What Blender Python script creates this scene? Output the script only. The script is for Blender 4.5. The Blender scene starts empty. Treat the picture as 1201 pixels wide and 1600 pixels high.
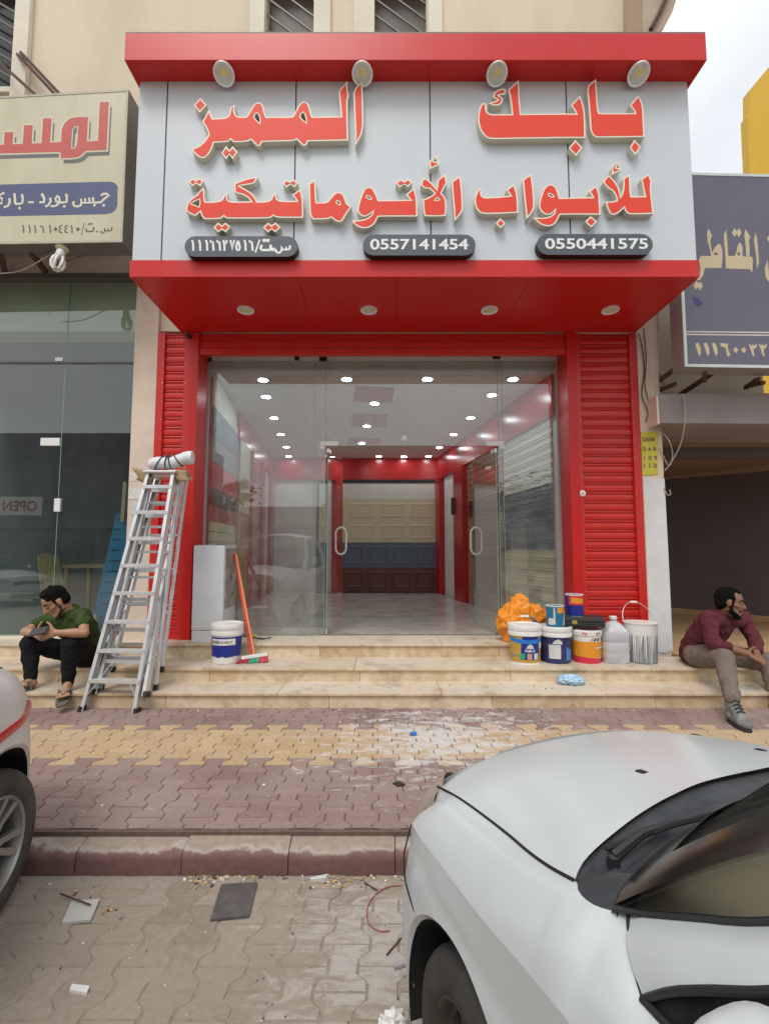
import bpy, bmesh, math, random
from math import sin, cos, pi, radians as RAD, sqrt, atan2
from mathutils import Vector, Matrix, noise
from mathutils.geometry import tessellate_polygon
random.seed(7)
S = bpy.context.scene
C = S.collection
# ------------------------------------------------------------------ camera
FPX, CX, CY, HOR, CAMZ = 750.0, 600.5, 800.0, 859.0, 1.4
PITCH = math.atan((HOR - CY) / FPX)
cd = bpy.data.cameras.new('camera')
cd.sensor_fit = 'VERTICAL'; cd.sensor_height = 36.0; cd.sensor_width = 27.0
cd.lens = FPX / 1600 * 36.0
cd.clip_start = 0.05; cd.clip_end = 600
cam = bpy.data.objects.new('camera', cd); C.objects.link(cam)
cam.location = (0, 0, CAMZ); cam.rotation_euler = (pi / 2 + PITCH, 0, 0)
S.camera = cam
# ------------------------------------------------------------------ sky, sun, exposure
SUN_EL, SUN_AZ = 58.0, 200.0        # degrees; azimuth clockwise from +Y (into the shop)
w = bpy.data.worlds.new('World'); S.world = w; w.use_nodes = True
nt = w.node_tree; nt.nodes.clear()
N = nt.nodes.new; L = nt.links.new
out = N('ShaderNodeOutputWorld'); bg = N('ShaderNodeBackground'); bg.inputs[1].default_value = 0.115
sky = N('ShaderNodeTexSky'); sky.sky_type = 'NISHITA'; sky.sun_disc = False
sky.sun_elevation = RAD(SUN_EL); sky.sun_rotation = RAD(SUN_AZ); sky.dust_density = 3.0
tc = N('ShaderNodeTexCoord'); mp = N('ShaderNodeMapping'); mp.inputs['Scale'].default_value = (1, 1, 2.2)
nz = N('ShaderNodeTexNoise'); nz.inputs['Scale'].default_value = 2.4; nz.inputs['Detail'].default_value = 6
cr = N('ShaderNodeValToRGB'); cr.color_ramp.elements[0].position = 0.18; cr.color_ramp.elements[1].position = 0.62
cr.color_ramp.elements[0].color = (0.62,) * 3 + (1,); cr.color_ramp.elements[1].color = (0.97,) * 3 + (1,)
mx = N('ShaderNodeMix'); mx.data_type = 'RGBA'
L(tc.outputs['Generated'], mp.inputs[0]); L(mp.outputs[0], nz.inputs['Vector']); L(nz.outputs[0], cr.inputs[0])
L(cr.outputs[0], mx.inputs[0]); L(sky.outputs[0], mx.inputs[6]); mx.inputs[7].default_value = (7.6, 7.9, 8.0, 1)
L(mx.outputs[2], bg.inputs[0]); L(bg.outputs[0], out.inputs[0])
sl = bpy.data.lights.new('sun', 'SUN'); sl.energy = 1.3; sl.angle = RAD(24); sl.color = (1, 0.965, 0.91)
so = bpy.data.objects.new('sun', sl); C.objects.link(so)
_d = Vector((sin(RAD(SUN_AZ)) * cos(RAD(SUN_EL)), cos(RAD(SUN_AZ)) * cos(RAD(SUN_EL)), sin(RAD(SUN_EL))))
so.rotation_euler = _d.to_track_quat('Z', 'Y').to_euler(); so.location = _d * 30
S.view_settings.view_transform = 'Standard'; S.view_settings.look = 'None'
S.view_settings.exposure = 0.28; S.view_settings.gamma = 1.0; S.view_settings.use_curve_mapping = False
S.cycles.use_denoising = True
S.cycles.max_bounces = 10; S.cycles.transparent_max_bounces = 24
S.cycles.caustics_reflective = False; S.cycles.caustics_refractive = False
S.cycles.sample_clamp_indirect = 6.0

# ------------------------------------------------------------------ measuring helpers (pixel of the 1201x1600 photograph -> point on a real plane)
def ray(px, py):
    u = (px - CX) / FPX; v = (CY - py) / FPX
    return Vector((u, cos(PITCH) - v * sin(PITCH), sin(PITCH) + v * cos(PITCH)))
EYE = Vector((0, 0, CAMZ))
def aty(px, py, Y):
    r = ray(px, py); return EYE + r * (Y / r.y)
def atz(px, py, Z):
    r = ray(px, py); return EYE + r * ((Z - CAMZ) / r.z)
def atp(px, py, p0, n):
    r = ray(px, py); return EYE + r * ((Vector(p0) - EYE).dot(n) / r.dot(n))

# ------------------------------------------------------------------ objects
def tag(o, label=None, cat=None, group=None, kind=None):
    if label: o['label'] = label
    if cat: o['category'] = cat
    if group: o['group'] = group
    if kind: o['kind'] = kind
    return o
def thing(name, label, cat, loc=(0, 0, 0), rotz=0, group=None):
    o = bpy.data.objects.new(name, None); C.objects.link(o); o.empty_display_size = 0.1
    o.location = loc; o.rotation_euler = (0, 0, rotz)
    return tag(o, label, cat, group)
def wmat(o):
    m = Matrix.Identity(4)
    while o is not None:
        m = Matrix.LocRotScale(o.location, o.rotation_euler, o.scale) @ m; o = o.parent
    return m
def copy_tree(o, parent=None):
    c = o.copy(); C.objects.link(c); c.parent = parent
    for ch in list(o.children): copy_tree(ch, c)
    return c

class MB:
    def __init__(s): s.v = []; s.f = []; s.m = []; s.uvless = True
    def add(s, vs, fs, m=0):
        b = len(s.v); s.v += [Vector(v) for v in vs]; s.f += [tuple(i + b for i in f) for f in fs]; s.m += [m] * len(fs); return s
    def box(s, a, b, m=0, bev=0.0):
        x0, y0, z0 = [min(p, q) for p, q in zip(a, b)]; x1, y1, z1 = [max(p, q) for p, q in zip(a, b)]
        if bev <= 0:
            return s.add([(x0, y0, z0), (x1, y0, z0), (x1, y1, z0), (x0, y1, z0), (x0, y0, z1), (x1, y0, z1), (x1, y1, z1), (x0, y1, z1)],
                         [(0, 3, 2, 1), (4, 5, 6, 7), (0, 1, 5, 4), (1, 2, 6, 5), (2, 3, 7, 6), (3, 0, 4, 7)], m)
        bm = bmesh.new(); bmesh.ops.create_cube(bm, size=1)
        for v in bm.verts: v.co = Vector(((x0 + x1) / 2 + v.co.x * (x1 - x0), (y0 + y1) / 2 + v.co.y * (y1 - y0), (z0 + z1) / 2 + v.co.z * (z1 - z0)))
        bmesh.ops.bevel(bm, geom=bm.edges[:], offset=min(bev, (x1 - x0) * .45, (y1 - y0) * .45, (z1 - z0) * .45), segments=2, affect='EDGES', profile=.6)
        bm.verts.index_update(); s.add([v.co for v in bm.verts], [[v.index for v in f.verts] for f in bm.faces], m); bm.free(); return s
    def obox(s, mat, dims, m=0, bev=0.0):
        t = MB().box([-d / 2 for d in dims], [d / 2 for d in dims], 0, bev)
        return s.add([mat @ v for v in t.v], t.f, m)
    def quad(s, a, b, c, d, m=0): return s.add([a, b, c, d], [(0, 1, 2, 3)], m)
    def bar(s, p, q, w, h, m=0, up=(0, 0, 1), bev=0.0):
        p = Vector(p); q = Vector(q); d = (q - p); ln = d.length; d.normalize(); u = Vector(up)
        if abs(d.dot(u)) > .98: u = Vector((0, 1, 0))
        x = d.cross(u).normalized(); z = x.cross(d)
        M = Matrix((x, d, z)).transposed().to_4x4(); M.translation = (p + q) / 2
        return s.obox(M, (w, ln, h), m, bev)
    def tube(s, pts, r, n=8, m=0, caps=True, closed=False):
        pts = [Vector(p) for p in pts]; k = len(pts); rs = r if isinstance(r, (list, tuple)) else [r] * k
        vs = []; fs = []; prev = None
        for i, p in enumerate(pts):
            a = pts[i - 1] if (i or closed) else p; b = pts[(i + 1) % k] if (i < k - 1 or closed) else p
            t = (b - a).normalized()
            if prev is None:
                u = Vector((0, 0, 1)) if abs(t.z) < .9 else Vector((1, 0, 0)); x = t.cross(u).normalized()
            else:
                x = (prev - t * prev.dot(t)).normalized()
            prev = x; y = t.cross(x)
            vs += [p + (x * cos(2 * pi * j / n) + y * sin(2 * pi * j / n)) * rs[i] for j in range(n)]
        for i in range(k if closed else k - 1):
            for j in range(n):
                a = i * n + j; b = i * n + (j + 1) % n; i2 = (i + 1) % k
                fs.append((a, b, i2 * n + (j + 1) % n, i2 * n + j))
        if caps and not closed:
            fs.append(tuple(range(n))[::-1]); fs.append(tuple(range((k - 1) * n, k * n)))
        return s.add(vs, fs, m)
    def lathe(s, prof, c=(0, 0, 0), n=28, m=0, mat=None, caps=True):
        c = Vector(c); vs = []; fs = []; k = len(prof)
        for (r, z) in prof:
            for j in range(n):
                a = 2 * pi * j / n; v = Vector((r * cos(a), r * sin(a), z))
                vs.append((mat @ v if mat is not None else v) + c)
        for i in range(k - 1):
            for j in range(n):
                fs.append((i * n + j, i * n + (j + 1) % n, (i + 1) * n + (j + 1) % n, (i + 1) * n + j))
        if caps and prof[0][0] > 1e-6: fs.append(tuple(range(n))[::-1])
        if caps and prof[-1][0] > 1e-6: fs.append(tuple(range((k - 1) * n, k * n)))
        return s.add(vs, fs, m)
    def grid(s, rows, m=0, flip=False, closed=False):
        nr = len(rows); nc = len(rows[0]); vs = [p for r in rows for p in r]; fs = []
        for i in range(nr - 1):
            for j in range(nc if closed else nc - 1):
                j2 = (j + 1) % nc
                f = (i * nc + j, i * nc + j2, (i + 1) * nc + j2, (i + 1) * nc + j)
                fs.append(f[::-1] if flip else f)
        return s.add(vs, fs, m)
    def poly(s, loops, frame, t0, t1, m=0, mside=None, back=False):
        """flat shape with holes: loops of 2-D points; frame(x, y, depth) -> point; front at t1, sides down to t0"""
        flat = [p for lp in loops for p in lp]
        tris = tessellate_polygon([[Vector((p[0], p[1], 0)) for p in lp] for lp in loops])
        ref = (Vector(frame(1, 0, 0)) - Vector(frame(0, 0, 0))).cross(Vector(frame(0, 1, 0)) - Vector(frame(0, 0, 0)))
        fwd = Vector(frame(0, 0, 1)) - Vector(frame(0, 0, 0)); sg = 1 if ref.dot(fwd) > 0 else -1
        fs = []
        for t in tris:
            a, b, c = [flat[i] for i in t]; ar = (b[0] - a[0]) * (c[1] - a[1]) - (c[0] - a[0]) * (b[1] - a[1])
            fs.append(tuple(t) if ar * sg > 0 else tuple(t)[::-1])
        s.add([frame(p[0], p[1], t1) for p in flat], fs, m)
        if back: s.add([frame(p[0], p[1], t0) for p in flat], [f[::-1] for f in fs], m)
        if t0 != t1:
            for k, lp in enumerate(loops):
                ccw = area2(lp) > 0; n = len(lp)
                if (k > 0) == ccw: lp = lp[::-1]
                vs = [frame(p[0], p[1], t0) for p in lp] + [frame(p[0], p[1], t1) for p in lp]
                q = [(i, (i + 1) % n, n + (i + 1) % n, n + i) for i in range(n)]
                s.add(vs, q if sg > 0 else [x[::-1] for x in q], m if mside is None else mside)
        return s
    def build(s, name, mats, parent=None, smooth=0, local=False, bevel=0):
        me = bpy.data.meshes.new(name)
        inv = Matrix.Identity(4) if (local or parent is None) else wmat(parent).inverted()
        me.from_pydata([inv @ v for v in s.v], [], s.f)
        if not isinstance(mats, (list, tuple)): mats = [mats]
        for m in mats: me.materials.append(m)
        me.polygons.foreach_set('material_index', s.m)
        me.update(); me.validate()
        if smooth:
            me.polygons.foreach_set('use_smooth', [True] * len(me.polygons))
            if smooth < 180: me.set_sharp_from_angle(angle=RAD(smooth))
        o = bpy.data.objects.new(name, me); C.objects.link(o)
        if parent is not None: o.parent = parent
        if bevel:
            b = o.modifiers.new('bevel', 'BEVEL'); b.width = bevel; b.segments = 2; b.limit_method = 'ANGLE'; b.angle_limit = RAD(40)
        return o
def area2(lp): return sum(lp[i][0] * lp[(i + 1) % len(lp)][1] - lp[(i + 1) % len(lp)][0] * lp[i][1] for i in range(len(lp)))
def inset(lp, d):
    """move every edge of a loop by d to its left (into a counter-clockwise loop)"""
    n = len(lp); r = []
    for i in range(n):
        a, b, c = [Vector(lp[(i + k) % n][:2]) for k in (-1, 0, 1)]
        e1 = (b - a).normalized() if (b - a).length > 1e-9 else Vector((1, 0)); e2 = (c - b).normalized() if (c - b).length > 1e-9 else e1
        n1 = Vector((-e1.y, e1.x)); n2 = Vector((-e2.y, e2.x)); h = n1 + n2
        if h.length < 1e-6: h = n1
        h.normalize(); k = min(2.2, 1 / max(.3, h.dot(n1)))
        r.append(tuple(b + h * d * k))
    return r
def soften(lp, lim=48, it=1):
    for _ in range(it):
        n = len(lp); r = []
        for i in range(n):
            a, b, c = [Vector(lp[(i + k) % n][:2]) for k in (-1, 0, 1)]
            e1 = b - a; e2 = c - b
            if e1.length < 1e-9 or e2.length < 1e-9: continue
            ang = abs(e1.angle_signed(e2))
            if math.degrees(ang) < lim and math.degrees(ang) > 4: r += [tuple(b - e1 * .25), tuple(b + e2 * .25)]
            else: r.append(tuple(b))
        lp = r
    return lp
def ribbon(pts, wd, taper=None):
    pts = [Vector(p) for p in pts]; n = len(pts); lt = []; rt = []
    for i in range(n):
        a = pts[max(i - 1, 0)]; b = pts[i]; c = pts[min(i + 1, n - 1)]
        e1 = (b - a) if i else (c - b); e2 = (c - b) if i < n - 1 else (b - a)
        e1 = e1.normalized(); e2 = e2.normalized(); h = Vector((-e1.y - e2.y, e1.x + e2.x))
        h = h.normalized() if h.length > 1e-6 else Vector((-e1.y, e1.x))
        k = min(1.6, 1 / max(.4, h.dot(Vector((-e1.y, e1.x))))); hw = wd / 2 * k * (taper[i] if taper else 1)
        lt.append(tuple(b + h * hw)); rt.append(tuple(b - h * hw))
    return rt + lt[::-1]
def pen2(mb, pts, r, frame, t0):
    """brush stroke: a round bead flattened against the sign face"""
    q = [Vector((p[0], p[1], 0)) for p in pts]; d0 = (q[1] - q[0]).normalized(); d1 = (q[-1] - q[-2]).normalized()
    if (q[0] - q[-1]).length > 1e-4: q = [q[0] - d0 * r * .5] + q + [q[-1] + d1 * r * .5]
    else: q = q[:-1] + [q[-2].lerp(q[-1], .5), q[-1]]
    b = MB().tube(q, r, 8); mb.add([frame(v.x, v.y, t0 + .12 * v.z) for v in b.v], b.f)
def text_loops(mb, txt, frame, x0, x1, y0, y1, t, m=0, bold=0.012):
    """lettering of Blender's own built-in font, stretched to a box, as flat faces"""
    cu = bpy.data.curves.new('lettering', 'FONT'); cu.body = txt; cu.size = 1; cu.offset = bold; cu.resolution_u = 4
    o = bpy.data.objects.new('lettering', cu); C.objects.link(o)
    dg = bpy.context.evaluated_depsgraph_get(); me = bpy.data.meshes.new_from_object(o.evaluated_get(dg))
    xs = [v.co.x for v in me.vertices]; ys = [v.co.y for v in me.vertices]
    ax, bx, ay, by = min(xs), max(xs), min(ys), max(ys)
    vs = [frame(x0 + (v.co.x - ax) / (bx - ax) * (x1 - x0), y0 + (v.co.y - ay) / (by - ay) * (y1 - y0), t) for v in me.vertices]
    fs = []
    for p in me.polygons: fs.append(tuple(p.vertices))
    mb.add(vs, fs, m)
    bpy.data.objects.remove(o); bpy.data.meshes.remove(me); bpy.data.curves.remove(cu)

# ------------------------------------------------------------------ materials
def new_mat(name):
    m = bpy.data.materials.new(name); m.use_nodes = True; t = m.node_tree; t.nodes.clear()
    o = t.nodes.new('ShaderNodeOutputMaterial'); return m, t, o
def srgb(r, g, b):
    f = lambda c: (c / 255 / 12.92) if c / 255 <= .04045 else ((c / 255 + .055) / 1.055) ** 2.4
    return (f(r), f(g), f(b))
def PM(name, col, rough=.5, metal=0.0, var=.12, vscale=3.0, bump=0.0, bscale=60.0, coat=0.0, dirt=None, dscale=2.0, damt=.4, spec=.5, rvar=.1, stretch=(1, 1, 1)):
    """principled paint: colour mottled by noise, optional dirt patches and fine bump"""
    m, t, o = new_mat(name); n = t.nodes.new; l = t.links.new
    b = n('ShaderNodeBsdfPrincipled'); l(b.outputs[0], o.inputs[0])
    tc = n('ShaderNodeTexCoord'); mp = n('ShaderNodeMapping'); l(tc.outputs['Object'], mp.inputs[0]); mp.inputs['Scale'].default_value = stretch
    nz = n('ShaderNodeTexNoise'); nz.inputs['Scale'].default_value = vscale; nz.inputs['Detail'].default_value = 5; l(mp.outputs[0], nz.inputs['Vector'])
    r = n('ShaderNodeValToRGB'); e = r.color_ramp.elements; e[0].position = .25; e[1].position = .75
    e[0].color = [min(1, c * (1 - var)) for c in col] + [1]; e[1].color = [min(1, c * (1 + var)) for c in col] + [1]
    l(nz.outputs[0], r.inputs[0]); last = r.outputs[0]
    if dirt:
        n2 = n('ShaderNodeTexNoise'); n2.inputs['Scale'].default_value = dscale; n2.inputs['Detail'].default_value = 8; n2.inputs['Roughness'].default_value = .65
        l(mp.outputs[0], n2.inputs['Vector'])
        r2 = n('ShaderNodeValToRGB'); r2.color_ramp.elements[0].position = .45; r2.color_ramp.elements[1].position = .75
        r2.color_ramp.elements[0].color = (0, 0, 0, 1); r2.color_ramp.elements[1].color = (damt,) * 3 + (1,)
        l(n2.outputs[0], r2.inputs[0]); x = n('ShaderNodeMix'); x.data_type = 'RGBA'
        l(r2.outputs[0], x.inputs[0]); l(last, x.inputs[6]); x.inputs[7].default_value = list(dirt) + [1]; last = x.outputs[2]
    l(last, b.inputs['Base Color'])
    rr = n('ShaderNodeMapRange'); rr.inputs['To Min'].default_value = max(.02, rough - rvar); rr.inputs['To Max'].default_value = min(1, rough + rvar)
    l(nz.outputs[0], rr.inputs['Value']); l(rr.outputs[0], b.inputs['Roughness'])
    b.inputs['Metallic'].default_value = metal; b.inputs['Coat Weight'].default_value = coat; b.inputs['Coat Roughness'].default_value = .08
    b.inputs['Specular IOR Level'].default_value = spec
    if bump:
        n3 = n('ShaderNodeTexNoise'); n3.inputs['Scale'].default_value = bscale; n3.inputs['Detail'].default_value = 4; l(tc.outputs['Object'], n3.inputs['Vector'])
        bp = n('ShaderNodeBump'); bp.inputs['Strength'].default_value = bump; bp.inputs['Distance'].default_value = .01
        l(n3.outputs[0], bp.inputs['Height']); l(bp.outputs[0], b.inputs['Normal'])
    return m
def GLASS(name, tint=(.95, .975, .965), dust=.05, rough=0.0, ior=1.5, refl=1.7, specks=0.0):
    m, t, o = new_mat(name); n = t.nodes.new; l = t.links.new
    tr = n('ShaderNodeBsdfTransparent'); tr.inputs[0].default_value = (*tint, 1)
    gl = n('ShaderNodeBsdfGlossy'); gl.inputs['Roughness'].default_value = rough; gl.inputs[0].default_value = (1, 1, 1, 1)
    fr = n('ShaderNodeFresnel'); fr.inputs[0].default_value = ior
    gm = n('ShaderNodeNewGeometry'); ff = n('ShaderNodeMath'); ff.operation = 'MULTIPLY_ADD'; ff.inputs[1].default_value = -refl; ff.inputs[2].default_value = refl; l(gm.outputs['Backfacing'], ff.inputs[0])
    f2 = n('ShaderNodeMath'); f2.operation = 'MULTIPLY'; f2.use_clamp = True; l(fr.outputs[0], f2.inputs[0]); l(ff.outputs[0], f2.inputs[1])
    mx = n('ShaderNodeMixShader'); l(f2.outputs[0], mx.inputs[0]); l(tr.outputs[0], mx.inputs[1]); l(gl.outputs[0], mx.inputs[2])
    df = n('ShaderNodeBsdfDiffuse'); df.inputs[0].default_value = (.72, .72, .69, 1)
    tc = n('ShaderNodeTexCoord'); nz = n('ShaderNodeTexNoise'); nz.inputs['Scale'].default_value = 2.2; nz.inputs['Detail'].default_value = 9; nz.inputs['Roughness'].default_value = .7
    l(tc.outputs['Object'], nz.inputs['Vector'])
    r = n('ShaderNodeMapRange'); r.inputs['From Min'].default_value = .42; r.inputs['From Max'].default_value = .8; r.inputs['To Min'].default_value = dust * .35; r.inputs['To Max'].default_value = dust * 2.2
    l(nz.outputs[0], r.inputs['Value']); m2 = n('ShaderNodeMixShader'); l(r.outputs[0], m2.inputs[0]); l(mx.outputs[0], m2.inputs[1]); l(df.outputs[0], m2.inputs[2])
    if specks:
        vo = n('ShaderNodeTexVoronoi'); vo.inputs['Scale'].default_value = 26; l(tc.outputs['Object'], vo.inputs['Vector'])
        n4 = n('ShaderNodeTexNoise'); n4.inputs['Scale'].default_value = 1.1; l(tc.outputs['Object'], n4.inputs['Vector'])
        th = n('ShaderNodeMapRange'); th.inputs['From Min'].default_value = .45; th.inputs['From Max'].default_value = .75; th.inputs['To Min'].default_value = .0; th.inputs['To Max'].default_value = .16; l(n4.outputs[0], th.inputs['Value'])
        lt = n('ShaderNodeMath'); lt.operation = 'LESS_THAN'; l(vo.outputs['Distance'], lt.inputs[0]); l(th.outputs[0], lt.inputs[1])
        sm = n('ShaderNodeMath'); sm.operation = 'MULTIPLY'; sm.inputs[1].default_value = specks; l(lt.outputs[0], sm.inputs[0])
        m3 = n('ShaderNodeMixShader'); l(sm.outputs[0], m3.inputs[0]); l(m2.outputs[0], m3.inputs[1]); l(df.outputs[0], m3.inputs[2]); m2 = m3
    l(m2.outputs[0], o.inputs[0]); return m
def EMIT(name, col, s):
    m, t, o = new_mat(name); e = t.nodes.new('ShaderNodeEmission'); e.inputs[0].default_value = (*col, 1); e.inputs[1].default_value = s
    t.links.new(e.outputs[0], o.inputs[0]); return m

M = {}
M['beige'] = PM('beige_render', (.74, .635, .485), .85, var=.05, vscale=.8, bump=.25, bscale=90, dirt=(.40, .31, .22), dscale=1.1, damt=.35, stretch=(1, 1, .35))
M['cream_wall'] = PM('cream_render', (.80, .73, .61), .85, var=.05, bump=.2, bscale=80, dirt=(.45, .36, .27), dscale=1.4, damt=.3)
M['pink_wall'] = PM('pale_pink_render', (.76, .62, .51), .85, var=.06, bump=.25, bscale=80, dirt=(.45, .33, .25), dscale=2.2, damt=.4)
M['white_wall'] = PM('white_rough_paint', (.74, .73, .72), .8, var=.06, bump=.35, bscale=40, dirt=(.5, .45, .4), dscale=5, damt=.3)
M['red'] = PM('red_aluminium_panel', (.60, .016, .014), .34, var=.05, vscale=1.2, spec=.4, rvar=.05, dirt=(.42, .10, .085), dscale=2.5, damt=.22, stretch=(1, 1, .3))
M['red_shutter'] = PM('red_shutter_paint', (.62, .022, .016), .36, var=.07, vscale=6, spec=.5, dirt=(.45, .08, .06), dscale=4, damt=.25)
M['panel'] = PM('bluish_white_panel', (.60, .635, .675), .35, var=.02, vscale=1.0, rvar=.05)
M['letter_red'] = PM('coral_acrylic', (.82, .072, .042), .4, var=.02, rvar=.04, spec=.25)
M['letter_rim'] = PM('ivory_letter_side', (.62, .60, .50), .5, var=.06)
M['letter_edge'] = PM('ivory_letter_edge', (.88, .80, .66), .45, var=.02)
M['dark_plate'] = PM('charcoal_plate', (.085, .10, .115), .4, var=.08)
M['maroon_side'] = PM('dark_maroon', (.02, .006, .006), .5)
M['white_txt'] = PM('white_lettering', (.82, .83, .82), .5, var=.02)
M['seam'] = PM('dark_seam', (.05, .045, .05), .7)
M['chrome'] = PM('brushed_steel', (.72, .72, .70), .25, metal=1.0, var=.05)
M['alu'] = PM('aluminium', (.76, .77, .78), .42, metal=.55, var=.08, vscale=8, dirt=(.5, .48, .45), dscale=9, damt=.35)
M['black'] = PM('black_plastic', (.02, .02, .022), .45, var=.2)
M['white_plastic'] = PM('white_plastic', (.80, .80, .78), .4, var=.03)
M['glass'] = GLASS('shop_glass', (.92, .96, .945), dust=.075, refl=3.4, specks=.5)
M['glass_edge'] = PM('green_glass_edge', (.26, .42, .38), .15, var=.1)
M['rust'] = PM('rusty_steel', (.10, .045, .032), .8, var=.35, vscale=14, bump=.3)
# ================================================================== setting: road, kerb, pavement
YK0, YK1 = 2.42, 2.535             # kerb face and kerb top edge
YP1 = 4.387                        # foot of the steps
Z1, Z2, Z3 = .133, .265, .408      # two treads and the shop floor
YS, YG = 5.424, 5.70               # shutter plane, glass plane
def ground_mat(name, colA, colB, dust, dust_amt, stain_amt, stain_c, bump=.35):
    """paving: two tones picked per block (face attribute), wind-blown dust and pale paint splashes"""
    m, t, o = new_mat(name); n = t.nodes.new; l = t.links.new
    b = n('ShaderNodeBsdfPrincipled'); l(b.outputs[0], o.inputs[0])
    tc = n('ShaderNodeTexCoord'); at = n('ShaderNodeAttribute'); at.attribute_name = 'tone'
    mxA = n('ShaderNodeMix'); mxA.data_type = 'RGBA'; mxA.inputs[6].default_value = (*colA, 1); mxA.inputs[7].default_value = (*colB, 1)
    l(at.outputs['Fac'], mxA.inputs[0])
    n1 = n('ShaderNodeTexNoise'); n1.inputs['Scale'].default_value = 38; n1.inputs['Detail'].default_value = 6; l(tc.outputs['Object'], n1.inputs['Vector'])
    r1 = n('ShaderNodeMapRange'); r1.inputs['To Min'].default_value = .62; r1.inputs['To Max'].default_value = 1.38; l(n1.outputs[0], r1.inputs['Value'])
    mu = n('ShaderNodeMix'); mu.data_type = 'RGBA'; mu.blend_type = 'MULTIPLY'; mu.inputs[0].default_value = 1; l(mxA.outputs[2], mu.inputs[6]); l(r1.outputs[0], mu.inputs[7])
    n2 = n('ShaderNodeTexNoise'); n2.inputs['Scale'].default_value = 1.3; n2.inputs['Detail'].default_value = 9; n2.inputs['Roughness'].default_value = .6; n2.inputs['Distortion'].default_value = .4; l(tc.outputs['Object'], n2.inputs['Vector'])
    r2 = n('ShaderNodeMapRange'); r2.inputs['From Min'].default_value = .36; r2.inputs['From Max'].default_value = .66; r2.inputs['To Min'].default_value = dust_amt * .25; r2.inputs['To Max'].default_value = dust_amt; l(n2.outputs[0], r2.inputs['Value'])
    m2 = n('ShaderNodeMix'); m2.data_type = 'RGBA'; l(r2.outputs[0], m2.inputs[0]); l(mu.outputs[2], m2.inputs[6]); m2.inputs[7].default_value = (*dust, 1)
    # splashes: stretched noise inside a soft blob round stain_c
    mp = n('ShaderNodeMapping'); mp.inputs['Rotation'].default_value = (0, 0, .5); mp.inputs['Scale'].default_value = (3.0, 6.5, 1); l(tc.outputs['Object'], mp.inputs[0])
    n3 = n('ShaderNodeTexNoise'); n3.inputs['Scale'].default_value = 2.1; n3.inputs['Detail'].default_value = 10; n3.inputs['Roughness'].default_value = .72; n3.inputs['Distortion'].default_value = .8; l(mp.outputs[0], n3.inputs['Vector'])
    gd = n('ShaderNodeVectorMath'); gd.operation = 'SUBTRACT'; gd.inputs[1].default_value = (stain_c[0], stain_c[1], 0); l(tc.outputs['Object'], gd.inputs[0])
    gs = n('ShaderNodeVectorMath'); gs.operation = 'MULTIPLY'; gs.inputs[1].default_value = (1 / stain_c[2], 1 / stain_c[3], 0); l(gd.outputs[0], gs.inputs[0])
    ln = n('ShaderNodeVectorMath'); ln.operation = 'LENGTH'; l(gs.outputs[0], ln.inputs[0])
    fa = n('ShaderNodeMapRange'); fa.inputs['From Min'].default_value = 0; fa.inputs['From Max'].default_value = 1; fa.inputs['To Min'].default_value = .20; fa.inputs['To Max'].default_value = -.07; l(ln.outputs['Value'], fa.inputs['Value'])
    ad = n('ShaderNodeMath'); ad.operation = 'ADD'; l(n3.outputs[0], ad.inputs[0]); l(fa.outputs[0], ad.inputs[1])
    r3 = n('ShaderNodeMapRange'); r3.inputs['From Min'].default_value = .55; r3.inputs['From Max'].default_value = .70; r3.inputs['To Max'].default_value = stain_amt; l(ad.outputs[0], r3.inputs['Value'])
    m3 = n('ShaderNodeMix'); m3.data_type = 'RGBA'; l(r3.outputs[0], m3.inputs[0]); l(m2.outputs[2], m3.inputs[6]); m3.inputs[7].default_value = (.62, .60, .58, 1)
    l(m3.outputs[2], b.inputs['Base Color']); b.inputs['Roughness'].default_value = .95; b.inputs['Specular IOR Level'].default_value = .12
    bp = n('ShaderNodeBump'); bp.inputs['Strength'].default_value = bump; bp.inputs['Distance'].default_value = .006; l(n1.outputs[0], bp.inputs['Height']); l(bp.outputs[0], b.inputs['Normal'])
    return m
M['plum_pave'] = ground_mat('plum_paving', (.20, .125, .115), (.275, .185, .168), (.40, .325, .275), .62, .92, (.45, 3.7, 1.5, 1.15))
M['ochre_pave'] = ground_mat('ochre_paving', (.48, .315, .17), (.56, .39, .22), (.48, .40, .31), .5, .92, (.45, 3.7, 1.5, 1.15))
M['road_pave'] = ground_mat('grey_paving', (.25, .205, .165), (.33, .28, .235), (.345, .292, .235), .92, .42, (.0, 1.95, .75, .9))
M['joint'] = PM('sandy_joint', (.15, .10, .08), .95, var=.25, vscale=30)
M['joint_road'] = PM('road_joint', (.29, .24, .185), .95, var=.22, vscale=24)
def paver_loop(cx, cy, px, py, g, wst=.13):
    """I-shaped interlocking block: straight ends (along x), waisted long sides"""
    a = px / 2 - g; b = py / 2 - g; k = px * wst
    return [(cx - a - k, cy - b), (cx + a + k, cy - b), (cx + a + k, cy - b * .68), (cx + a - k, cy - b * .32), (cx + a - k, cy + b * .32), (cx + a + k, cy + b * .68), (cx + a + k, cy + b),
            (cx - a - k, cy + b), (cx - a - k, cy + b * .68), (cx - a + k, cy + b * .32), (cx - a + k, cy - b * .32), (cx - a - k, cy - b * .68)]
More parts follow.
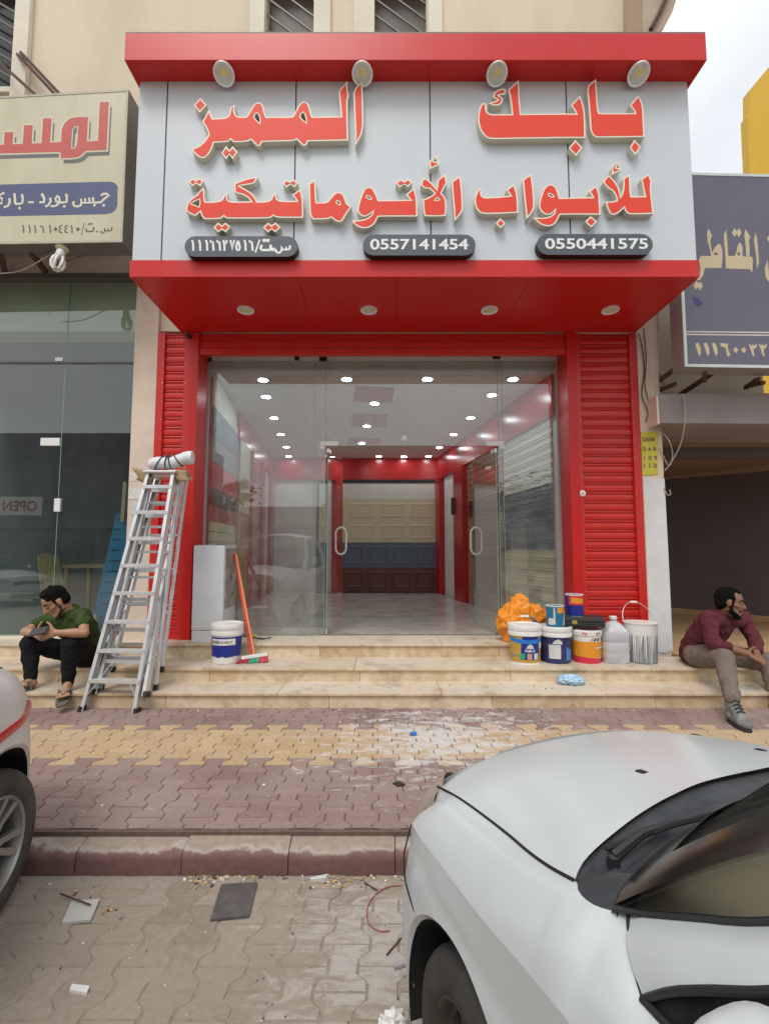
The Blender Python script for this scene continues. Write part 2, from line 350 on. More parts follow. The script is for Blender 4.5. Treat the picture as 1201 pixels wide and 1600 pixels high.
def paving(name, x0, x1, y0, y1, px, py, ztop, mats, pick, gap=.003, shear=0.0, depth=.012, jit=.0018, offset_half=True):
    """columns of blocks along y; every other column is shifted half a block so heads meet waists"""
    mb = MB(); tones = []
    k = 0; x = x0
    while x < x1:
        y = y0 - py + (py / 2 if (k % 2 and offset_half) else 0)
        while y < y1 + py:
            lp = paver_loop(x + (y - y0) * shear, y, px, py, gap)
            lp = [(p[0] + (p[1] - y) * shear, min(max(p[1], y0), y1)) for p in lp]
            if abs(area2(lp)) > 1e-4:
                dz = ztop + random.uniform(-jit, jit); tx = random.uniform(-.006, .006); ty = random.uniform(-.006, .006)
                cx, cy = x + (y - y0) * shear, y; f = lambda u, v, t, dz=dz, tx=tx, ty=ty, cx=cx, cy=cy: (u, v, dz + (u - cx) * tx + (v - cy) * ty + t)
                i = inset(lp, .003); b = len(mb.f); mi = pick(x, y, k)
                mb.add([f(p[0], p[1], 0) for p in i], [tuple(range(12))], mi)
                n = 12; vs = [f(p[0], p[1], -.004) for p in lp] + [f(p[0], p[1], 0) for p in i] + [f(p[0], p[1], -depth) for p in lp]
                mb.add(vs, [(j, (j + 1) % n, n + (j + 1) % n, n + j) for j in range(n)] + [(2 * n + j, 2 * n + (j + 1) % n, (j + 1) % n, j) for j in range(n)], mi)
                tn = random.random(); tones += [tn] * (len(mb.f) - b)
            y += py
        k += 1; x += px
    o = mb.build(name, mats); at = o.data.attributes.new('tone', 'FLOAT', 'FACE'); at.data.foreach_set('value', tones)
    return tag(o, kind='structure')
# broad ground sheets reaching far behind the camera and past both ends of the street
tag(MB().box((-120, -120, -.35), (120, YK0 + .01, -.1532)).build('road_base', M['joint_road']), kind='structure')
tag(MB().box((-120, YK1 - .02, -.35), (120, YP1 + .12, -.0045)).build('pavement_base', M['joint']), kind='structure')
tag(MB().box((-120, YP1 + .12, -.35), (120, 70, -.012)).build('ground', M['joint']), kind='structure')
YB0, YB1 = 3.22, 3.93
def pick(x, y, k): return 1 if (YB0 + (.1 if k % 2 else 0) - .02 < y < YB1 + (.1 if k % 2 else 0) - .08) else 0
paving('pavement', -7.5, 7.5, YK1 + .004, YP1 + .01, .142, .205, 0.0, [M['plum_pave'], M['ochre_pave']], pick, shear=-.02)
paving('road', -7.5, 7.5, -3.0, YK0 - .004, .15, .205, -.15, [M['road_pave']], lambda x, y, k: 0, shear=.03, gap=.004, jit=.0024, depth=.01)
# kerb stones: sloped concrete, plum paint worn off the upper part
mk, t, o_ = new_mat('worn_painted_kerb'); n = t.nodes.new; l = t.links.new
b = n('ShaderNodeBsdfPrincipled'); l(b.outputs[0], o_.inputs[0]); b.inputs['Roughness'].default_value = .85
tc = n('ShaderNodeTexCoord'); sp = n('ShaderNodeSeparateXYZ'); l(tc.outputs['Object'], sp.inputs[0])
nz = n('ShaderNodeTexNoise'); nz.inputs['Scale'].default_value = 5; nz.inputs['Detail'].default_value = 9; nz.inputs['Roughness'].default_value = .7; l(tc.outputs['Object'], nz.inputs['Vector'])
mr = n('ShaderNodeMapRange'); mr.inputs['From Min'].default_value = -.15; mr.inputs['From Max'].default_value = .02; l(sp.outputs[2], mr.inputs['Value'])
ad = n('ShaderNodeMath'); ad.operation = 'MULTIPLY_ADD'; l(nz.outputs[0], ad.inputs[0]); ad.inputs[1].default_value = .62; l(mr.outputs[0], ad.inputs[2])
rp = n('ShaderNodeValToRGB'); e = rp.color_ramp.elements; e[0].position = .72; e[0].color = (.175, .092, .082, 1); e[1].position = .99; e[1].color = (.33, .265, .21, 1)
e2 = rp.color_ramp.elements.new(.86); e2.color = (.215, .125, .11, 1); e3 = rp.color_ramp.elements.new(.92); e3.color = (.43, .36, .32, 1)
l(ad.outputs[0], rp.inputs[0])
n5 = n('ShaderNodeTexNoise'); n5.inputs['Scale'].default_value = 30; n5.inputs['Detail'].default_value = 6; l(tc.outputs['Object'], n5.inputs['Vector'])
r5 = n('ShaderNodeMapRange'); r5.inputs['To Min'].default_value = .7; r5.inputs['To Max'].default_value = 1.3; l(n5.outputs[0], r5.inputs['Value'])
m5 = n('ShaderNodeMix'); m5.data_type = 'RGBA'; m5.blend_type = 'MULTIPLY'; m5.inputs[0].default_value = 1; l(rp.outputs[0], m5.inputs[6]); l(r5.outputs[0], m5.inputs[7]); l(m5.outputs[2], b.inputs['Base Color'])
bp = n('ShaderNodeBump'); bp.inputs['Strength'].default_value = .4; bp.inputs['Distance'].default_value = .01; l(n5.outputs[0], bp.inputs['Height']); l(bp.outputs[0], b.inputs['Normal'])
M['kerb'] = mk
mb = MB(); x = -7.6
while x < 7.6:
    ln = .51 + random.uniform(-.004, .004); a, c2 = x + .002, x + ln - .002; dz = random.uniform(-.004, .004); dy = random.uniform(-.004, .004)
    prof = [(YK0 + .001, -.20), (YK0, -.09), (YK0 + .005, -.066), (YK0 + .018, -.048), (YK0 + .04, -.036), (YK1 - .015, -.024), (YK1, -.022), (YK1, -.20)]
    rows = [[(xx, y + dy, z + dz) for (y, z) in prof] for xx in (a, a + .012, c2 - .012, c2)]
    for r_, sgn in ((0, 1), (3, -1)):
        rows[r_] = [(p[0], p[1] + .003, p[2] - .003) for p in rows[r_]]
    mb.grid(rows); mb.add(rows[0], [tuple(range(8))]); mb.add(rows[-1], [tuple(range(8))[::-1]])
    x += ln
tag(mb.build('kerb', M['kerb'], smooth=40), kind='structure')

# ------------------------------------------------------------------ marble steps
def marble_mat():
    m, t, o = new_mat('beige_marble'); n = t.nodes.new; l = t.links.new
    b = n('ShaderNodeBsdfPrincipled'); l(b.outputs[0], o.inputs[0]); tc = n('ShaderNodeTexCoord')
    at = n('ShaderNodeAttribute'); at.attribute_name = 'tone'
    n1 = n('ShaderNodeTexNoise'); n1.inputs['Scale'].default_value = 6; n1.inputs['Detail'].default_value = 8; n1.inputs['Distortion'].default_value = 1.5; l(tc.outputs['Object'], n1.inputs['Vector'])
    a1 = n('ShaderNodeMath'); a1.operation = 'MULTIPLY_ADD'; l(at.outputs['Fac'], a1.inputs[0]); a1.inputs[1].default_value = .28; l(n1.outputs[0], a1.inputs[2])
    r = n('ShaderNodeValToRGB'); e = r.color_ramp.elements; e[0].position = .32; e[0].color = (.52, .36, .20, 1); e[1].position = .85; e[1].color = (.74, .62, .45, 1); l(a1.outputs[0], r.inputs[0])
    # upward faces carry trodden dust and pale paint smears (they lie on the stone, not in the light)
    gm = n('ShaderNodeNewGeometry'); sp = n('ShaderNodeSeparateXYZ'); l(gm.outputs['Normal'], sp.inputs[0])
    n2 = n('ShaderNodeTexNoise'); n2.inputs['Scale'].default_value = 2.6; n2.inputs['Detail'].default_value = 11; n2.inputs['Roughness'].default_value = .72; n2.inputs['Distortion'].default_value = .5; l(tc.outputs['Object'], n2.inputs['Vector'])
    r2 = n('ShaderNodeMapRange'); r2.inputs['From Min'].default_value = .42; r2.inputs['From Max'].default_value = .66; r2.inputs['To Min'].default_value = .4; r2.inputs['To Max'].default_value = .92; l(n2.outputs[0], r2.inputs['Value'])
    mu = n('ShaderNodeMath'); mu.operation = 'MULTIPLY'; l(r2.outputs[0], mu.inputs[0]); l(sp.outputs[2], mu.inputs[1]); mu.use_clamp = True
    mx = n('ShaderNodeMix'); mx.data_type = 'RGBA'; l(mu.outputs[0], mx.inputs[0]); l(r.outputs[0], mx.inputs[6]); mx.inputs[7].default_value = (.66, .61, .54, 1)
    n3 = n('ShaderNodeTexNoise'); n3.inputs['Scale'].default_value = 3.4; n3.inputs['Detail'].default_value = 10; n3.inputs['Roughness'].default_value = .7; l(tc.outputs['Object'], n3.inputs['Vector'])
    r3 = n('ShaderNodeMapRange'); r3.inputs['From Min'].default_value = .52; r3.inputs['From Max'].default_value = .68; r3.inputs['To Max'].default_value = .62; l(n3.outputs[0], r3.inputs['Value'])
    m3 = n('ShaderNodeMix'); m3.data_type = 'RGBA'; l(r3.outputs[0], m3.inputs[0]); l(mx.outputs[2], m3.inputs[6]); m3.inputs[7].default_value = (.34, .23, .13, 1)
    l(m3.outputs[2], b.inputs['Base Color']); b.inputs['Roughness'].default_value = .42
    bp = n('ShaderNodeBump'); bp.inputs['Strength'].default_value = .15; bp.inputs['Distance'].default_value = .004; l(n1.outputs[0], bp.inputs['Height']); l(bp.outputs[0], b.inputs['Normal'])
    return m
M['marble'] = marble_mat()
YR1, YR2, YR3 = YP1, 4.74, 5.189   # riser planes
def slabs(mb, tones, x0, x1, yf, yb, z0, z1, seed, ln=1.45):
    """one step: riser slabs under a tread slab with a small nosing"""
    rn = random.Random(seed); th = .026; x = x0 - rn.random() * ln
    while x < x1:
        a = max(x, x0); c = min(x + ln, x1)
        if c - a > .02:
            k = len(mb.f); mb.box((a + .0015, yf, z0 - .02), (c - .0015, yf + .03, z1 - th - .001), bev=.002); tones += [rn.random()] * (len(mb.f) - k)
        x += ln
    x = x0 - rn.random() * ln
    while x < x1:
        a = max(x, x0); c = min(x + ln, x1)
        if c - a > .02:
            k = len(mb.f); mb.box((a + .0015, yf - .022, z1 - th), (c - .0015, yb, z1), bev=.005); tones += [rn.random()] * (len(mb.f) - k)
        x += ln
def step_part(name, parent, args):
    mb = MB(); tones = []
    for a in args: slabs(mb, tones, *a)
    o = mb.build(name, M['marble'], parent); at = o.data.attributes.new('tone', 'FLOAT', 'FACE'); at.data.foreach_set('value', tones); return o
st = thing('entrance_steps', 'long beige marble steps with pale smears leading up to the red shop', 'steps', (0, YR1, 0))
XE = 3.02                          # the top step ends at the pillar on the right; the next shop's floor lies one step lower
step_part('step', st, [(-9, 9, YR1, YR2 + .031, 0, Z1, 1)])
step_part('step', st, [(-9, 9, YR2, YR3 + .031, Z1, Z2, 2)])
step_part('step', st, [(-9, 2.75, YR3, YG - .02, Z2, Z3, 5, 1.9)])
# fill under the treads
tag(MB().box((-9, YR1 + .032, -.3), (9, YR2 + .03, Z1 - .027)).box((-9, YR2 + .032, -.3), (9, YR3 + .03, Z2 - .027)).box((-9, YR3 + .032, -.3), (2.72, 5.6, Z3 - .027)).build('core', M['joint'], st))

# ================================================================== main building
bd = thing('main_building', 'beige rendered building rising behind the red shop sign', 'building', (0, YS, 0))
UY = 5.46
mb = MB()
XR = aty(1006, 20, 5.46).x
# upper wall between window openings (openings are real holes): list of window spans on the upper wall
wz0, wz1 = 5.55, 8.4
def wx(px, py=30): return aty(px, py, UY).x
wins = [(wx(-70, 60), wx(26, 60), aty(10, 142, UY).z), (wx(416, 20), wx(491, 20), 5.9), (wx(585, 20), wx(666, 20), 5.9)]
xs = [-9.0]
for a, c, zz in wins: xs += [a, c]
xs += [XR]
for i in range(0, len(xs), 2): mb.box((xs[i], UY, 3.96), (xs[i + 1], UY + .3, 9.5))
for a, c, zz in wins:
    mb.box((a, UY, 3.96), (c, UY + .3, zz)); mb.box((a, UY, 8.5), (c, UY + .3, 9.5))
mb.build('wall', M['beige'], bd)
MB().box((wx(28, 60), UY - .07, 4.97), (wx(51, 60), UY - .001, 9.5), bev=.006).build('pilaster', M['cream_wall'], bd)
for px0, px1 in ((491, 517), (553, 585), (668, 690), (392, 415)):
    MB().box((wx(px0, 20), UY - .05, 5.2), (wx(px1, 20), UY - .001, 9.5), bev=.006).build('pilaster', M['cream_wall'], bd)
M['win_dark'] = PM('dark_window_glass', (.03, .028, .026), .12, var=.2)
M['grille'] = PM('grey_grille_bars', (.13, .12, .11), .5, var=.1, metal=.3)
M['win_brown'] = PM('brown_window_board', (.10, .07, .055), .5, var=.3, vscale=5)
for i, (a, c, zz) in enumerate(wins):
    wn = MB().box((a, UY + .16, zz), (c, UY + .2, 8.5)).build('window', M['win_dark'] if i == 0 else M['win_brown'], bd)
    f = MB()
    for k in range(-14, 28):           # diagonal bars of the grille clipped to the opening
        z = zz + k * .22
        sl = -.62 if i == 0 else -.8
        p = [(a, z), (c, z + sl * (c - a))]
        def clip(p):
            (xa, za), (xb, zb) = p; r = []
            lo, hi = zz + .02, 8.45
            t0, t1 = 0, 1
            for lim, sg in ((lo, 1), (hi, -1)):
                da = (za - lim) * sg; db = (zb - lim) * sg
                if da < 0 and db < 0: return None
                if da < 0: t0 = max(t0, da / (da - db))
                if db < 0: t1 = min(t1, da / (da - db))
            if t1 - t0 < .05: return None
            return (xa + (xb - xa) * t0, za + (zb - za) * t0), (xa + (xb - xa) * t1, za + (zb - za) * t1)
        q = clip(p)
        if q: f.bar((q[0][0], UY + .06, q[0][1]), (q[1][0], UY + .06, q[1][1]), .014, .022)
    f.build('grille', M['grille'], wn)
    MB().box((a - .03, UY - .06, zz - .07), (c + .03, UY + .159, zz - .001), bev=.005).build('sill', M['cream_wall'], bd)
# rounded balcony slab at the top right corner, its underside brownish
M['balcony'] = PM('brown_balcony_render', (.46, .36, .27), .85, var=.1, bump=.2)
def bq(px, py): p = aty(px, py, 5.0); return (p.x, p.z)
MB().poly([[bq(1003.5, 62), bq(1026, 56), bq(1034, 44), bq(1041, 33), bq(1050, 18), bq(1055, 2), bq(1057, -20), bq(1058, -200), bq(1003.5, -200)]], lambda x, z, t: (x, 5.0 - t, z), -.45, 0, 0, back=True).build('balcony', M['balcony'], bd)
MB().tube([aty(1016, 46, 4.97), aty(1030, 20, 4.97), aty(1043, -12, 4.97), aty(1070, -90, 4.97)], .022, 8).build('drain_pipe', M['rust'], bd)
# ground floor: pillar strips beside the shopfront
MB().box((-2.90, YS - .02, .2), (-2.63, YS + .3, 4.9), bev=.004).build('pillar', M['pink_wall'], bd)
pr = MB().box((2.925, YS - .02, .2), (3.17, YS + .35, 4.9), bev=.004).build('pillar', M['pink_wall'], bd)
MB().poly([[(2.932, Z2 + .02), (3.0, Z2 + .005), (3.10, Z2 + .0), (3.177, Z2 + .03), (3.177, 1.2), (3.172, 2.2), (3.12, 2.21), (3.06, 2.19), (2.99, 2.22), (2.932, 2.2)]], lambda x, z, t: (x, YS - .02 - t, z), 0, .006).build('white_paint_patch', M['white_wall'], bd)
tag(bd)
# wall strip above the neighbouring glass on the left
MB().box((-9, UY - .02, aty(100, 433, UY).z), (-2.905, UY + .2, 4.9)).build('lintel', M['pink_wall'], bd)
MB().box((-9, YS - .06, aty(100, 439, YS).z), (-2.905, YS + .06, aty(100, 431, YS).z), bev=.004).build('window_head', M['grille'], bd)
MB().box((-9.0, YS - .03, Z3 - .001 + .001), (-2.905, YS + .12, Z3 + .035), bev=.004).build('plinth', M['cream_wall'], bd)
# ================================================================== the red shop sign
YF = 4.263                         # sign face
ZS = 3.918                         # underside
XL, XRS = -2.36, 2.915
ZB1 = 4.082; ZP1 = 5.87; ZT1 = 6.14
sg = thing('shop_sign', 'large white shop sign with coral Arabic letters, red canopy edges and three charcoal number plates', 'shop sign', (0, YF, ZS))
mb = MB().box((XL + .02, YF, ZB1 - .02), (XRS - .02, YS - .03, ZP1 + .02))
mb.build('panel', M['panel'], sg)
for p in (258, 461, 672, 887):
    X = aty(p, 250, YF).x; MB().box((X - .006, YF - .0015, ZB1), (X + .006, YF + .01, ZP1)).build('panel_seam', M['seam'], sg)
# lower red band and the underside returning to the shutters, in cassette panels with fine joints
mb = MB().box((XL, YF - .004, ZS), (XRS, YF + .03, ZB1), bev=.003)
mb.box((XL, YF + .03, ZS + .001), (XL + .03, YS - .025, ZB1)).box((XRS - .03, YF + .03, ZS + .001), (XRS, YS - .025, ZB1))
mb.build('lower_band', M['red'], sg)
mb = MB(); js = [XL + .031, XL + .30, XL + 1.55, .12, 1.35, XRS - .62, XRS - .031]
for a, c in zip(js, js[1:]): mb.box((a + .0012, YF + .031, ZS + .002), (c - .0012, YS - .026, ZS + .03), bev=.002)
mb.build('soffit', M['red'], sg)
# projecting top cornice
YO = 4.058; OXL, OXR = XL - .02, XRS + .035
mb = MB().box((OXL, YO, ZP1 + .001), (OXR, YO + .03, ZT1), bev=.004)
mb.box((OXL, YO + .03, ZT1 - .03), (OXR, UY - .01, ZT1 - .001)).box((OXL, YO + .03, ZP1 + .002), (OXL + .03, UY - .01, ZT1 - .031)).box((OXR - .03, YO + .03, ZP1 + .002), (OXR, UY - .01, ZT1 - .031))
jt = [OXL + .031, aty(262, 110, YO).x, aty(466, 110, YO).x, aty(672, 110, YO).x, aty(880, 110, YO).x, OXR - .031]
for a, c in zip(jt, jt[1:]): mb.box((a + .001, YO + .031, ZP1 + .0025), (c - .001, YF - .001, ZP1 + .02), bev=.001)
mb.build('cornice', M['red'], sg)
MB().box((OXL, YO + .002, ZT1 + .0005), (OXR, UY - .01, ZT1 + .014)).build('top_flashing', M['grille'], sg)

# lettering traced in the 8x crops; every loop is a solid box letter standing 65 mm off the panel
LD = .066
def PXF(crop):
    x0, y0, s = crop
    return lambda p: (x0 + p[0] * s, y0 + p[1] * s)
def sign_xz(px, Y=YF - LD):
    q = aty(px[0], px[1], Y); return (q.x, q.z)
CA = (290, 110, 150 / 1201); CC = (735, 110, 150 / 1201); CE = (280, 240, 150 / 1201); CF = (420, 240, 150 / 1201)
CG = (560, 240, 180 / 1201); CH = (730, 240, 150 / 1201); CI = (870, 240, 160 / 1201); CB = (430, 110, 150 / 1201); CD = (870, 110, 150 / 1201)
B = lambda *p: [(x + 1121, y) for x, y in p]        # crop B points written in crop A's frame
D_ = lambda *p: [(x + 1081, y) for x, y in p]       # crop D in C
F_ = lambda *p: [(x + 1121, y) for x, y in p]       # crop F in E
I_ = lambda *p: [(x * 1.0667 + 1121, y * 1.0667) for x, y in p]   # crop I in H
GL = []
def glyph(crop, outer, *holes): GL.append((crop, outer, holes))
glyph(CA, [(70, 985), (130, 965), (190, 930), (240, 880), (275, 830), (287, 795), (270, 745), (240, 690), (208, 645), (240, 590), (265, 540), (290, 490), (310, 530), (330, 580), (340, 600), (420, 598), (500, 592), (530, 575), (548, 545), (555, 500), (560, 465), (585, 445), (615, 430), (612, 480), (615, 530), (640, 570), (670, 580), (760, 578), (785, 545), (815, 490), (845, 440), (880, 405), (910, 398), (945, 405), (970, 440), (985, 500), (1000, 560), (1012, 582), (1100, 580)]
      + B((210, 580), (230, 560), (260, 500), (290, 440), (325, 400), (360, 388), (395, 398), (420, 430), (440, 500), (455, 555), (468, 580), (600, 578), (820, 575), (810, 450), (800, 350), (790, 262), (840, 205), (903, 132), (900, 200), (912, 280), (922, 330), (905, 352), (905, 500), (908, 700), (912, 875), (760, 878), (600, 882), (410, 885), (405, 905), (385, 935), (360, 942), (330, 930), (300, 895), (265, 862), (235, 882), (100, 886), (0, 888))
      + [(1000, 892), (955, 895), (945, 920), (925, 945), (900, 948), (870, 925), (840, 890), (812, 866), (785, 888), (700, 895), (600, 898), (585, 885), (565, 862), (545, 885), (520, 895), (400, 902), (355, 903), (345, 940), (325, 990), (300, 1035), (270, 1070), (240, 1092), (205, 1098), (170, 1085), (130, 1055), (95, 1018)],
      [(888, 533), (905, 545), (920, 575), (927, 620), (925, 655), (900, 632), (870, 600), (858, 580), (868, 553)],
      B((345, 525), (365, 545), (380, 590), (382, 650), (350, 621), (313, 580), (322, 543)))
glyph(CA, B((975, 245), (1085, 140), (1092, 250), (1098, 450), (1102, 650), (1095, 730), (1080, 800), (1040, 870), (1000, 940), (1000, 800), (990, 600), (980, 400)))
glyph(CA, [(187, 345), (265, 430), (178, 528), (103, 437)])
glyph(CA, [(507, 945), (548, 1000), (590, 945), (650, 1022), (588, 1110), (548, 1050), (507, 1110), (450, 1035)])
glyph(CC, [(165, 405), (195, 425), (195, 480), (205, 520), (235, 545), (300, 550), (515, 548), (505, 450), (490, 340), (468, 245), (530, 185), (597, 120), (605, 220), (615, 400), (628, 545), (900, 542)]
      + D_((100, 540), (235, 540), (225, 515), (205, 480), (170, 440), (225, 380), (282, 315), (310, 380), (335, 470), (345, 540), (350, 680), (352, 845), (0, 845))
      + [(900, 850), (600, 852), (400, 857), (240, 857), (190, 835), (140, 780), (105, 710), (90, 620), (95, 540), (110, 470), (135, 420)])
glyph(CC, [(405, 225), (440, 240), (433, 285), (412, 306), (375, 303), (355, 315), (380, 330), (405, 350), (398, 390), (375, 425), (330, 440), (270, 437), (228, 410), (280, 392), (320, 382), (335, 368), (305, 352), (280, 335), (283, 300), (310, 265), (350, 238)])
glyph(CC, D_((370, 210), (425, 155), (487, 105), (490, 200), (500, 350), (510, 470), (517, 525), (530, 535), (700, 535), (970, 535), (965, 510), (940, 475), (905, 440), (955, 380), (1015, 310), (1045, 370), (1070, 440), (1078, 520), (1082, 650), (1092, 832), (900, 835), (600, 838), (490, 840), (455, 820), (430, 785), (412, 735), (405, 600), (390, 400)))
glyph(CC, D_((225, 870), (312, 965), (238, 1070), (143, 972)))
glyph(CC, D_((965, 865), (1042, 958), (975, 1060), (905, 965)))
glyph(CE, [(310, 425), (270, 455), (235, 490), (225, 515), (175, 545), (130, 585), (105, 610), (92, 660), (82, 720), (120, 740), (165, 765), (205, 780), (225, 765), (262, 730), (272, 755), (285, 790), (315, 820), (400, 820), (520, 815), (545, 795), (558, 783), (575, 800), (600, 812), (800, 812), (1000, 812), (1150, 805)]
      + F_((55, 776), (90, 798), (200, 803), (430, 803), (432, 700), (428, 580), (415, 510), (392, 440), (340, 480), (290, 515), (330, 560), (345, 590), (250, 592), (150, 590), (110, 575), (95, 545), (95, 490), (52, 510))
      + [(1160, 545), (1145, 575), (1110, 592), (1060, 598), (975, 600), (960, 560), (930, 520), (890, 480), (840, 450), (775, 415), (755, 405), (840, 390), (935, 375), (960, 340), (985, 293), (930, 295), (860, 310), (780, 335), (690, 372), (690, 430), (690, 475), (730, 500), (770, 505), (830, 530), (870, 560), (895, 595), (800, 600), (650, 600), (615, 585), (600, 555), (600, 490), (560, 515), (550, 545), (535, 575), (500, 592), (420, 602), (330, 600), (318, 560), (318, 500)],
      [(152, 625), (200, 592), (253, 575), (258, 620), (245, 660), (200, 643)])
glyph(CE, [(172, 308), (210, 335), (255, 305), (305, 345), (262, 405), (212, 375), (165, 405), (115, 355)])
glyph(CE, [(487, 862), (535, 900), (580, 862), (640, 915), (580, 985), (535, 950), (490, 985), (430, 925)])
glyph(CE, [(1110, 862), (1158, 898), (1204, 862), (1267, 920), (1201, 985), (1158, 948), (1110, 985), (1050, 925)])
glyph(CE, F_((220, 325), (265, 350), (310, 322), (365, 365), (320, 420), (268, 385), (220, 425), (172, 375)))
glyph(CF, [(580, 322), (500, 378), (500, 500), (505, 650), (512, 770), (550, 822), (650, 822), (740, 818), (775, 800), (800, 815), (840, 845), (890, 858), (920, 840), (960, 770), (1035, 655), (985, 635), (965, 590), (945, 530), (920, 495), (880, 480), (840, 485), (810, 505), (775, 545), (735, 600), (680, 610), (600, 608), (592, 550), (588, 430)],
      [(860, 592), (880, 602), (888, 622), (884, 634), (862, 620), (846, 606)])
glyph(CG, [(115, 345), (70, 355), (40, 400), (15, 470), (-5, 540), (-15, 590), (0, 625), (40, 655), (80, 655), (115, 635), (150, 605), (132, 642), (90, 672), (40, 690), (-20, 695), (-71, 700), (-50, 730), (-10, 760), (40, 778), (90, 778), (140, 755), (175, 720), (195, 675), (205, 658), (300, 655), (450, 655), (613, 655), (612, 560), (608, 470), (595, 410), (577, 355), (530, 395), (493, 430), (525, 465), (538, 480), (400, 483), (210, 485), (195, 450), (175, 400), (150, 360)],
      [(92, 440), (115, 450), (130, 470), (118, 473), (100, 463), (86, 450)])
glyph(CG, [(435, 262), (475, 290), (515, 262), (562, 300), (515, 348), (475, 318), (430, 352), (388, 312)])
glyph(CG, [(680, 248), (655, 290), (648, 330), (690, 365), (735, 362), (770, 390), (790, 415), (750, 445), (710, 465), (668, 475), (672, 560), (678, 620), (690, 652), (800, 655), (905, 650), (915, 580), (915, 510), (905, 470), (885, 435), (865, 408), (885, 375), (905, 330), (922, 310), (912, 260), (900, 215), (860, 245), (822, 275), (818, 320), (812, 365), (775, 320), (730, 275)],
      [(820, 462), (836, 475), (833, 482), (800, 483)])
glyph(CG, [(797, 25), (760, 45), (735, 85), (742, 118), (738, 162), (790, 140), (840, 112), (838, 78), (800, 88), (775, 76), (790, 58), (814, 58), (817, 33)])
glyph(CG, [(1060, 228), (970, 292), (975, 400), (990, 560), (1000, 700), (1040, 660), (1080, 605), (1088, 560), (1080, 400)])
glyph(CH, [(160, 430), (130, 455), (105, 500), (88, 560), (88, 620), (110, 690), (150, 735), (200, 755), (400, 752), (632, 740), (632, 600), (620, 500), (600, 430), (577, 380), (530, 420), (483, 455), (520, 500), (535, 525), (380, 540), (220, 548), (185, 535), (172, 500), (172, 450)])
glyph(CH, [(408, 808), (475, 870), (418, 930), (353, 875)])
glyph(CH, [(797, 253), (690, 325), (700, 450), (720, 650), (735, 780), (740, 815), (790, 765), (825, 700), (838, 650), (825, 450), (805, 300)])
glyph(CH, [(1040, 380), (990, 395), (950, 440), (915, 530), (893, 620), (892, 670), (915, 720), (960, 755), (1010, 770), (1060, 750), (1093, 708), (1080, 745), (1050, 775), (1000, 795), (900, 805), (815, 800), (870, 850), (930, 895), (1000, 912), (1060, 900), (1110, 860), (1140, 800), (1155, 765)]
      + I_((200, 713), (507, 716), (500, 600), (495, 480), (480, 430), (456, 372), (410, 410), (372, 445), (400, 480), (415, 510), (200, 515), (30, 520), (15, 470), (0, 420)) + [(1090, 400)],
      [(1022, 502), (1050, 508), (1072, 535), (1060, 541), (1035, 530), (1016, 515)])
glyph(CH, I_((393, 733), (467, 795), (398, 867), (326, 795)))
glyph(CI, [(1077, 238), (1030, 265), (982, 298), (995, 350), (1010, 430), (1025, 498), (950, 500), (868, 500), (862, 450), (857, 350), (850, 238), (810, 265), (770, 295), (775, 360), (770, 420), (758, 470), (743, 500), (738, 450), (715, 390), (680, 330), (640, 285), (600, 253), (560, 290), (540, 340), (575, 380), (615, 420), (640, 425), (670, 465), (695, 520), (695, 547), (650, 560), (562, 568), (580, 620), (600, 670), (625, 710), (665, 720), (710, 700), (750, 670), (783, 638), (800, 680), (830, 705), (870, 712), (1000, 710), (1127, 705), (1118, 600), (1100, 450), (1098, 355), (1110, 335), (1090, 290)])
glyph(CI, [(722, 98), (690, 105), (650, 135), (635, 170), (648, 200), (638, 248), (690, 225), (747, 190), (747, 163), (715, 172), (690, 165), (700, 145), (730, 140), (734, 110)])
RIM = .013
for crop, outer, holes in GL:
    f = PXF(crop)
    loops = []
    for k, lp in enumerate((outer,) + tuple(holes)):
        q = [sign_xz(f(p)) for p in lp]
        if (area2(q) > 0) != (k == 0): q = q[::-1]
        loops.append(soften(q, 50))
    fr = lambda x, z, t: (x, YF - t, z)
    mb = MB().poly(loops, fr, .0, LD, 1, 0)
    face = [inset(loops[0], RIM)] + [inset(h, RIM * .8) for h in loops[1:]]
    mb.poly(face, fr, LD - .001, LD + .002, 2)
    mb.build('letter', [M['letter_rim'], M['letter_edge'], M['letter_red']], sg)
# number plates
def pill(x0, x1, z0, z1, n=10):
    r = (z1 - z0) / 2; zc = (z0 + z1) / 2
    return [(x1 - r + r * sin(pi * i / n), zc - r * cos(pi * i / n)) for i in range(n + 1)] + [(x0 + r - r * sin(pi * i / n), zc + r * cos(pi * i / n)) for i in range(n + 1)]
def digit_strokes(ch):
    return {'1': [[(.30, 1), (.50, .72), (.55, 0)]], '2': [[(.12, 1), (.18, .75), (.50, .70), (.82, .78), (.85, 1)], [(.14, .95), (.34, .5), (.36, 0)]],
            '3': [[(.02, 1), (.10, .76), (.36, .74), (.46, 1), (.56, .76), (.84, .74), (.95, 1)], [(.05, .95), (.28, .5), (.3, 0)]],
            '4': [[(.85, .98), (.25, .85), (.22, .68), (.6, .52), (.2, .36), (.2, .12), (.85, .02)]], '5': [[(.5, .98), (.22, .62), (.08, .28), (.2, .05), (.5, .0), (.8, .05), (.92, .28), (.78, .62), (.5, .98)]],
            '6': [[(.08, .98), (.18, .82), (.62, .86), (.68, .5), (.80, 0)]], '7': [[(.1, 1), (.48, 0), (.9, 1)]], '0': [[(.3, .5), (.5, .68), (.7, .5), (.5, .32), (.3, .5)]]}[ch]
DP = .075
fr = lambda x, z, t: (x, YF - t, z)
YN = YF - DP
plates = [((289, 369), (465, 401)), ((567, 366.5), (743, 399)), ((838, 365.5), (1020, 398))]
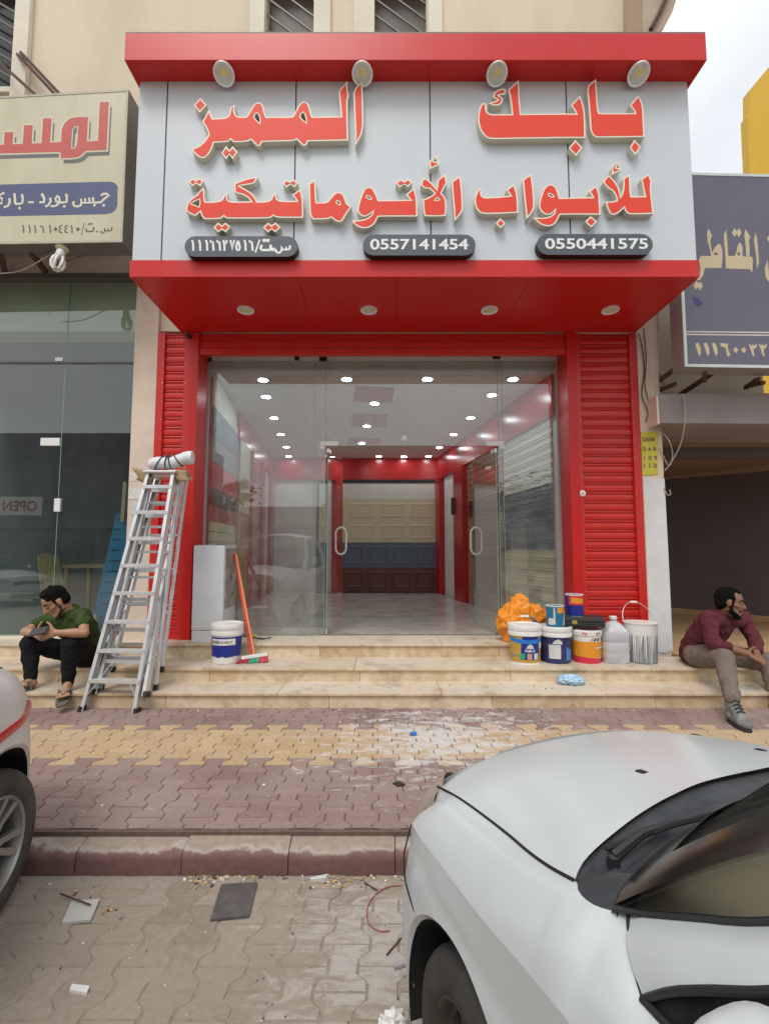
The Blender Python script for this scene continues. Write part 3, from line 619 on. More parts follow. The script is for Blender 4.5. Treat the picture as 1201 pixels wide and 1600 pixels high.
for k, (a, c) in enumerate(plates):
    x0, z1 = sign_xz(a, YN); x1, z0 = sign_xz(c, YN)
    p = MB().poly([pill(x0, x1, z0, z1)], fr, 0, DP, 0, 1).build('number_plate', [M['dark_plate'], M['maroon_side']], sg)
    t = MB()
    if k:
        ax, bx_ = (578, 731) if k == 1 else (851, 1011)
        ty0, ty1 = (390.5, 373.5) if k == 1 else (389.5, 372.5)
        q0 = sign_xz((ax, ty0), YN); q1 = sign_xz((bx_, ty1), YN)
        text_loops(t, '0557141454' if k == 1 else '0550441575', fr, q0[0], q1[0], q0[1], q1[1], DP + .003, bold=.022)
    else:
        G = lambda x, y: sign_xz((280 + x * .1665, 360 + y * .1665), YN)
        for ch, cxp in zip('1116627516', (132, 197, 262, 312, 374, 432, 500, 553, 622, 678)):
            w_ = 40 if ch not in '1' else 44
            for stn in digit_strokes(ch):
                pts = [G(cxp - w_ / 2 + u * w_ if ch != '1' else cxp - w_ / 2 + u * w_, 188 - v * 92) for u, v in stn]
                pen2(t, pts, .0098, fr, DP + .0012)
        for pl, wd in ((((755, 92), (716, 205)), .016), (((775, 142), (763, 172), (778, 186), (845, 186), (860, 172), (858, 142)), .024), (((790, 97), (812, 97)), .03), (((822, 97), (840, 97)), .03), (((868, 180), (890, 180)), .034),
                       (((1040, 148), (1036, 178), (1010, 182), (1004, 158), (998, 182), (970, 182), (962, 150), (962, 190), (940, 212), (915, 208), (905, 182)), .021)):
            pen2(t, [G(*p) for p in pl], wd / 2, fr, DP + .0012)
    t.build('number_text', M['white_txt'], p)
# lamps: four tilted dishes under the cornice and four flush rings in the soffit (all unlit)
M['lamp_rim'] = PM('white_lamp_rim', (.88, .88, .86), .35, var=.03)
M['lamp_glass'] = PM('frosted_lamp_glass', (.66, .68, .66), .18, var=.15, vscale=12)
M['lamp_chip'] = PM('yellow_lamp_chip', (.80, .72, .25), .4, var=.2, vscale=25)
def spot(pc, axis, R_, parent, name, ring=.16):
    q = Vector(axis).to_track_quat('Z', 'Y').to_matrix().to_4x4()
    b = MB().lathe([(R_ * .8, -.03), (R_ * 1.0, -.012), (R_, .004), (R_ * .98, .010), (R_ * (1 - ring), .006), (R_ * (1 - ring) * .98, -.004)], pc, 28, 0, q)
    o = b.build(name, M['lamp_rim'], parent, smooth=45)
    g = MB().lathe([(R_ * (1 - ring) * .99, 0), (R_ * .55, -.006), (R_ * .30, -.012), (0.0001, -.012)], pc, 28, 0, q); g.build('lens', M['lamp_glass'], o, smooth=60)
    c_ = MB().lathe([(R_ * .34, -.008), (R_ * .30, .004), (0.0001, .006)], Vector(pc) + q @ Vector((R_ * .05, R_ * .12, 0)), 12, 0, q); c_.build('lamp_chip', M['lamp_chip'], o, smooth=60)
    return o
for px in (350, 566, 776, 997):
    X = aty(px, 103, 4.14).x
    spot((X, 4.145, ZP1 - .045), (0, -.42, -.9), .098, sg, 'cornice_lamp')
for px in (384, 576, 764, 953):
    pc = atz(px, 484, ZS)
    spot((pc.x, pc.y, ZS - .004), (0, 0, -1), .088, sg, 'soffit_lamp', .22)
# ================================================================== shutters and the red frame round the entrance
def slat_sheet(mb, xa, xb, y, z0, z1, pitch=.108, dep=.016, m=0, dirx=(1, 0), org=None, arc=.006):
    """roll-shutter curtain: bowed slats with a double groove between them; runs along dirx from org"""
    prof = []; z = z0
    while z < z1 - 1e-4:
        for (a, d) in ((0, -dep), (.05, -dep), (.07, 0), (.20, .3 * arc), (.38, arc), (.56, .3 * arc), (.68, 0), (.71, -dep * .9), (.77, -dep * .9), (.79, -.002), (.90, .001), (.97, -.002)):
            zz = z + a * pitch
            if zz <= z1: prof.append((zz, d))
        z += pitch
    prof.append((z1, -dep))
    ox, oy = org if org else (0, y); nx, ny = dirx[1], -dirx[0]
    rows = [[(ox + dirx[0] * x + nx * d, oy + dirx[1] * x + ny * d, zz) for zz, d in prof] for x in (xa, xb)]
    return mb.grid(rows, m)
def side_shutter(name, label, x0, x1, s0, s1, rails, lock=None):
    t = thing(name, label, 'roller shutter', ((x0 + x1) / 2, YS, Z3), group='red shutters either side of the entrance')
    slat_sheet(MB(), s0, s1, YS + .012, Z3 + .03, ZS - .002).build('slats', M['red_shutter'], t, smooth=30)
    for a, c, d in rails: MB().box((a, YS - d, Z3 + .002), (c, YS + .06, ZS - .003), bev=.003).build('guide_rail', M['red_shutter'], t)
    MB().box((s0, YS - .004, Z3 + .002), (s1, YS + .03, Z3 + .045), bev=.004).build('bottom_bar', M['red_shutter'], t)
    rv = MB()
    k = 0; z = Z3 + .1
    while z < ZS - .1:
        for xx in (s0 - .012, s1 + .012): rv.lathe([(.0055, 0), (.004, .003), (.0001, .004)], (xx, YS - .0245, z), 8, 0, Vector((0, -1, 0)).to_track_quat('Z', 'Y').to_matrix().to_4x4())
        z += .216
    rv.build('rivets', M['chrome'], t)
    if lock:
        q = Vector((0, -1, 0)).to_track_quat('Z', 'Y').to_matrix().to_4x4(); p = aty(lock[0], lock[1], YS - .03)
        b = MB().lathe([(.036, -.01), (.036, .012), (.030, .016), (.0001, .017)], p, 20, 0, q).build('lock', M['white_plastic'], t, smooth=40)
        MB().box((p.x - .007, p.y - .021, p.z - .016), (p.x + .007, p.y - .0165, p.z + .016), bev=.003).lathe([(.014, 0), (.012, .004), (.0001, .005)], (p.x, p.y - .0165, p.z + .004), 12, 0, q).build('keyhole_cover', M['chrome'], b)
    return t
side_shutter('side_shutter', 'narrow red slatted shutter left of the glass entrance, behind the ladder', -2.628, -2.245, -2.545, -2.312, [(-2.628, -2.545, .024), (-2.312, -2.246, .024)])
side_shutter('side_shutter', 'wide red slatted shutter with a white lock, right of the glass entrance', 2.145, 2.922, 2.255, 2.835, [(2.207, 2.255, .024), (2.835, 2.922, .024)], (909, 771))
en = thing('entrance_surround', 'red aluminium frame and rolled-up shutter box around the glass entrance', 'door frame', (0, YS, Z3))
for a, c in ((-2.244, -2.145), (2.10, 2.206)):
    MB().box((a, YS - .045, Z3 + .001), (c, YS + .26, ZS - .004), bev=.004).build('post', M['red'], en)
for z0, z1, d in ((3.655, 3.733, .022), (3.741, 3.822, .010), (3.830, ZS - .004, .002)):
    MB().box((-2.144, YS - d, z0), (2.099, YS + .035, z1), bev=.006).build('shutter_box_slat', M['red_shutter'], en)
MB().obox(Matrix.Translation(aty(295, 525, YS - .06)), (.05, .05, .045), 0, .008).build('sensor', M['black'], en)

# ================================================================== glass shopfront
gx0, gx1 = -2.143, 2.098; GT = 3.70
hx0, hx1 = -.69, 1.353; ZD = 2.62
sf = thing('glass_shopfront', 'frameless glass shopfront with two glass doors standing open', 'shopfront', (0, YG, Z3))
def pane(name, a, c, z0, z1, parent=sf, y=YG):
    o = MB().box((a, y, z0), (c, y + .010, z1)).build(name, M['glass'], parent)
    return o
p1_ = pane('glass_panel', gx0, hx0 - .155, Z3 + .004, GT)
p1b = pane('glass_panel', hx0 - .150, hx0 - .02, Z3 + .004, GT)
p2_ = pane('glass_panel', hx1 + .075, gx1, Z3 + .004, GT)
p2b = pane('glass_panel', hx1 + .018, hx1 + .070, Z3 + .004, GT)
p3_ = pane('transom_panel', hx0 - .014, hx1 + .012, ZD + .03, GT)
for x in (hx0 - .1525, hx1 + .0725): MB().box((x - .0022, YG - .001, Z3 + .004), (x + .0022, YG + .011, GT)).build('glass_edge', M['glass_edge'], sf)
for x in (hx0 - .017, hx1 + .015): MB().box((x - .0025, YG - .0012, Z3 + .004), (x + .0025, YG + .0112, GT)).build('glass_edge', M['glass_edge'], sf)
for px, py, b_ in ((327, 562, 0), (464, 560, 0), (505, 561, 1), (775, 558, 1)):
    p = aty(px, py, YG); w_ = .045 if b_ else .028
    MB().box((p.x - w_, YG - .014, p.z - .022), (p.x + w_, YG + .024, p.z + .022), bev=.003).build('clamp', M['black'], sf)
for x, sgn in ((hx0, 1), (hx1, -1)):
    b_ = MB().box((x - .085 if sgn > 0 else x - .13, YG - .014, ZD + .028), (x + .13 if sgn > 0 else x + .085, YG + .024, ZD + .082), bev=.003)
    b_.box((x - .085 if sgn > 0 else x + .03, YG - .013, ZD - .012), (x - .03 if sgn > 0 else x + .085, YG + .023, ZD + .027), bev=.003)
    b_.build('patch_fitting', M['white_plastic'], sf)
p = aty(631, 685, YG); MB().box((p.x - .03, YG - .012, p.z - .032), (p.x + .03, YG + .022, p.z + .032), bev=.003).build('clamp', M['white_plastic'], sf)
def door(x, sgn, ang):
    LW = .80; zb = Z3 + .012
    d = Vector((sgn * cos(ang), sin(ang), 0)); n = Vector((-d.y, d.x, 0))
    rot = Matrix((d, n, Vector((0, 0, 1)))).transposed().to_4x4(); rot.translation = (x + sgn * .005, YG + .02, 0)
    T = lambda mb: [setattr(mb, 'v', [rot @ v for v in mb.v]), mb][1]
    o = T(MB().box((.012, -.005, zb), (LW, .005, ZD))).build('door', M['glass'], sf)
    T(MB().box((LW + .0003, -.0052, zb), (LW + .0035, .0052, ZD)).box((.006, -.0052, zb), (.0115, .0052, ZD))).build('glass_edge', M['glass_edge'], o)
    zc = aty(527, 845, YG + .72).z; hx = LW - .085
    loop = []
    for k in range(24):
        a = 2 * pi * k / 24; yy = .075 * cos(a); zz = .085 * sin(a)
        loop.append((hx, yy, zc + zz + (.095 if sin(a) > 0 else -.095)))
    T(MB().tube(loop, .0125, 10, closed=True)).build('handle', M['white_plastic'], o, smooth=60)
    T(MB().box((.004, -.014, zb - .002), (.13, .014, zb + .05), bev=.003).box((.004, -.014, ZD - .05), (.13, .014, ZD + .004), bev=.003)).build('hinge', M['chrome'], o)
    return o
door(hx0, 1, RAD(82)); door(hx1, -1, RAD(80))
MB().box((gx0, YG - .01, Z3 + .0005), (gx1, YG + .022, Z3 + .0035)).build('threshold', M['chrome'], sf)

# ================================================================== interior of the red shop (a room running back slightly to the left)
M['ceil'] = PM('white_ceiling', (.80, .78, .75), .8, var=.02)
M['floor'] = PM('dusty_marble_floor', (.50, .46, .40), .16, var=.2, vscale=3.5, dirt=(.66, .62, .55), dscale=4, damt=.6, rvar=.12)
M['in_red'] = PM('glossy_red_board', (.42, .024, .024), .25, var=.03, vscale=1, rvar=.02)
M['in_white'] = PM('white_room_wall', (.74, .73, .70), .7, var=.03)
M['cream'] = PM('cream_door_skin', (.62, .53, .36), .5, var=.04)
M['ivory'] = PM('ivory_door_skin', (.66, .64, .55), .5, var=.04)
M['slate'] = PM('slate_blue_door_skin', (.10, .125, .17), .45, var=.06)
M['brown'] = PM('chestnut_door_skin', (.115, .035, .022), .4, var=.1)
M['grey'] = PM('mid_grey_skin', (.22, .23, .25), .5, var=.05)
M['wood'] = PM('orange_wood_skin', (.42, .17, .07), .5, var=.25, vscale=6, stretch=(1, 1, 6))
M['tan_slat'] = PM('tan_slat', (.40, .25, .14), .45, var=.12)
LF, LB, RF, RB = Vector((-2.13, 5.72, 0)), Vector((-2.68, 11.25, 0)), Vector((2.085, 5.72, 0)), Vector((1.29, 11.25, 0))
ZC = 3.55
def st_plane(name, pts, m, th=.05):
    mb = MB(); n = (Vector(pts[1]) - Vector(pts[0])).cross(Vector(pts[2]) - Vector(pts[0])).normalized()
    k = len(pts); v = [Vector(p) for p in pts] + [Vector(p) - n * th for p in pts]
    mb.add(v, [tuple(range(k)), tuple(range(2 * k - 1, k - 1, -1))] + [(i, i + k, (i + 1) % k + k, (i + 1) % k) for i in range(k)])
    return tag(mb.build(name, m), kind='structure')
up = lambda p, z: (p.x, p.y, z)
st_plane('floor', [up(LF, Z3), up(RF, Z3), up(RB + Vector((-.1, .1, 0)), Z3), up(LB + Vector((.01, .1, 0)), Z3)], M['floor'])
st_plane('ceiling', [up(LF, ZC), up(LB, ZC), up(RB, ZC), up(RF, ZC)], M['ceil'])
st_plane('wall_left', [up(LF, Z3 - .05), up(LB, Z3 - .05), up(LB, ZC + .1), up(LF, ZC + .1)], M['in_white'], .1)
st_plane('wall_right', [up(RF, Z3 - .05), up(RF, ZC + .1), up(RB, ZC + .1), up(RB, Z3 - .05)], M['in_white'], .1)
st_plane('wall_back', [up(LB, Z3 - .05), up(RB, Z3 - .05), up(RB, ZC + .1), up(LB, ZC + .1)], M['in_white'], .1)
MB().box((-2.25, YG + .012, GT + .002), (2.2, YG + .1, ZS + .2)).box((-2.25, YG + .045, ZC - .012), (2.2, YG + .099, GT + .0015)).build('header_wall', M['in_white'], bd)
ld = (LB - LF).normalized(); rd = (RB - RF).normalized(); ln_ = Vector((ld.y, -ld.x, 0)); rn_ = Vector((-rd.y, rd.x, 0))
def on_wall(side, name, label, cat, a, c, z0, z1, m, th=.03, group=None, base=0.0):
    """board on a side wall between distances a and c from the glass"""
    o, d, n_ = (LF, ld, ln_) if side == 'L' else (RF, rd, rn_)
    X = Matrix((d, -n_ if side == 'L' else n_, Vector((0, 0, 1)))).transposed().to_4x4(); 
    mid = o + d * (a + c) / 2 + n_ * (base + th / 2 + .002); X.translation = (mid.x, mid.y, (z0 + z1) / 2)
    return tag(MB().obox(X, (c - a, th, z1 - z0), 0, .004).build(name, m), label, cat, group)
def wall_dist(side, px):
    o, d, n_ = (LF, ld, ln_) if side == 'L' else (RF, rd, rn_); q = atp(px, 800, o, n_); return (q - o).dot(d)
# red fascia boards under the ceiling
on_wall('R', 'fascia_board', 'long glossy red board under the ceiling along the right wall inside', 'fascia', .02, 5.6, ZC - .52, ZC - .002, M['in_red'], .05)
on_wall('L', 'fascia_board', 'long glossy red board under the ceiling along the left wall inside', 'fascia', 1.62, 5.6, ZC - .42, ZC - .002, M['in_red'], .05)
bw = thing('fascia_board', 'glossy red board above the three-coloured garage door on the back wall', 'fascia', (-.7, 11.2, 3))
MB().box((LB.x + .01, 11.19, 3.045), (RB.x + .02, 11.245, ZC - .002), bev=.003).build('panel', M['in_red'], bw)
def red_column(side, px0, px1, lab):
    a, c = sorted((wall_dist(side, px0), wall_dist(side, px1)))
    on_wall(side, 'red_column', lab, 'column', a, c, Z3 + .001, ZC - (.523 if side == 'R' else .423), M['in_red'], .12, 'red columns inside the shop')
red_column('R', 731, 717, 'red column on the right wall beside the slatted shutter sample')
red_column('R', 694, 683.5, 'red column in the far right corner by the garage door')
a = wall_dist('R', 724); q = RF + rd * a + rn_ * .13
# slatted shutter sample on the right wall, in three colours
rs = thing('shutter_sample', 'tall slatted shutter sample in cream, slate and cream bands on the right wall', 'shutter sample', (RF.x, RF.y, Z3))
a0, a1, a2 = .10, 1.62, wall_dist('R', 732) - .03
def band(side, a, c, z0, z1, m, parent, name, pitch=.10):
    o, d, n_ = (LF, ld, ln_) if side == 'L' else (RF, rd, rn_)
    og = o + n_ * .02; dd = d if side == 'R' else d
    mb = MB(); slat_sheet(mb, a, c, 0, z0, z1, pitch, .010, 0, (d.x, d.y), (og.x, og.y), .006)
    if side == 'R': mb.v = [v for v in mb.v]
    ob = mb.build(name, m, parent, smooth=30); return ob
zz = [Z3 + .02, 1.40, 2.22, ZC - .525]
for m_, z0, z1 in ((M['cream'], zz[0], zz[1]), (M['slate'], zz[1], zz[2]), (M['ivory'], zz[2], zz[3])): band('R', a0, a1, z0, z1, m_, rs, 'slat_band', .125)
r2 = thing('shutter_sample', 'brown over tan slatted shutter sample on the right wall, seen behind the open door', 'shutter sample', (RF.x, RF.y, Z3))
for m_, z0, z1 in ((M['tan_slat'], Z3 + .02, 2.0), (M['brown'], 2.0, 2.3), (M['tan_slat'], 2.3, ZC - .525)): band('R', a1 + .05, a2, z0, z1, m_, r2, 'slat_band', .11)
p = atp(717.5, 791, RF, rn_)
sk = thing('wall_speaker', 'small black box speaker on the white wall past the right door', 'speaker', (p.x, p.y, p.z))
MB().obox(Matrix.Translation((p.x - .09, p.y, p.z)), (.15, .17, .34), 0, .01).build('cabinet', M['black'], sk)
MB().tube([(p.x - .02, p.y - .02, p.z - .17), (p.x - .05, p.y - .03, p.z - .7), (p.x - .03, p.y - .02, p.z - 1.2)], .006, 6).build('cable', M['black'], sk)
# sectional garage door at the back
yb = 11.19
def bxp(px): return aty(px, 800, yb).x
def bzp(py): return aty(600, py, yb).z
gd = thing('garage_door', 'sectional garage door sample with ivory, cream, slate blue and chestnut panels', 'garage door', (bxp(590), yb, Z3))
gxa, gxb = bxp(498), bxp(681)
MB().box((gxa - .04, yb - .03, Z3 + .001), (gxa, yb, 3.04)).box((gxb, yb - .03, Z3 + .001), (gxb + .03, yb, 3.04)).box((gxa, yb - .03, bzp(755)), (gxb, yb, 3.04)).box((gxa, yb - .03, Z3 + .001), (gxb, yb, Z3 + .03)).build('door_frame', M['black'], gd)
def section(z0, z1, m, n_, rows=1):
    mb = MB().box((gxa + .001, yb - .02, z0 + .002), (gxb - .001, yb + .01, z1 - .002))
    for r_ in range(rows):
        za = z0 + (z1 - z0) * r_ / rows; zb = z0 + (z1 - z0) * (r_ + 1) / rows
        for k in range(n_):
            xa = gxa + (gxb - gxa) * (k + .1) / n_; xb = gxa + (gxb - gxa) * (k + .9) / n_
            o2 = [(xa, za + .08), (xb, za + .08), (xb, zb - .08), (xa, zb - .08)]
            i1 = inset(o2, .03); i2 = inset(o2, .07)
            for lo, hi, t0, t1 in ((o2, i1, .0205, .030), (i1, i2, .030, .013 + .008)):
                for e in range(4):
                    e2 = (e + 1) % 4
                    mb.quad((lo[e][0], yb - t0, lo[e][1]), (lo[e2][0], yb - t0, lo[e2][1]), (hi[e2][0], yb - t1, hi[e2][1]), (hi[e][0], yb - t1, hi[e][1]))
            mb.quad(*[(x, yb - .027, z) for x, z in i2])
            for e in range(4):
                e2 = (e + 1) % 4
                mb.quad((i2[e][0], yb - .021, i2[e][1]), (i2[e2][0], yb - .021, i2[e2][1]), (i2[e2][0], yb - .027, i2[e2][1]), (i2[e][0], yb - .027, i2[e][1]))
    mb.build('door_section', m, gd)
section(Z3 + .03, bzp(887), M['brown'], 5); section(bzp(887), bzp(847.5), M['slate'], 5)
section(bzp(847.5), bzp(781), M['cream'], 4, 2)
MB().box((gxa + .001, yb - .02, bzp(781) + .002), (gxb - .001, yb + .01, bzp(755) - .002)).build('door_section', M['ivory'], gd)
# arched stack of panel samples on the left wall
def lz(px, py): q = atp(px, py, LF, ln_); return (q - LF).dot(ld), q.z
ar = thing('panel_sample_board', 'arched red display board with cream, slate, grey, red and black panel samples', 'display board', (LF.x, LF.y, 1.5))
frL = lambda a, z, t: tuple(LF + ld * a + ln_ * (.004 + t) + Vector((0, 0, z)))
ax0, ax1 = .05, lz(366, 700)[0]
MB().poly([[(.02, Z3 + .02), (ax1 + .12, Z3 + .02), (ax1 + .12, 3.0), (ax1 - .02, 3.25), (ax1 - .3, 3.42), (.3, 3.5), (.02, 3.5)]], frL, 0, .02).build('backboard', M['in_red'], ar)
rowsz = [3.42, 2.83, 2.52, 2.20, 1.93, 1.56]
zs_ = [lz(340, y)[1] for y in (600, 648, 692, 730, 768, 792)]
arcp = [(ax0, zs_[1])] + [(ax1, zs_[1])] + [(ax1 - (ax1 - ax0) * (1 - cos(t * pi / 20)) , zs_[1] + (zs_[0] - zs_[1]) * sin(t * pi / 20)) for t in range(1, 11)] + [(ax0, zs_[0])]
MB().poly([arcp], frL, .0205, .045).build('panel_sample', M['ivory'], ar)
for k, m_ in enumerate((M['slate'], M['grey'], M['red'], M['black'])):
    MB().poly([[(ax0, zs_[k + 2] + .004), (ax1, zs_[k + 2] + .004), (ax1, zs_[k + 1] - .004), (ax0, zs_[k + 1] - .004)]], frL, .0205, .045).build('panel_sample', m_, ar)
z0_, z1_ = lz(340, 862)[1], lz(340, 818)[1]
mb = MB()
for k in range(3): mb.poly([[(ax0, z0_ + (z1_ - z0_) * k / 3 + .006), (ax1, z0_ + (z1_ - z0_) * k / 3 + .006), (ax1, z0_ + (z1_ - z0_) * (k + 1) / 3 - .002), (ax0, z0_ + (z1_ - z0_) * (k + 1) / 3 - .002)]], frL, .0205, .045 + .002 * k)
mb.build('siding_sample', M['cream'], ar)
for k, (pa, pb, m_, nm, lb) in enumerate(((369, 385, 'wood', 'wall_sample', 'cream and orange wood siding sample on the left wall past the arched board'), (397, 402, 'black', 'wall_sample', 'dark narrow panel sample between red columns on the left wall'), (408, 416, 'cream', 'wall_sample', 'pale narrow panel sample far along the left wall'))):
    a_, c_ = lz(pa, 800)[0], lz(pb, 800)[0]
    o = on_wall('L', nm, lb, 'panel sample', a_, c_, Z3 + .05, ZC - .6, M[m_], .03)
    if k == 0:
        t = MB(); 
        for q in range(9): t.poly([[(a_ + .01, 2.0 + .15 * q), (c_ - .01, 2.0 + .15 * q), (c_ - .01, 2.145 + .15 * q), (a_ + .01, 2.145 + .15 * q)]], frL, .033, .045)
        t.build('siding_sample', M['cream'], o)
for pa, pb, lb in ((386, 396, 'red column on the left wall beside the orange siding sample'), (403, 407, 'slim red column on the left wall by the pale sample'), (417, 424, 'red column in the far left corner')):
    a_, c_ = lz(pa, 800)[0], lz(pb, 800)[0]; on_wall('L', 'red_column', lb, 'column', a_, c_, Z3 + .001, ZC - .423, M['in_red'], .10, 'red columns inside the shop')
# ceiling: three red coffers in a white drop frame, and downlights
cf = thing('ceiling_rose', 'row of three red squares set in the white ceiling', 'ceiling panel', (-.1, 7.5, ZC))
def cpt(px, py): return atz(px, py, ZC - .012)
for q in (((556, 604), (616, 607), (612, 630), (552, 628)), ((552, 647), (606, 649), (602, 668), (549, 667)), ((546, 684), (594, 686), (592, 695), (542, 694))):
    v = [cpt(*p) for p in q]; f = MB().add(v + [Vector((p.x, p.y, ZC - .001)) for p in v], [(3, 2, 1, 0), (4, 5, 6, 7)] + [(i, (i + 1) % 4, 4 + (i + 1) % 4, 4 + i) for i in range(4)])
    f.build('coffer', M['in_red'], cf)
M['downlight'] = EMIT('lit_downlight', (.86, .95, 1.0), 52.0)
M['down_rim'] = PM('downlight_rim', (.62, .68, .72), .3, metal=.3)
dl0 = None
down = [(-1.535, 5.93), (-1.66, 6.6), (-1.8, 7.68), (-1.93, 8.8), (-2.05, 9.9), (-2.2, 10.9), (-.476, 5.90), (.541, 5.90), (1.617, 5.90), (1.487, 6.52), (1.401, 7.67), (1.281, 8.8), (1.152, 9.95), (1.011, 10.9), (-.145, 6.9), (-.306, 8.2), (-.458, 9.55), (-.127, 10.9), (-1.2, 10.95), (.45, 10.95)]
down_lab = 'small lit white downlight in the shop ceiling'
for k, (x, y) in enumerate(down):
    if dl0 is None:
        dl0 = thing('downlight', down_lab, 'downlight', (x, y, ZC), group='lit downlights in the shop ceiling')
        MB().lathe([(.063, -.012), (.096, -.014), (.100, -.006), (.100, -.0005)], (0, 0, 0), 24).build('trim_ring', M['down_rim'], dl0, smooth=50, local=True)
        MB().lathe([(.0001, -.018), (.040, -.0175), (.062, -.0125)], (0, 0, 0), 20).build('lens', M['downlight'], dl0, smooth=50, local=True)
    else:
        c_ = copy_tree(dl0); c_.location = (x, y, ZC)
# ================================================================== left neighbour: glass front, old light box sign
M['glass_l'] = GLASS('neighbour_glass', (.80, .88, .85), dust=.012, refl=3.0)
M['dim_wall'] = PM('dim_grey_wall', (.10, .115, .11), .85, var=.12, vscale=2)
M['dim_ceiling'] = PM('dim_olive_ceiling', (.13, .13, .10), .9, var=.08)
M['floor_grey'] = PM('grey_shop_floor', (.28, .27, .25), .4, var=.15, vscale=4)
ns = thing('neighbour_shopfront', 'plain glass shopfront left of the red shop, under the old cream sign', 'shopfront', (-4.5, YS, Z3))
zt = aty(100, 437, YS).z
xe1, xe2 = aty(94, 700, YS).x, aty(124, 700, YS).x
for a, c in ((-9, -6.2), (-6.195, xe1 - .003), (xe1 + .003, -2.908)):
    MB().box((a, YS + .02, Z3 + .036), (c, YS + .03, zt)).build('glass_panel', M['glass_l'], ns)
MB().box((xe1 - .0028, YS + .018, Z3 + .036), (xe1 + .0028, YS + .031, zt)).build('glass_edge', M['glass_edge'], ns)
ze = aty(100, 566, YS).z
MB().box((-9, YS + .005, ze - .012), (-2.91, YS + .019, ze + .012)).build('transom_bar', M['grille'], ns)
for px, py, hw, hh in ((92, 561, .045, .022), (78, 690, .11, .045), (89, 789, .035, .075)):
    p = aty(px, py, YS); MB().box((p.x - hw, YS + .004, p.z - hh), (p.x + hw, YS + .046, p.z + hh), bev=.004).build('clamp', M['white_plastic'], ns)
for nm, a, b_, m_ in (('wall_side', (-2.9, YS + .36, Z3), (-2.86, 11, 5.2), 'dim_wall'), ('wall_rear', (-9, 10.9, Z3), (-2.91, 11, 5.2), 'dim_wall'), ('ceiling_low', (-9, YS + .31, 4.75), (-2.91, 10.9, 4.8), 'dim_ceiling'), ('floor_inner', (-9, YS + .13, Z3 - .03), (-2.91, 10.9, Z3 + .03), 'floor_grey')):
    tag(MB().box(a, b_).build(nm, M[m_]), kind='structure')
M['blue_board'] = PM('blue_painted_board', (.008, .17, .38), .5, var=.1)
bb = thing('blue_board', 'tall blue board leaning on the glass inside the left shop, behind the ladder', 'board', (-2.98, 5.75, Z3))
q = [aty(182, 802, 5.75), aty(196, 800, 5.75), aty(212, 985, 5.62), aty(141, 985, 5.62)]
MB().add([p for p in q] + [p + Vector((0, .04, 0)) for p in q], [(3, 2, 1, 0), (4, 5, 6, 7), (0, 1, 5, 4), (1, 2, 6, 5), (2, 3, 7, 6), (3, 0, 4, 7)]).build('panel', M['blue_board'], bb)
sl_ = MB()
for k in range(9):
    f = (k + .6) / 11; p0 = q[0].lerp(q[3], f); p1 = q[1].lerp(q[2], f)
    a_ = p0.lerp(p1, .12); b_ = p0.lerp(p1, .62); sl_.bar(a_ + Vector((0, -.003, 0)), b_ + Vector((0, -.003, .004)), .006, .008)
sl_.build('slot_row', M['black'], bb)
M['pine'] = PM('raw_pine', (.52, .37, .20), .7, var=.2, vscale=4, stretch=(8, 8, .6))
for k, (a, c, lab) in enumerate((((196, 753, 5.7), (192, 815, 5.7), 'short pine stick propped above the blue board behind the glass'), ((150, 960, 5.56), (149, 995, 5.56), 'stub of pine batten on the floor behind the glass by the ladder'))):
    tag(MB().bar(aty(*a), aty(*c), .04, .03, bev=.003).build('pine_stick', M['pine']), lab, 'wood stick')
wp = [((66, 868, 7.4), (76, 960, 7.0)), ((72, 865, 7.4), (88, 958, 7.0)), ((84, 868, 7.4), (101, 955, 7.1))]
for k, (a, c) in enumerate(wp):
    tag(MB().bar(aty(*a), aty(*c), .12, .02, bev=.003).build('leaning_plank', M['pine']), 'pale plank leaning inside the dim left shop', 'plank', 'planks leaning inside the left shop')
tb = thing('work_table', 'rough wooden table inside the dim left shop', 'table', (-4.2, 8, Z3 + .03))
p0, p1 = aty(110, 882, 7.8), aty(178, 888, 7.8)
MB().box((p0.x, 7.6, p0.z - .05), (p1.x, 8.3, p0.z), bev=.004).build('tabletop', M['pine'], tb)
for x in (p0.x + .05, p1.x - .05):
    for y in (7.66, 8.24): MB().box((x - .03, y - .03, Z3 + .031), (x + .03, y + .03, p0.z - .051)).build('leg', M['pine'], tb)
# sign box
M['old_cream'] = PM('yellowed_sign_face', (.60, .555, .40), .45, var=.05, vscale=1.5, dirt=(.42, .36, .22), dscale=2.2, damt=.55, stretch=(1, 1, .4))
M['sign_case'] = PM('grey_green_sign_case', (.17, .165, .145), .5, var=.1)
M['sign_red'] = PM('faded_red_lettering', (.56, .10, .08), .5, var=.06, vscale=5)
M['sign_navy'] = PM('faded_navy_field', (.085, .10, .20), .5, var=.08, vscale=3)
M['sign_shadow'] = PM('grey_drop_lettering', (.14, .14, .14), .5)
M['brown_txt'] = PM('brown_lettering', (.14, .095, .055), .5)
YL = 4.75
ls = thing('neighbour_sign', 'weathered cream light box sign with red Arabic word and navy band', 'shop sign', (-3.6, YL, 4))
def lq(px, py): p = aty(px, py, YL); return (p.x, p.z)
frl = lambda x, z, t: (x, YL - t, z)
outl = [lq(201.5, 140), lq(192, 379), lq(-350, 388), lq(-350, 170)]
if area2(outl) < 0: outl = outl[::-1]
MB().poly([outl], frl, -.22, -.004, 0, back=True).build('case', M['sign_case'], ls)
MB().poly([inset(outl, .022)], frl, -.004, .002).build('face', M['old_cream'], ls)
rm = MB().poly([inset(outl, .002), inset(outl, .024)[::-1]], frl, -.004, .006); rm.build('rim', PM('worn_rim', (.48, .46, .36), .5, dirt=(.25, .22, .16), dscale=8), ls)
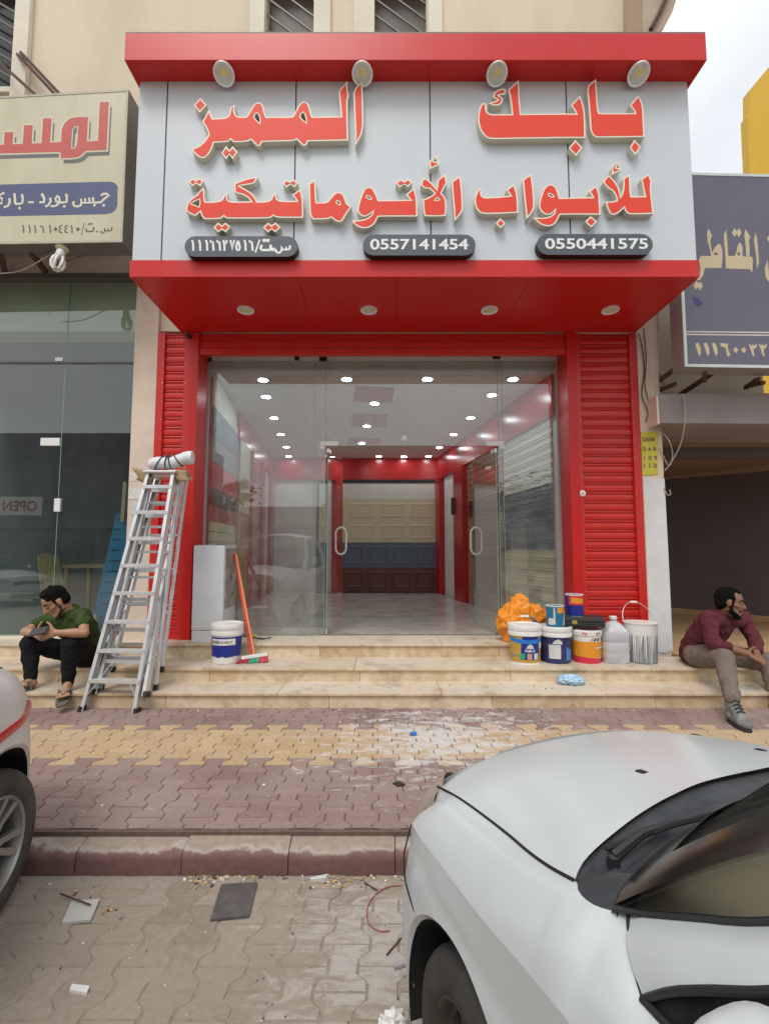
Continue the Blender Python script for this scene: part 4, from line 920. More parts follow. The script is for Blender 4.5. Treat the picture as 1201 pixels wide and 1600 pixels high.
J = lambda x, y: lq(x * 220 / 1201, 140 + y * 220 / 1201)
red = [(855, 110), (932, 108), (912, 518), (735, 525), (715, 545), (690, 568), (655, 580), (600, 586), (522, 587), (524, 545), (505, 535), (300, 540), (0, 548), (-420, 556), (-420, 492), (0, 475), (38, 473), (45, 367), (120, 365), (112, 470), (200, 465), (210, 307), (285, 305), (275, 462), (360, 460), (372, 250), (445, 247), (432, 455), (525, 450), (532, 340), (560, 285), (605, 248), (660, 238), (755, 237), (745, 445), (840, 440)]
hole = [(610, 505), (620, 340), (645, 312), (672, 312), (665, 440), (655, 490), (635, 508)]
def orient(lp, ccw=True): return lp if (area2(lp) > 0) == ccw else lp[::-1]
sh = MB().poly([orient([J(x + 24, y + 44) for x, y in red]), orient([J(x + 24, y + 44) for x, y in hole], False)], frl, .0025, .003)
sh.build('lettering_drop', M['sign_shadow'], ls)
ro = orient([J(*p) for p in red]); rh = orient([J(*p) for p in hole], False)
MB().poly([inset(ro, -.018), inset(rh, -.012)], frl, .0035, .004).build('lettering_outline', PM('pale_outline', (.66, .62, .47), .5, var=.04), ls)
MB().poly([ro, rh], frl, .0045, .005).build('lettering', M['sign_red'], ls)
r_ = [(1005, 860), (1008, 830), (990, 805), (960, 790), (930, 786), (0, 812), (-1500, 850), (-1500, 1130), (0, 1082), (900, 1064), (950, 1055), (985, 1030), (1004, 990)]
MB().poly([orient([J(*p) for p in r_])], frl, .0025, .003).build('navy_band', M['sign_navy'], ls)
tx = MB()
def strokes(mb, T, fr_, lst, t):
    for pts, wd in lst: pen2(mb, [T(*p) for p in pts], wd / 2, fr_, t - .002)
T5 = lambda x, y: lq(x / 5.01, 285 + y / 5.01)
def pen(mb, pts, r, t0):
    if len(pts) == 2 and abs(pts[0][0] - pts[1][0]) < 6:
        c = T5((pts[0][0] + pts[1][0]) / 2, pts[0][1]); mb.poly([[(c[0] + r * cos(k * pi / 5), c[1] + r * sin(k * pi / 5)) for k in range(10)]], frl, t0 + .001, t0 + .001); return
    b = MB().tube([Vector((*T5(*p), 0)) for p in pts], r, 8); mb.add([frl(v.x, v.y, t0 + .10 * v.z) for v in b.v], b.f)
for pts, r in ((((792, 106), (812, 93), (835, 91), (856, 104), (838, 118), (815, 134), (795, 158), (745, 162)), .0125), (((813, 183), (818, 183)), .0155), (((745, 162), (734, 158), (731, 118)), .011), (((741, 182), (746, 182)), .0155),
               (((734, 161), (706, 162), (701, 122)), .011), (((704, 162), (674, 162), (668, 126)), .011), (((672, 162), (642, 162), (637, 130)), .011), (((641, 160), (636, 182), (612, 192), (587, 188), (576, 168), (584, 150)), .0125),
               (((521, 92), (528, 122), (525, 156), (500, 160), (468, 160)), .0125), (((505, 190), (510, 190)), .0155), (((468, 160), (444, 154), (438, 130), (452, 108), (466, 116), (470, 142), (466, 164), (450, 181), (426, 190), (402, 187)), .0115),
               (((397, 122), (400, 152), (385, 180), (358, 192)), .0125), (((330, 90), (350, 126), (349, 157), (312, 158)), .0135), (((224, 158), (270, 158)), .0105),
               (((175, 94), (183, 128), (179, 165), (150, 171), (123, 170)), .0125), (((117, 88), (122, 130), (123, 170)), .0125), (((156, 204), (161, 204)), .0155), (((77, 126), (82, 156), (68, 186), (34, 198)), .0125), (((40, 82), (-6, 108), (20, 128), (24, 165), (-60, 166)), .0125)):
    pen(tx, pts, r, .004)
tx.build('band_lettering', PM('pale_lettering', (.72, .68, .52), .5, var=.03), ls)
tx = MB()
for ch, cx_ in zip('11161044', (205, 258, 305, 365, 432, 478, 518, 568)):
    for stn in digit_strokes(ch): strokes(tx, J, frl, [([(cx_ - 18 + u * 36, 1222 - v * 62) for u, v in stn], .014 if ch != '0' else .022)], .005)
for ch, cx_ in zip('10', (617, 668)):
    for stn in digit_strokes(ch): strokes(tx, J, frl, [([(cx_ - 18 + u * 36, 1222 - v * 62) for u, v in stn], .014 if ch != '0' else .022)], .005)
strokes(tx, J, frl, [(((722, 1140), (698, 1240)), .008), (((738, 1190), (742, 1212), (795, 1210), (803, 1178)), .018), (((757, 1148), (790, 1146)), .016), (((825, 1212), (836, 1212)), .016),
                     (((958, 1178), (952, 1205), (930, 1206), (926, 1185), (922, 1206), (900, 1206), (896, 1182), (895, 1215), (875, 1228), (862, 1208)), .014)], .005)
tx.build('number_lettering', M['brown_txt'], ls)
for a, c in (((28, 85, 5.4), (98, 160, YL + .12)), ((33, 82, 5.4), (104, 158, YL + .12)), ((-6, 92, 5.4), (60, 152, YL + .1))):
    MB().bar(aty(*a), aty(*c), .03, .03).build('strut', M['rust'], ls)
for a, c in (((50, 395, YL + .15), (72, 425, 5.42)), ((2, 396, YL + .15), (8, 425, 5.42))): MB().bar(aty(*a), aty(*c), .05, .05).build('strut', M['rust'], ls)
# spiral lamp hanging under the sign
bl = thing('hanging_lamp', 'white spiral lamp hanging from a cream socket under the old cream sign', 'lamp', aty(92, 392, 4.86))
axis = (aty(85, 429, 4.74) - aty(97, 389, 4.815)).normalized(); q = axis.to_track_quat('Z', 'Y').to_matrix().to_4x4(); pc = aty(97.5, 389, 4.815)
MB().lathe([(.03, -.02), (.062, -.012), (.064, .0), (.05, .012), (.028, .02)], pc, 20, 0, q).build('holder', PM('cream_bakelite', (.66, .60, .38), .4), bl, smooth=50)
MB().lathe([(.028, .02), (.042, .04), (.044, .075), (.038, .085), (.045, .09), (.045, .10), (.02, .105)], pc, 20, 0, q).build('socket', M['white_plastic'], bl, smooth=40)
M['tube_white'] = PM('white_lamp_tube', (.82, .80, .74), .2, var=.03)
tb_ = MB()
for k in range(6):
    a = 2 * pi * k / 6
    pts = [pc + q @ Vector((rr * cos(a + w_), rr * sin(a + w_), zz)) for rr, w_, zz in ((.028, 0, .10), (.052, .05, .14), (.060, .12, .19), (.050, .2, .24), (.022, .3, .268))]
    tb_.tube(pts, .0135, 8)
tb_.build('bulb', M['tube_white'], bl, smooth=60)
M['wire'] = PM('pale_wire', (.46, .40, .30), .6)
def wire(name, lab, pts, r, m, cat='wire'):
    P_ = [Vector(p) for p in pts]; out_ = []
    for i in range(len(P_) - 1):
        a, b_, c, d = P_[max(i - 1, 0)], P_[i], P_[i + 1], P_[min(i + 2, len(P_) - 1)]
        for k in range(6):
            t = k / 6; out_.append(.5 * (2 * b_ + (c - a) * t + (2 * a - 5 * b_ + 4 * c - d) * t * t + (3 * b_ - a - 3 * c + d) * t ** 3))
    out_.append(P_[-1])
    return tag(MB().tube(out_, r, 6).build(name, m, smooth=60), lab, cat)
wire('lamp_wire', 'thin pale wire sagging to the spiral lamp under the cream sign', [aty(-10, 428, 4.9), aty(30, 424, 4.9), aty(62, 408, 4.89), aty(88, 392, 4.88)], .006, M['wire'])
wire('lamp_wire', 'dark slack wire running from the spiral lamp to the wall', [aty(-10, 432, 5.0), aty(40, 436, 5.2), aty(100, 410, 5.1), aty(128, 400, 4.95)], .004, M['rust'])

# ================================================================== right neighbour: sign, canopy beam, dark recess
M['violet'] = PM('grey_violet_sign_face', (.125, .12, .165), .5, var=.08, vscale=1.0)
M['case_grey'] = PM('grey_sign_case', (.30, .28, .27), .5, var=.1)
M['sand_txt'] = PM('sand_lettering', (.58, .47, .29), .5, var=.05)
YR = 4.85
rsn = thing('neighbour_sign', 'grey violet light box sign with sand coloured Arabic letters, right of the red shop', 'shop sign', (4, YR, 4))
def rq(px, py): p = aty(px, py, YR); return (p.x, p.z)
frr = lambda x, z, t: (x, YR - t, z)
outl = orient([rq(1054, 269), rq(1068.7, 573.5), rq(1420, 579), rq(1420, 278)])
MB().poly([outl], frr, -.21, -.004, 0, back=True).build('case', M['case_grey'], rsn)
MB().poly([inset(outl, .03)], frr, -.004, .002).build('face', M['violet'], rsn)
MB().poly([inset(outl, .002), inset(outl, .032)[::-1]], frr, -.004, .006).build('rim', PM('pale_rim', (.58, .62, .60), .4), rsn)
K = lambda x, y: rq(1040 + x * 161 / 758, 260 + y * 161 / 758)
t_ = MB()
def gl(lp, *h): t_.poly([orient([K(*p) for p in lp])] + [orient([K(*p) for p in q_], False) for q_ in h], frr, .003, .003)
gl([(310, 458), (298, 495), (305, 560), (318, 600), (328, 660), (250, 660), (240, 690), (250, 745), (250, 780), (220, 835), (245, 838), (272, 800), (282, 750), (405, 748), (412, 680), (412, 620), (400, 580), (388, 568), (360, 590), (335, 635), (322, 560), (330, 520), (338, 515)], [(345, 650), (362, 632), (378, 640), (372, 655)])
gl([(440, 470), (422, 500), (425, 560), (432, 640), (438, 752), (615, 758), (632, 785), (636, 700), (630, 665), (610, 668), (612, 600), (606, 545), (617, 520), (598, 490), (580, 462), (572, 510), (580, 560), (588, 665), (560, 662), (560, 600), (550, 570), (540, 560), (525, 580), (512, 640), (500, 660), (455, 660), (450, 580)], [(520, 652), (530, 625), (542, 640), (540, 660)])
gl([(655, 485), (643, 540), (650, 600), (662, 680), (665, 760), (680, 710), (675, 620), (668, 540)])
gl([(500, 455), (517, 478), (535, 455), (553, 488), (533, 525), (517, 500), (497, 520), (482, 488)])
gl([(222, 840), (238, 862), (252, 848), (268, 878), (246, 915), (234, 890), (216, 908), (198, 880)])
gl([(758, 505), (738, 530), (758, 568), (790, 560), (790, 510)]); gl([(745, 690), (722, 750), (730, 820), (758, 855), (850, 850), (880, 700), (860, 690), (840, 780), (770, 790), (750, 750)])
for cx_ in (230, 292, 352): gl([(cx_ - 18, 1303), (cx_ + 4, 1298), (cx_ + 22, 1335), (cx_ + 24, 1375), (cx_ + 14, 1400), (cx_, 1365), (cx_ - 10, 1335)])
gl([(395, 1300), (450, 1305), (455, 1350), (470, 1385), (458, 1400), (445, 1395), (435, 1335), (400, 1325)])
for cx_ in (510, 568): gl([(cx_, 1328), (cx_ + 20, 1352), (cx_, 1375), (cx_ - 20, 1350)])
for cx_ in (638, 712, 790): gl([(cx_ - 36, 1300), (cx_ - 18, 1318), (cx_ - 4, 1310), (cx_ + 8, 1320), (cx_ + 28, 1303), (cx_ + 22, 1335), (cx_ + 2, 1345), (cx_ + 10, 1400), (cx_ - 4, 1395), (cx_ - 22, 1340)])
t_.build('lettering', M['sand_txt'], rsn)
t_ = MB()
for y0 in (1212, 1232):
    t_.poly([orient([K(136, y0), K(1900, y0 + 18), K(1900, y0 + 28), K(136, y0 + 9)])], frr, .003, .003)
t_.build('twin_lines', PM('pink_line', (.66, .56, .54), .5), rsn)
MB().poly([orient([K(190, 955), K(235, 968), K(275, 1010), K(240, 1035), (K(205, 1010))])], frr, .003, .003).build('ink_stain', PM('ink_stain', (.05, .05, .16), .6), rsn)
for a, c in (((1024, 598, 5.55), (1052, 578, YR + .2)), ((1024, 612, 5.55), (1054, 600, YR + .3)), ((1060, 618, 5.55), (1125, 575, YR + .12)), ((1100, 576, YR + .1), (1100, 596, YR + .25)), ((1164, 606, 5.4), (1184, 592, 5.0)), ((1166, 604, 5.3), (1192, 598, 5.0))):
    MB().bar(aty(*a), aty(*c), .04, .04).build('strut', M['rust'], rsn)
rb = thing('neighbour_building', 'low beige building with a grey beam over a dark recess, right of the red shop', 'building', (5, 5.3, Z2))
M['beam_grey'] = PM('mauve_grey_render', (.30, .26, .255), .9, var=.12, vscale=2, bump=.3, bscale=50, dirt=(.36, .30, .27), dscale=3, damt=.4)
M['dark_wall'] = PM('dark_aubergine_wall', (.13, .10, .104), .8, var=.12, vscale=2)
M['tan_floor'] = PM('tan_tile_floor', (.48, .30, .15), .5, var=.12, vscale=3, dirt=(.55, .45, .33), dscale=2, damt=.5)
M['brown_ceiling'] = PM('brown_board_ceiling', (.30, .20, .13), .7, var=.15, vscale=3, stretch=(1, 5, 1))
zb1, zb0 = aty(1100, 615, 5.2).z, aty(1100, 661, 5.2).z
xw = aty(1191, 590, 5.62).x
MB().box((3.172, 5.62, 2.9), (xw, 5.9, 4.85)).build('wall', M['cream_wall'], rb)
rngb = random.Random(3); tp = [(3.035, zb0), (8.8, zb0 - .03)] + [(8.8 - k * .24, zb1 + rngb.uniform(-.02, .012)) for k in range(25)]
MB().poly([orient(tp)], lambda x, z, t: (x, 5.2 - t, z), -.95, 0, 0, back=True).build('beam', M['beam_grey'], rb)
MB().box((3.005, 5.2, zb0 - .01), (3.034, 5.41, zb1 - .02), bev=.006).build('beam_end', M['pink_wall'], rb)
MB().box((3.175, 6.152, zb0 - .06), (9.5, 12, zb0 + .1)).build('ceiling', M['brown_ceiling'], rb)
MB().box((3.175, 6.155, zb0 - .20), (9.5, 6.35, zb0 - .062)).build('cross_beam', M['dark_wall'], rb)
A_, B_ = atz(1030, 952, Z2), atz(1420, 995, Z2); zl = [aty(1036, 757, A_.y).z, aty(1201, 731, atz(1201, 974, Z2).y).z]
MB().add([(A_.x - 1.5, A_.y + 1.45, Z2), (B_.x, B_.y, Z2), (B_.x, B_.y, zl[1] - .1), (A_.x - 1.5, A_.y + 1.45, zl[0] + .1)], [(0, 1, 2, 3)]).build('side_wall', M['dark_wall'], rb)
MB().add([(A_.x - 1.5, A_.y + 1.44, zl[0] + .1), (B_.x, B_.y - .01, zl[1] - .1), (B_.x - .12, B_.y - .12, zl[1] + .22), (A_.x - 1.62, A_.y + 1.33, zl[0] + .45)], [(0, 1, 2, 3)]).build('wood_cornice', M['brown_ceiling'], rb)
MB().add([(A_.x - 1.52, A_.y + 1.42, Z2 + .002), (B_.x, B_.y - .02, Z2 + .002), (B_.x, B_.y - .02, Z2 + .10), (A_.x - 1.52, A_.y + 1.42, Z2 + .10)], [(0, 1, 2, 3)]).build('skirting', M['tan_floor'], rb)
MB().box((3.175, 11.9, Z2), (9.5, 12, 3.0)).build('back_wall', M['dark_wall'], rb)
MB().box((8.9, 5.2, -.1), (9.2, 12, 4.8)).build('end_wall', M['beige'], rb)
tag(MB().box((3.175, YR3 + .035, Z2 - .1), (9.5, 12, Z2 - .001)).build('recess_floor', M['tan_floor']), kind='structure')
fl = thing('tube_light', 'unlit pale tube light under the grey beam of the right building', 'tube light', aty(1130, 684, 6.1))
a, c = aty(1068, 680, 6.12), aty(1230, 690, 6.0)
MB().tube([a, c], .018, 10).build('tube', PM('aged_tube', (.42, .38, .26), .4), fl, smooth=60); MB().bar(a + Vector((0, .03, .035)), c + Vector((0, .03, .035)), .05, .04).build('fitting', M['case_grey'], fl)
hb = thing('ceiling_bulb', 'tiny pale bulb hanging from the brown ceiling of the right recess', 'bulb', aty(1092, 712, 8))
MB().tube([aty(1092, 703, 8), aty(1092, 709, 8)], .008, 6).build('cord', M['black'], hb); MB().lathe([(.0001, -.05), (.035, -.03), (.04, 0), (.025, .03), (.0001, .035)], aty(1092, 712, 8), 12).build('bulb', M['tube_white'], hb, smooth=60)
# notice on the pillar
nb = thing('yellow_notice', 'yellow numbered notice stuck on the pillar right of the wide shutter', 'notice', aty(1014, 708, YS - .03))
yn = YS - .027
nq = lambda px, py: (aty(px, py, yn).x, aty(px, py, yn).z)
frn = lambda x, z, t: (x, yn - t, z)
MB().poly([orient([nq(1000.5, 675), nq(1027, 675), nq(1027.5, 741), nq(1003, 743)])], frn, -.003, .002).build('sheet', PM('yellow_sheet', (.62, .53, .03), .5, var=.06, vscale=8, dirt=(.66, .58, .35), dscale=10, damt=.4), nb)
t_ = MB()
for tx_, x0, x1, y0, y1 in (('0 4 8', 1003, 1024.3, 705, 698.5), ('1 0 9', 1005, 1025.7, 719, 712), ('1 1 0', 1005, 1025, 731.5, 724)):
    a = nq(x0, y0); c = nq(x1, y1); text_loops(t_, tx_, frn, a[0], c[0], a[1], c[1], .0035, bold=.02)
a = nq(1003, 690); c = nq(1022.5, 683); text_loops(t_, 'DANA', frn, a[0], c[0], a[1], c[1], .0035, bold=.04)
t_.build('notice_text', M['brown_txt'], nb)
for pts, r, lab in (([(997, 520, 5.38), (1003, 545, 5.38), (1006, 580, 5.38), (1002, 615, 5.38), (1010, 640, 5.38), (1018, 668, 5.38)], .006, 'dark cable straggling down the pillar beside the wide shutter'),
                    ([(1005, 512, 5.38), (1009, 560, 5.38), (1007, 600, 5.38), (1013, 635, 5.38), (1008, 660, 5.38)], .005, 'second thin cable twisting down the pillar by the red shutter'),
                    ([(1068, 620, 5.18), (1069, 660, 5.17), (1062, 695, 5.3), (1048, 722, 5.4), (1038, 735, 5.4)], .007, 'pale wire looping from the grey beam to the pillar'),
                    ([(1030, 672, 5.38), (1044, 688, 5.3), (1050, 710, 5.35), (1044, 728, 5.38), (1030, 700, 5.38)], .006, 'pale loop of wire hanging by the yellow notice'),
                    ([(1022, 562, 5.6), (1032, 590, 5.5), (1043, 612, 5.3)], .012, 'thin slanting rod between the pillar and the grey beam'),
                    ([(1036, 762, 5.4), (1042, 773, 5.38), (1047, 772, 5.38), (1045, 765, 5.38)], .006, 'small white hooked wire below the yellow notice')):
    wire('cable', lab, [aty(*p) for p in pts], r, M['wire'] if 'pale' in lab or 'white' in lab or 'rod' in lab else M['rust'])
MB().box
# sheets of paper pasted on the pink pillar left
pp = thing('wall_flyers', 'faded flyers pasted on the pink pillar beside the ladder', 'flyer', (-2.75, YS - .02, 1.9))
for k, (px, py, w_, h_, col) in enumerate(((212, 745, .13, .10, (.70, .66, .58)), (211, 772, .14, .12, (.72, .70, .66)), (214, 795, .12, .14, (.60, .62, .66)))):
    p = aty(px, py, YS - .02); MB().box((p.x - w_ / 2, YS - .0235 - k * .001, p.z - h_ / 2), (p.x + w_ / 2, YS - .0205, p.z + h_ / 2)).build('sheet', PM('flyer_paper', col, .8, var=.2, vscale=40), pp)
# far yellow building
yb_ = thing('yellow_building', 'bright yellow building far behind the violet sign on the right', 'building', (13, 15, 0))
Yy = 15.0
q = [aty(px, py, Yy) for px, py in ((1201, 104), (1170, 141), (1170, 176), (1166.5, 181), (1172, 300))]
base_x = q[4].x
lp = [(q[0].x + 6, q[0].z + 6.2), (q[0].x, q[0].z), (q[1].x, q[1].z), (q[2].x, q[2].z), (q[3].x, q[3].z), (base_x, q[4].z), (base_x, -.1), (q[0].x + 6, -.1)]
M['yellow'] = PM('yellow_cladding', (.66, .39, .02), .5, var=.04)
MB().poly([orient(lp)], lambda x, z, t: (x, Yy - t, z), -.3, 0, 0, back=True).build('wall', M['yellow'], yb_)
# ================================================================== ladders
def ladder(name, label, FL, FR, BL, BR, TL, TR, n_steps, back_bars, group=None):
    """A-frame step ladder: feet front-left/right, back-left/right, top front corners"""
    FL, FR, BL, BR, TL, TR = [Vector(v) for v in (FL, FR, BL, BR, TL, TR)]
    t = thing(name, label, 'ladder', (FL + FR + BL + BR) / 4, group=group)
    ux = (TR - TL).normalized(); fwd = Vector((-ux.y, ux.x, 0)).normalized()   # towards the back feet
    dep = .075
    for a, c in ((FL, TL), (FR, TR)):
        ax = (c - a).normalized(); w_ = fwd - ax * fwd.dot(ax); w_.normalize(); side = ax.cross(w_)
        # channel section rail: web plus two flanges
        mb = MB(); X = Matrix((w_, ax, side)).transposed().to_4x4()
        for off, dm, so_ in ((0, (dep, .004), 0), (-dep / 2 + .002, (.004, .026), 1), (dep / 2 - .002, (.004, .026), 1)):
            Xc = X.copy(); inw = ((TL + TR) / 2 - c); s_ = 1 if inw.dot(side) > 0 else -1
            Xc.translation = (a + c) / 2 + w_ * (off + dep / 2) + side * (s_ * .0145 if so_ else 0)
            mb.obox(Xc, (dm[0], (c - a).length, dm[1]))
        mb.build('front_rail', M['alu'], t)
        Xf = X.copy(); Xf.translation = a + w_ * (dep / 2) + ax * .018 - side * 0; MB().obox(Xf, (dep + .012, .05, .036), 0, .006).build('foot', M['black'], t)
    topL = TL + fwd * .13; topR = TR + fwd * .13
    for a, c in ((BL, topL), (BR, topR)):
        MB().bar(a, c, .024, .042, bev=.004).build('back_rail', M['alu'], t)
        d_ = (c - a).normalized(); MB().bar(a - d_ * .004, a + d_ * .05, .034, .052, bev=.006).build('foot', M['black'], t)
    for k in range(1, n_steps + 1):
        f = k / (n_steps + .55)
        a = FL.lerp(TL, f) + ux * .004; c = FR.lerp(TR, f) - ux * .004
        mid = fwd * (dep / 2)
        MB().bar(a + mid, c + mid, dep + .012, .022, bev=.004).bar(a - fwd * .004, c - fwd * .004, .006, .034, bev=.002).build('step', M['alu'], t)
    a = FL.lerp(TL, 1 / (n_steps + .55)); c = FR.lerp(TR, 1 / (n_steps + .55))
    for e, o_, s_ in ((a, FL.lerp(TL, .045), 1), (c, FR.lerp(TR, .045), -1)):
        MB().bar(o_ + fwd * .01, e + ux * s_ * .085 + fwd * .01 - Vector((0, 0, .012)), .022, .006).build('brace', M['alu'], t)
    for f in back_bars:
        MB().bar(BL.lerp(topL, f), BR.lerp(topR, f), .03, .022, bev=.003).build('back_bar', M['alu'], t)
    for e, o_, s_ in ((BL.lerp(topL, back_bars[0]), BL.lerp(topL, .03), 1), (BR.lerp(topR, back_bars[0]), BR.lerp(topR, .03), -1)):
        MB().bar(o_, e + ux * s_ * .09, .02, .006).build('brace', M['alu'], t)
    cen = (TL + TR) / 2 + fwd * .075
    X = Matrix((ux, fwd, Vector((0, 0, 1)))).transposed().to_4x4(); X.translation = cen + Vector((0, 0, .012))
    MB().obox(X, ((TR - TL).length + .05, .20, .024), 0, .006).build('top_cap', M['alu'], t)
    for f in (.3,):
        pa = FR.lerp(TR, f) + fwd * .05; pb = BR.lerp(topR, f); MB().bar(pa, pb, .006, .02).build('spreader', M['alu'], t)
        pa = FL.lerp(TL, f) + fwd * .05; pb = BL.lerp(topL, f); MB().bar(pa, pb, .006, .02).build('spreader', M['alu'], t)
    M['red_label'] = M.get('red_label') or PM('red_sticker', (.55, .10, .09), .5, var=.3, vscale=60)
    p = FR.lerp(TR, .47); ax = (TR - FR).normalized(); w_ = (fwd - ax * fwd.dot(ax)).normalized(); side = ax.cross(w_)
    return t
FLa, FRa = atz(124, 1112, 0), atz(211, 1115, 0)
YT = 4.62
ladder('step_ladder', 'aluminium step ladder before the narrow red shutter, nearest feet on the paving', FLa, FRa, atz(158, 1078, Z1), atz(243, 1078, Z1), aty(229, 739, YT), aty(272, 739, YT), 8, (.14, .26, .38, .50, .62, .74, .86), 'step ladders by the narrow shutter')
ladder('step_ladder', 'second aluminium step ladder nested right behind the first, its feet on the steps', atz(146, 1084, Z1 + 0), atz(226, 1088, Z1), atz(175, 1050, Z2), atz(253, 1050, Z2), aty(240, 745, YT + .30), aty(284, 745, YT + .30), 7, (.13, .32, .5, .68, .85), 'step ladders by the narrow shutter')
# bundle on top of the ladder, with cardboard under it
def blob(mb, c, rx, ry, rz, seed=0, amp=.12, n=24, m_=16, fr=2.2, rot=None, mi=0, sq=1.0, flat=None, ridge=False):
    c = Vector(c); rows = []
    for i in range(m_ + 1):
        th = pi * i / m_; row = []
        for j in range(n):
            ph = 2 * pi * j / n
            d = Vector((sin(th) * cos(ph), sin(th) * sin(ph), cos(th)))
            e = Vector([abs(q) ** sq * (1 if q > 0 else -1) for q in d])
            k = 1 + amp * (noise.fractal(d * fr + Vector((seed * 3.1, seed * 1.7, seed)), .9, 2.1, 4) if not ridge else .75 - abs(noise.noise(d * fr + Vector((seed, 2, seed)))) * 1.6 - .8 * abs(noise.noise(d * fr * 2.3 + Vector((seed, seed, 1)))) - .35 * abs(noise.noise(d * fr * 5 + Vector((1, seed, 3)))))
            v = Vector((e.x * rx * k, e.y * ry * k, e.z * rz * k))
            if flat is not None and v.z < flat: v.z = flat + (v.z - flat) * .05
            if rot is not None: v = rot @ v
            row.append(c + v)
        rows.append(row)
    return mb.grid(rows, mi, closed=True)
M['white_sack'] = PM('white_woven_sack', (.74, .75, .77), .55, var=.08, vscale=6, bump=.3, bscale=30)
M['card'] = PM('brown_cardboard', (.40, .28, .16), .8, var=.15, vscale=6)
bu = thing('tied_bundle', 'white sack bundle tied with black cord lying on top of the ladder', 'bundle', aty(266, 724, YT + .1))
pa, pb = aty(233, 728, YT + .08), aty(301, 716, YT + .12); d_ = pb - pa
pts = []; rs_ = []
for k in range(25):
    f = k / 24; pts.append(pa.lerp(pb, f) + Vector((0, 0, .012 * sin(f * 9)))); rs_.append(.062 * (min(1, (sin(pi * min(max(f * 1.0 + .03, .0), 1)) + .05) * 2.2)) ** .5 * (1 + .07 * noise.noise(Vector((f * 7, 1, 2)))) if f < .8 else .066 + .012 * (f - .8) / .2 * noise.noise(Vector((f * 20, 3, 1))))
MB().tube(pts, rs_, 18).build('sack', M['white_sack'], bu, smooth=60)
cd_ = MB()
for f, s_ in ((.25, .5), (.42, .1), (.50, -.15), (.68, -.55)):
    c = pa.lerp(pb, f); lp = []
    ax = d_.normalized(); u = Vector((0, 0, 1)); v = ax.cross(u)
    for k in range(16):
        a = 2 * pi * k / 16; lp.append(c + ax * (s_ * .08 * sin(a)) + (u * sin(a) + v * cos(a)) * .069)
    cd_.tube(lp, .006, 6, closed=True)
cd_.build('cord', M['black'], bu)
for k, (px, py, w_, h_, ry, lab) in enumerate(((224, 744, .16, .12, .5, 'crumpled brown cardboard piece under the left end of the bundle'), (285, 743, .17, .13, -.35, 'crumpled brown cardboard piece under the right end of the bundle'))):
    c = aty(px, py, YT + .05); mb = MB(); rows = []
    for i in range(7):
        row = []
        for j in range(6):
            x = (i / 6 - .5) * w_; z = (j / 5 - .5) * h_; yy = .05 * sin(i * 1.1 + j * .8 + k) * (.4 + j / 6)
            row.append(c + Vector((x * cos(ry) + yy * .5, yy, z - x * sin(ry) * .6)))
        rows.append(row)
    mb.grid(rows); o = mb.build('cardboard_piece', M['card'], smooth=30); md = o.modifiers.new('thickness', 'SOLIDIFY'); md.thickness = .006
    tag(o, lab, 'cardboard')

# ================================================================== paint tins, buckets and the rest on the steps
def cyl_patch(mb, c, rf, a0, a1, z0, z1, n=10, m=0, off=.0012):
    """rectangle wrapped on a round wall; angles in degrees, 0 = towards the street, positive to the right"""
    rows = []
    for k in range(n + 1):
        a = RAD(a0 + (a1 - a0) * k / n); row = []
        for z in (z0, z1):
            r = rf(z) + off; row.append((c[0] + r * sin(a), c[1] - r * cos(a), c[2] + z))
        rows.append(row)
    return mb.grid(rows, m)
def cyl_poly(mb, c, rf, lp, m=0, off=.002):
    """flat outline (angle deg, z) wrapped on a round wall"""
    fr_ = lambda a, z, t: (c[0] + (rf(z) + t) * sin(RAD(a)), c[1] - (rf(z) + t) * cos(RAD(a)), c[2] + z)
    lp = orient(lp); a_ = min(p[0] for p in lp); b_ = max(p[0] for p in lp); k = max(1, int((b_ - a_) / 9))
    def cut(q, lim, sg):
        r = []
        for i in range(len(q)):
            p, e = q[i], q[(i + 1) % len(q)]; dp, de = (p[0] - lim) * sg, (e[0] - lim) * sg
            if dp >= 0: r.append(p)
            if dp * de < 0: f = dp / (dp - de); r.append((lim, p[1] + (e[1] - p[1]) * f))
        return r
    for i in range(k):
        q = cut(cut(lp, a_ + (b_ - a_) * i / k, 1), a_ + (b_ - a_) * (i + 1) / k, -1)
        if len(q) >= 3 and abs(area2(q)) > 1e-7: mb.poly([q], fr_, off, off, m)
    return mb
def paintmat(name, col, **k): return PM(name, col, .42, var=.05, **k)
M['b_white'] = paintmat('white_bucket', (.78, .77, .74), dirt=(.55, .52, .46), dscale=7, damt=.35)
M['b_gold'] = paintmat('gold_bucket', (.52, .32, .06)); M['b_blue'] = paintmat('bright_blue_print', (.02, .19, .62)); M['b_navy'] = paintmat('navy_print', (.018, .02, .12), dirt=(.2, .2, .25), dscale=14, damt=.35)
M['b_royal'] = paintmat('royal_print', (.01, .025, .24)); M['b_orange'] = paintmat('orange_print', (.76, .30, .025)); M['b_red'] = paintmat('red_print', (.64, .03, .06)); M['b_sky'] = paintmat('sky_print', (.06, .26, .60))
M['b_green'] = paintmat('green_print', (.02, .35, .12)); M['b_grey'] = paintmat('grey_bucket', (.20, .22, .24), dirt=(.5, .5, .5), dscale=5, damt=.5); M['b_teal'] = paintmat('teal_print', (.015, .16, .30)); M['b_label'] = paintmat('paper_label', (.62, .64, .62)); M['b_pink'] = paintmat('salmon_print', (.62, .30, .24))
M['tin'] = PM('tin_metal', (.55, .55, .56), .3, metal=.9)
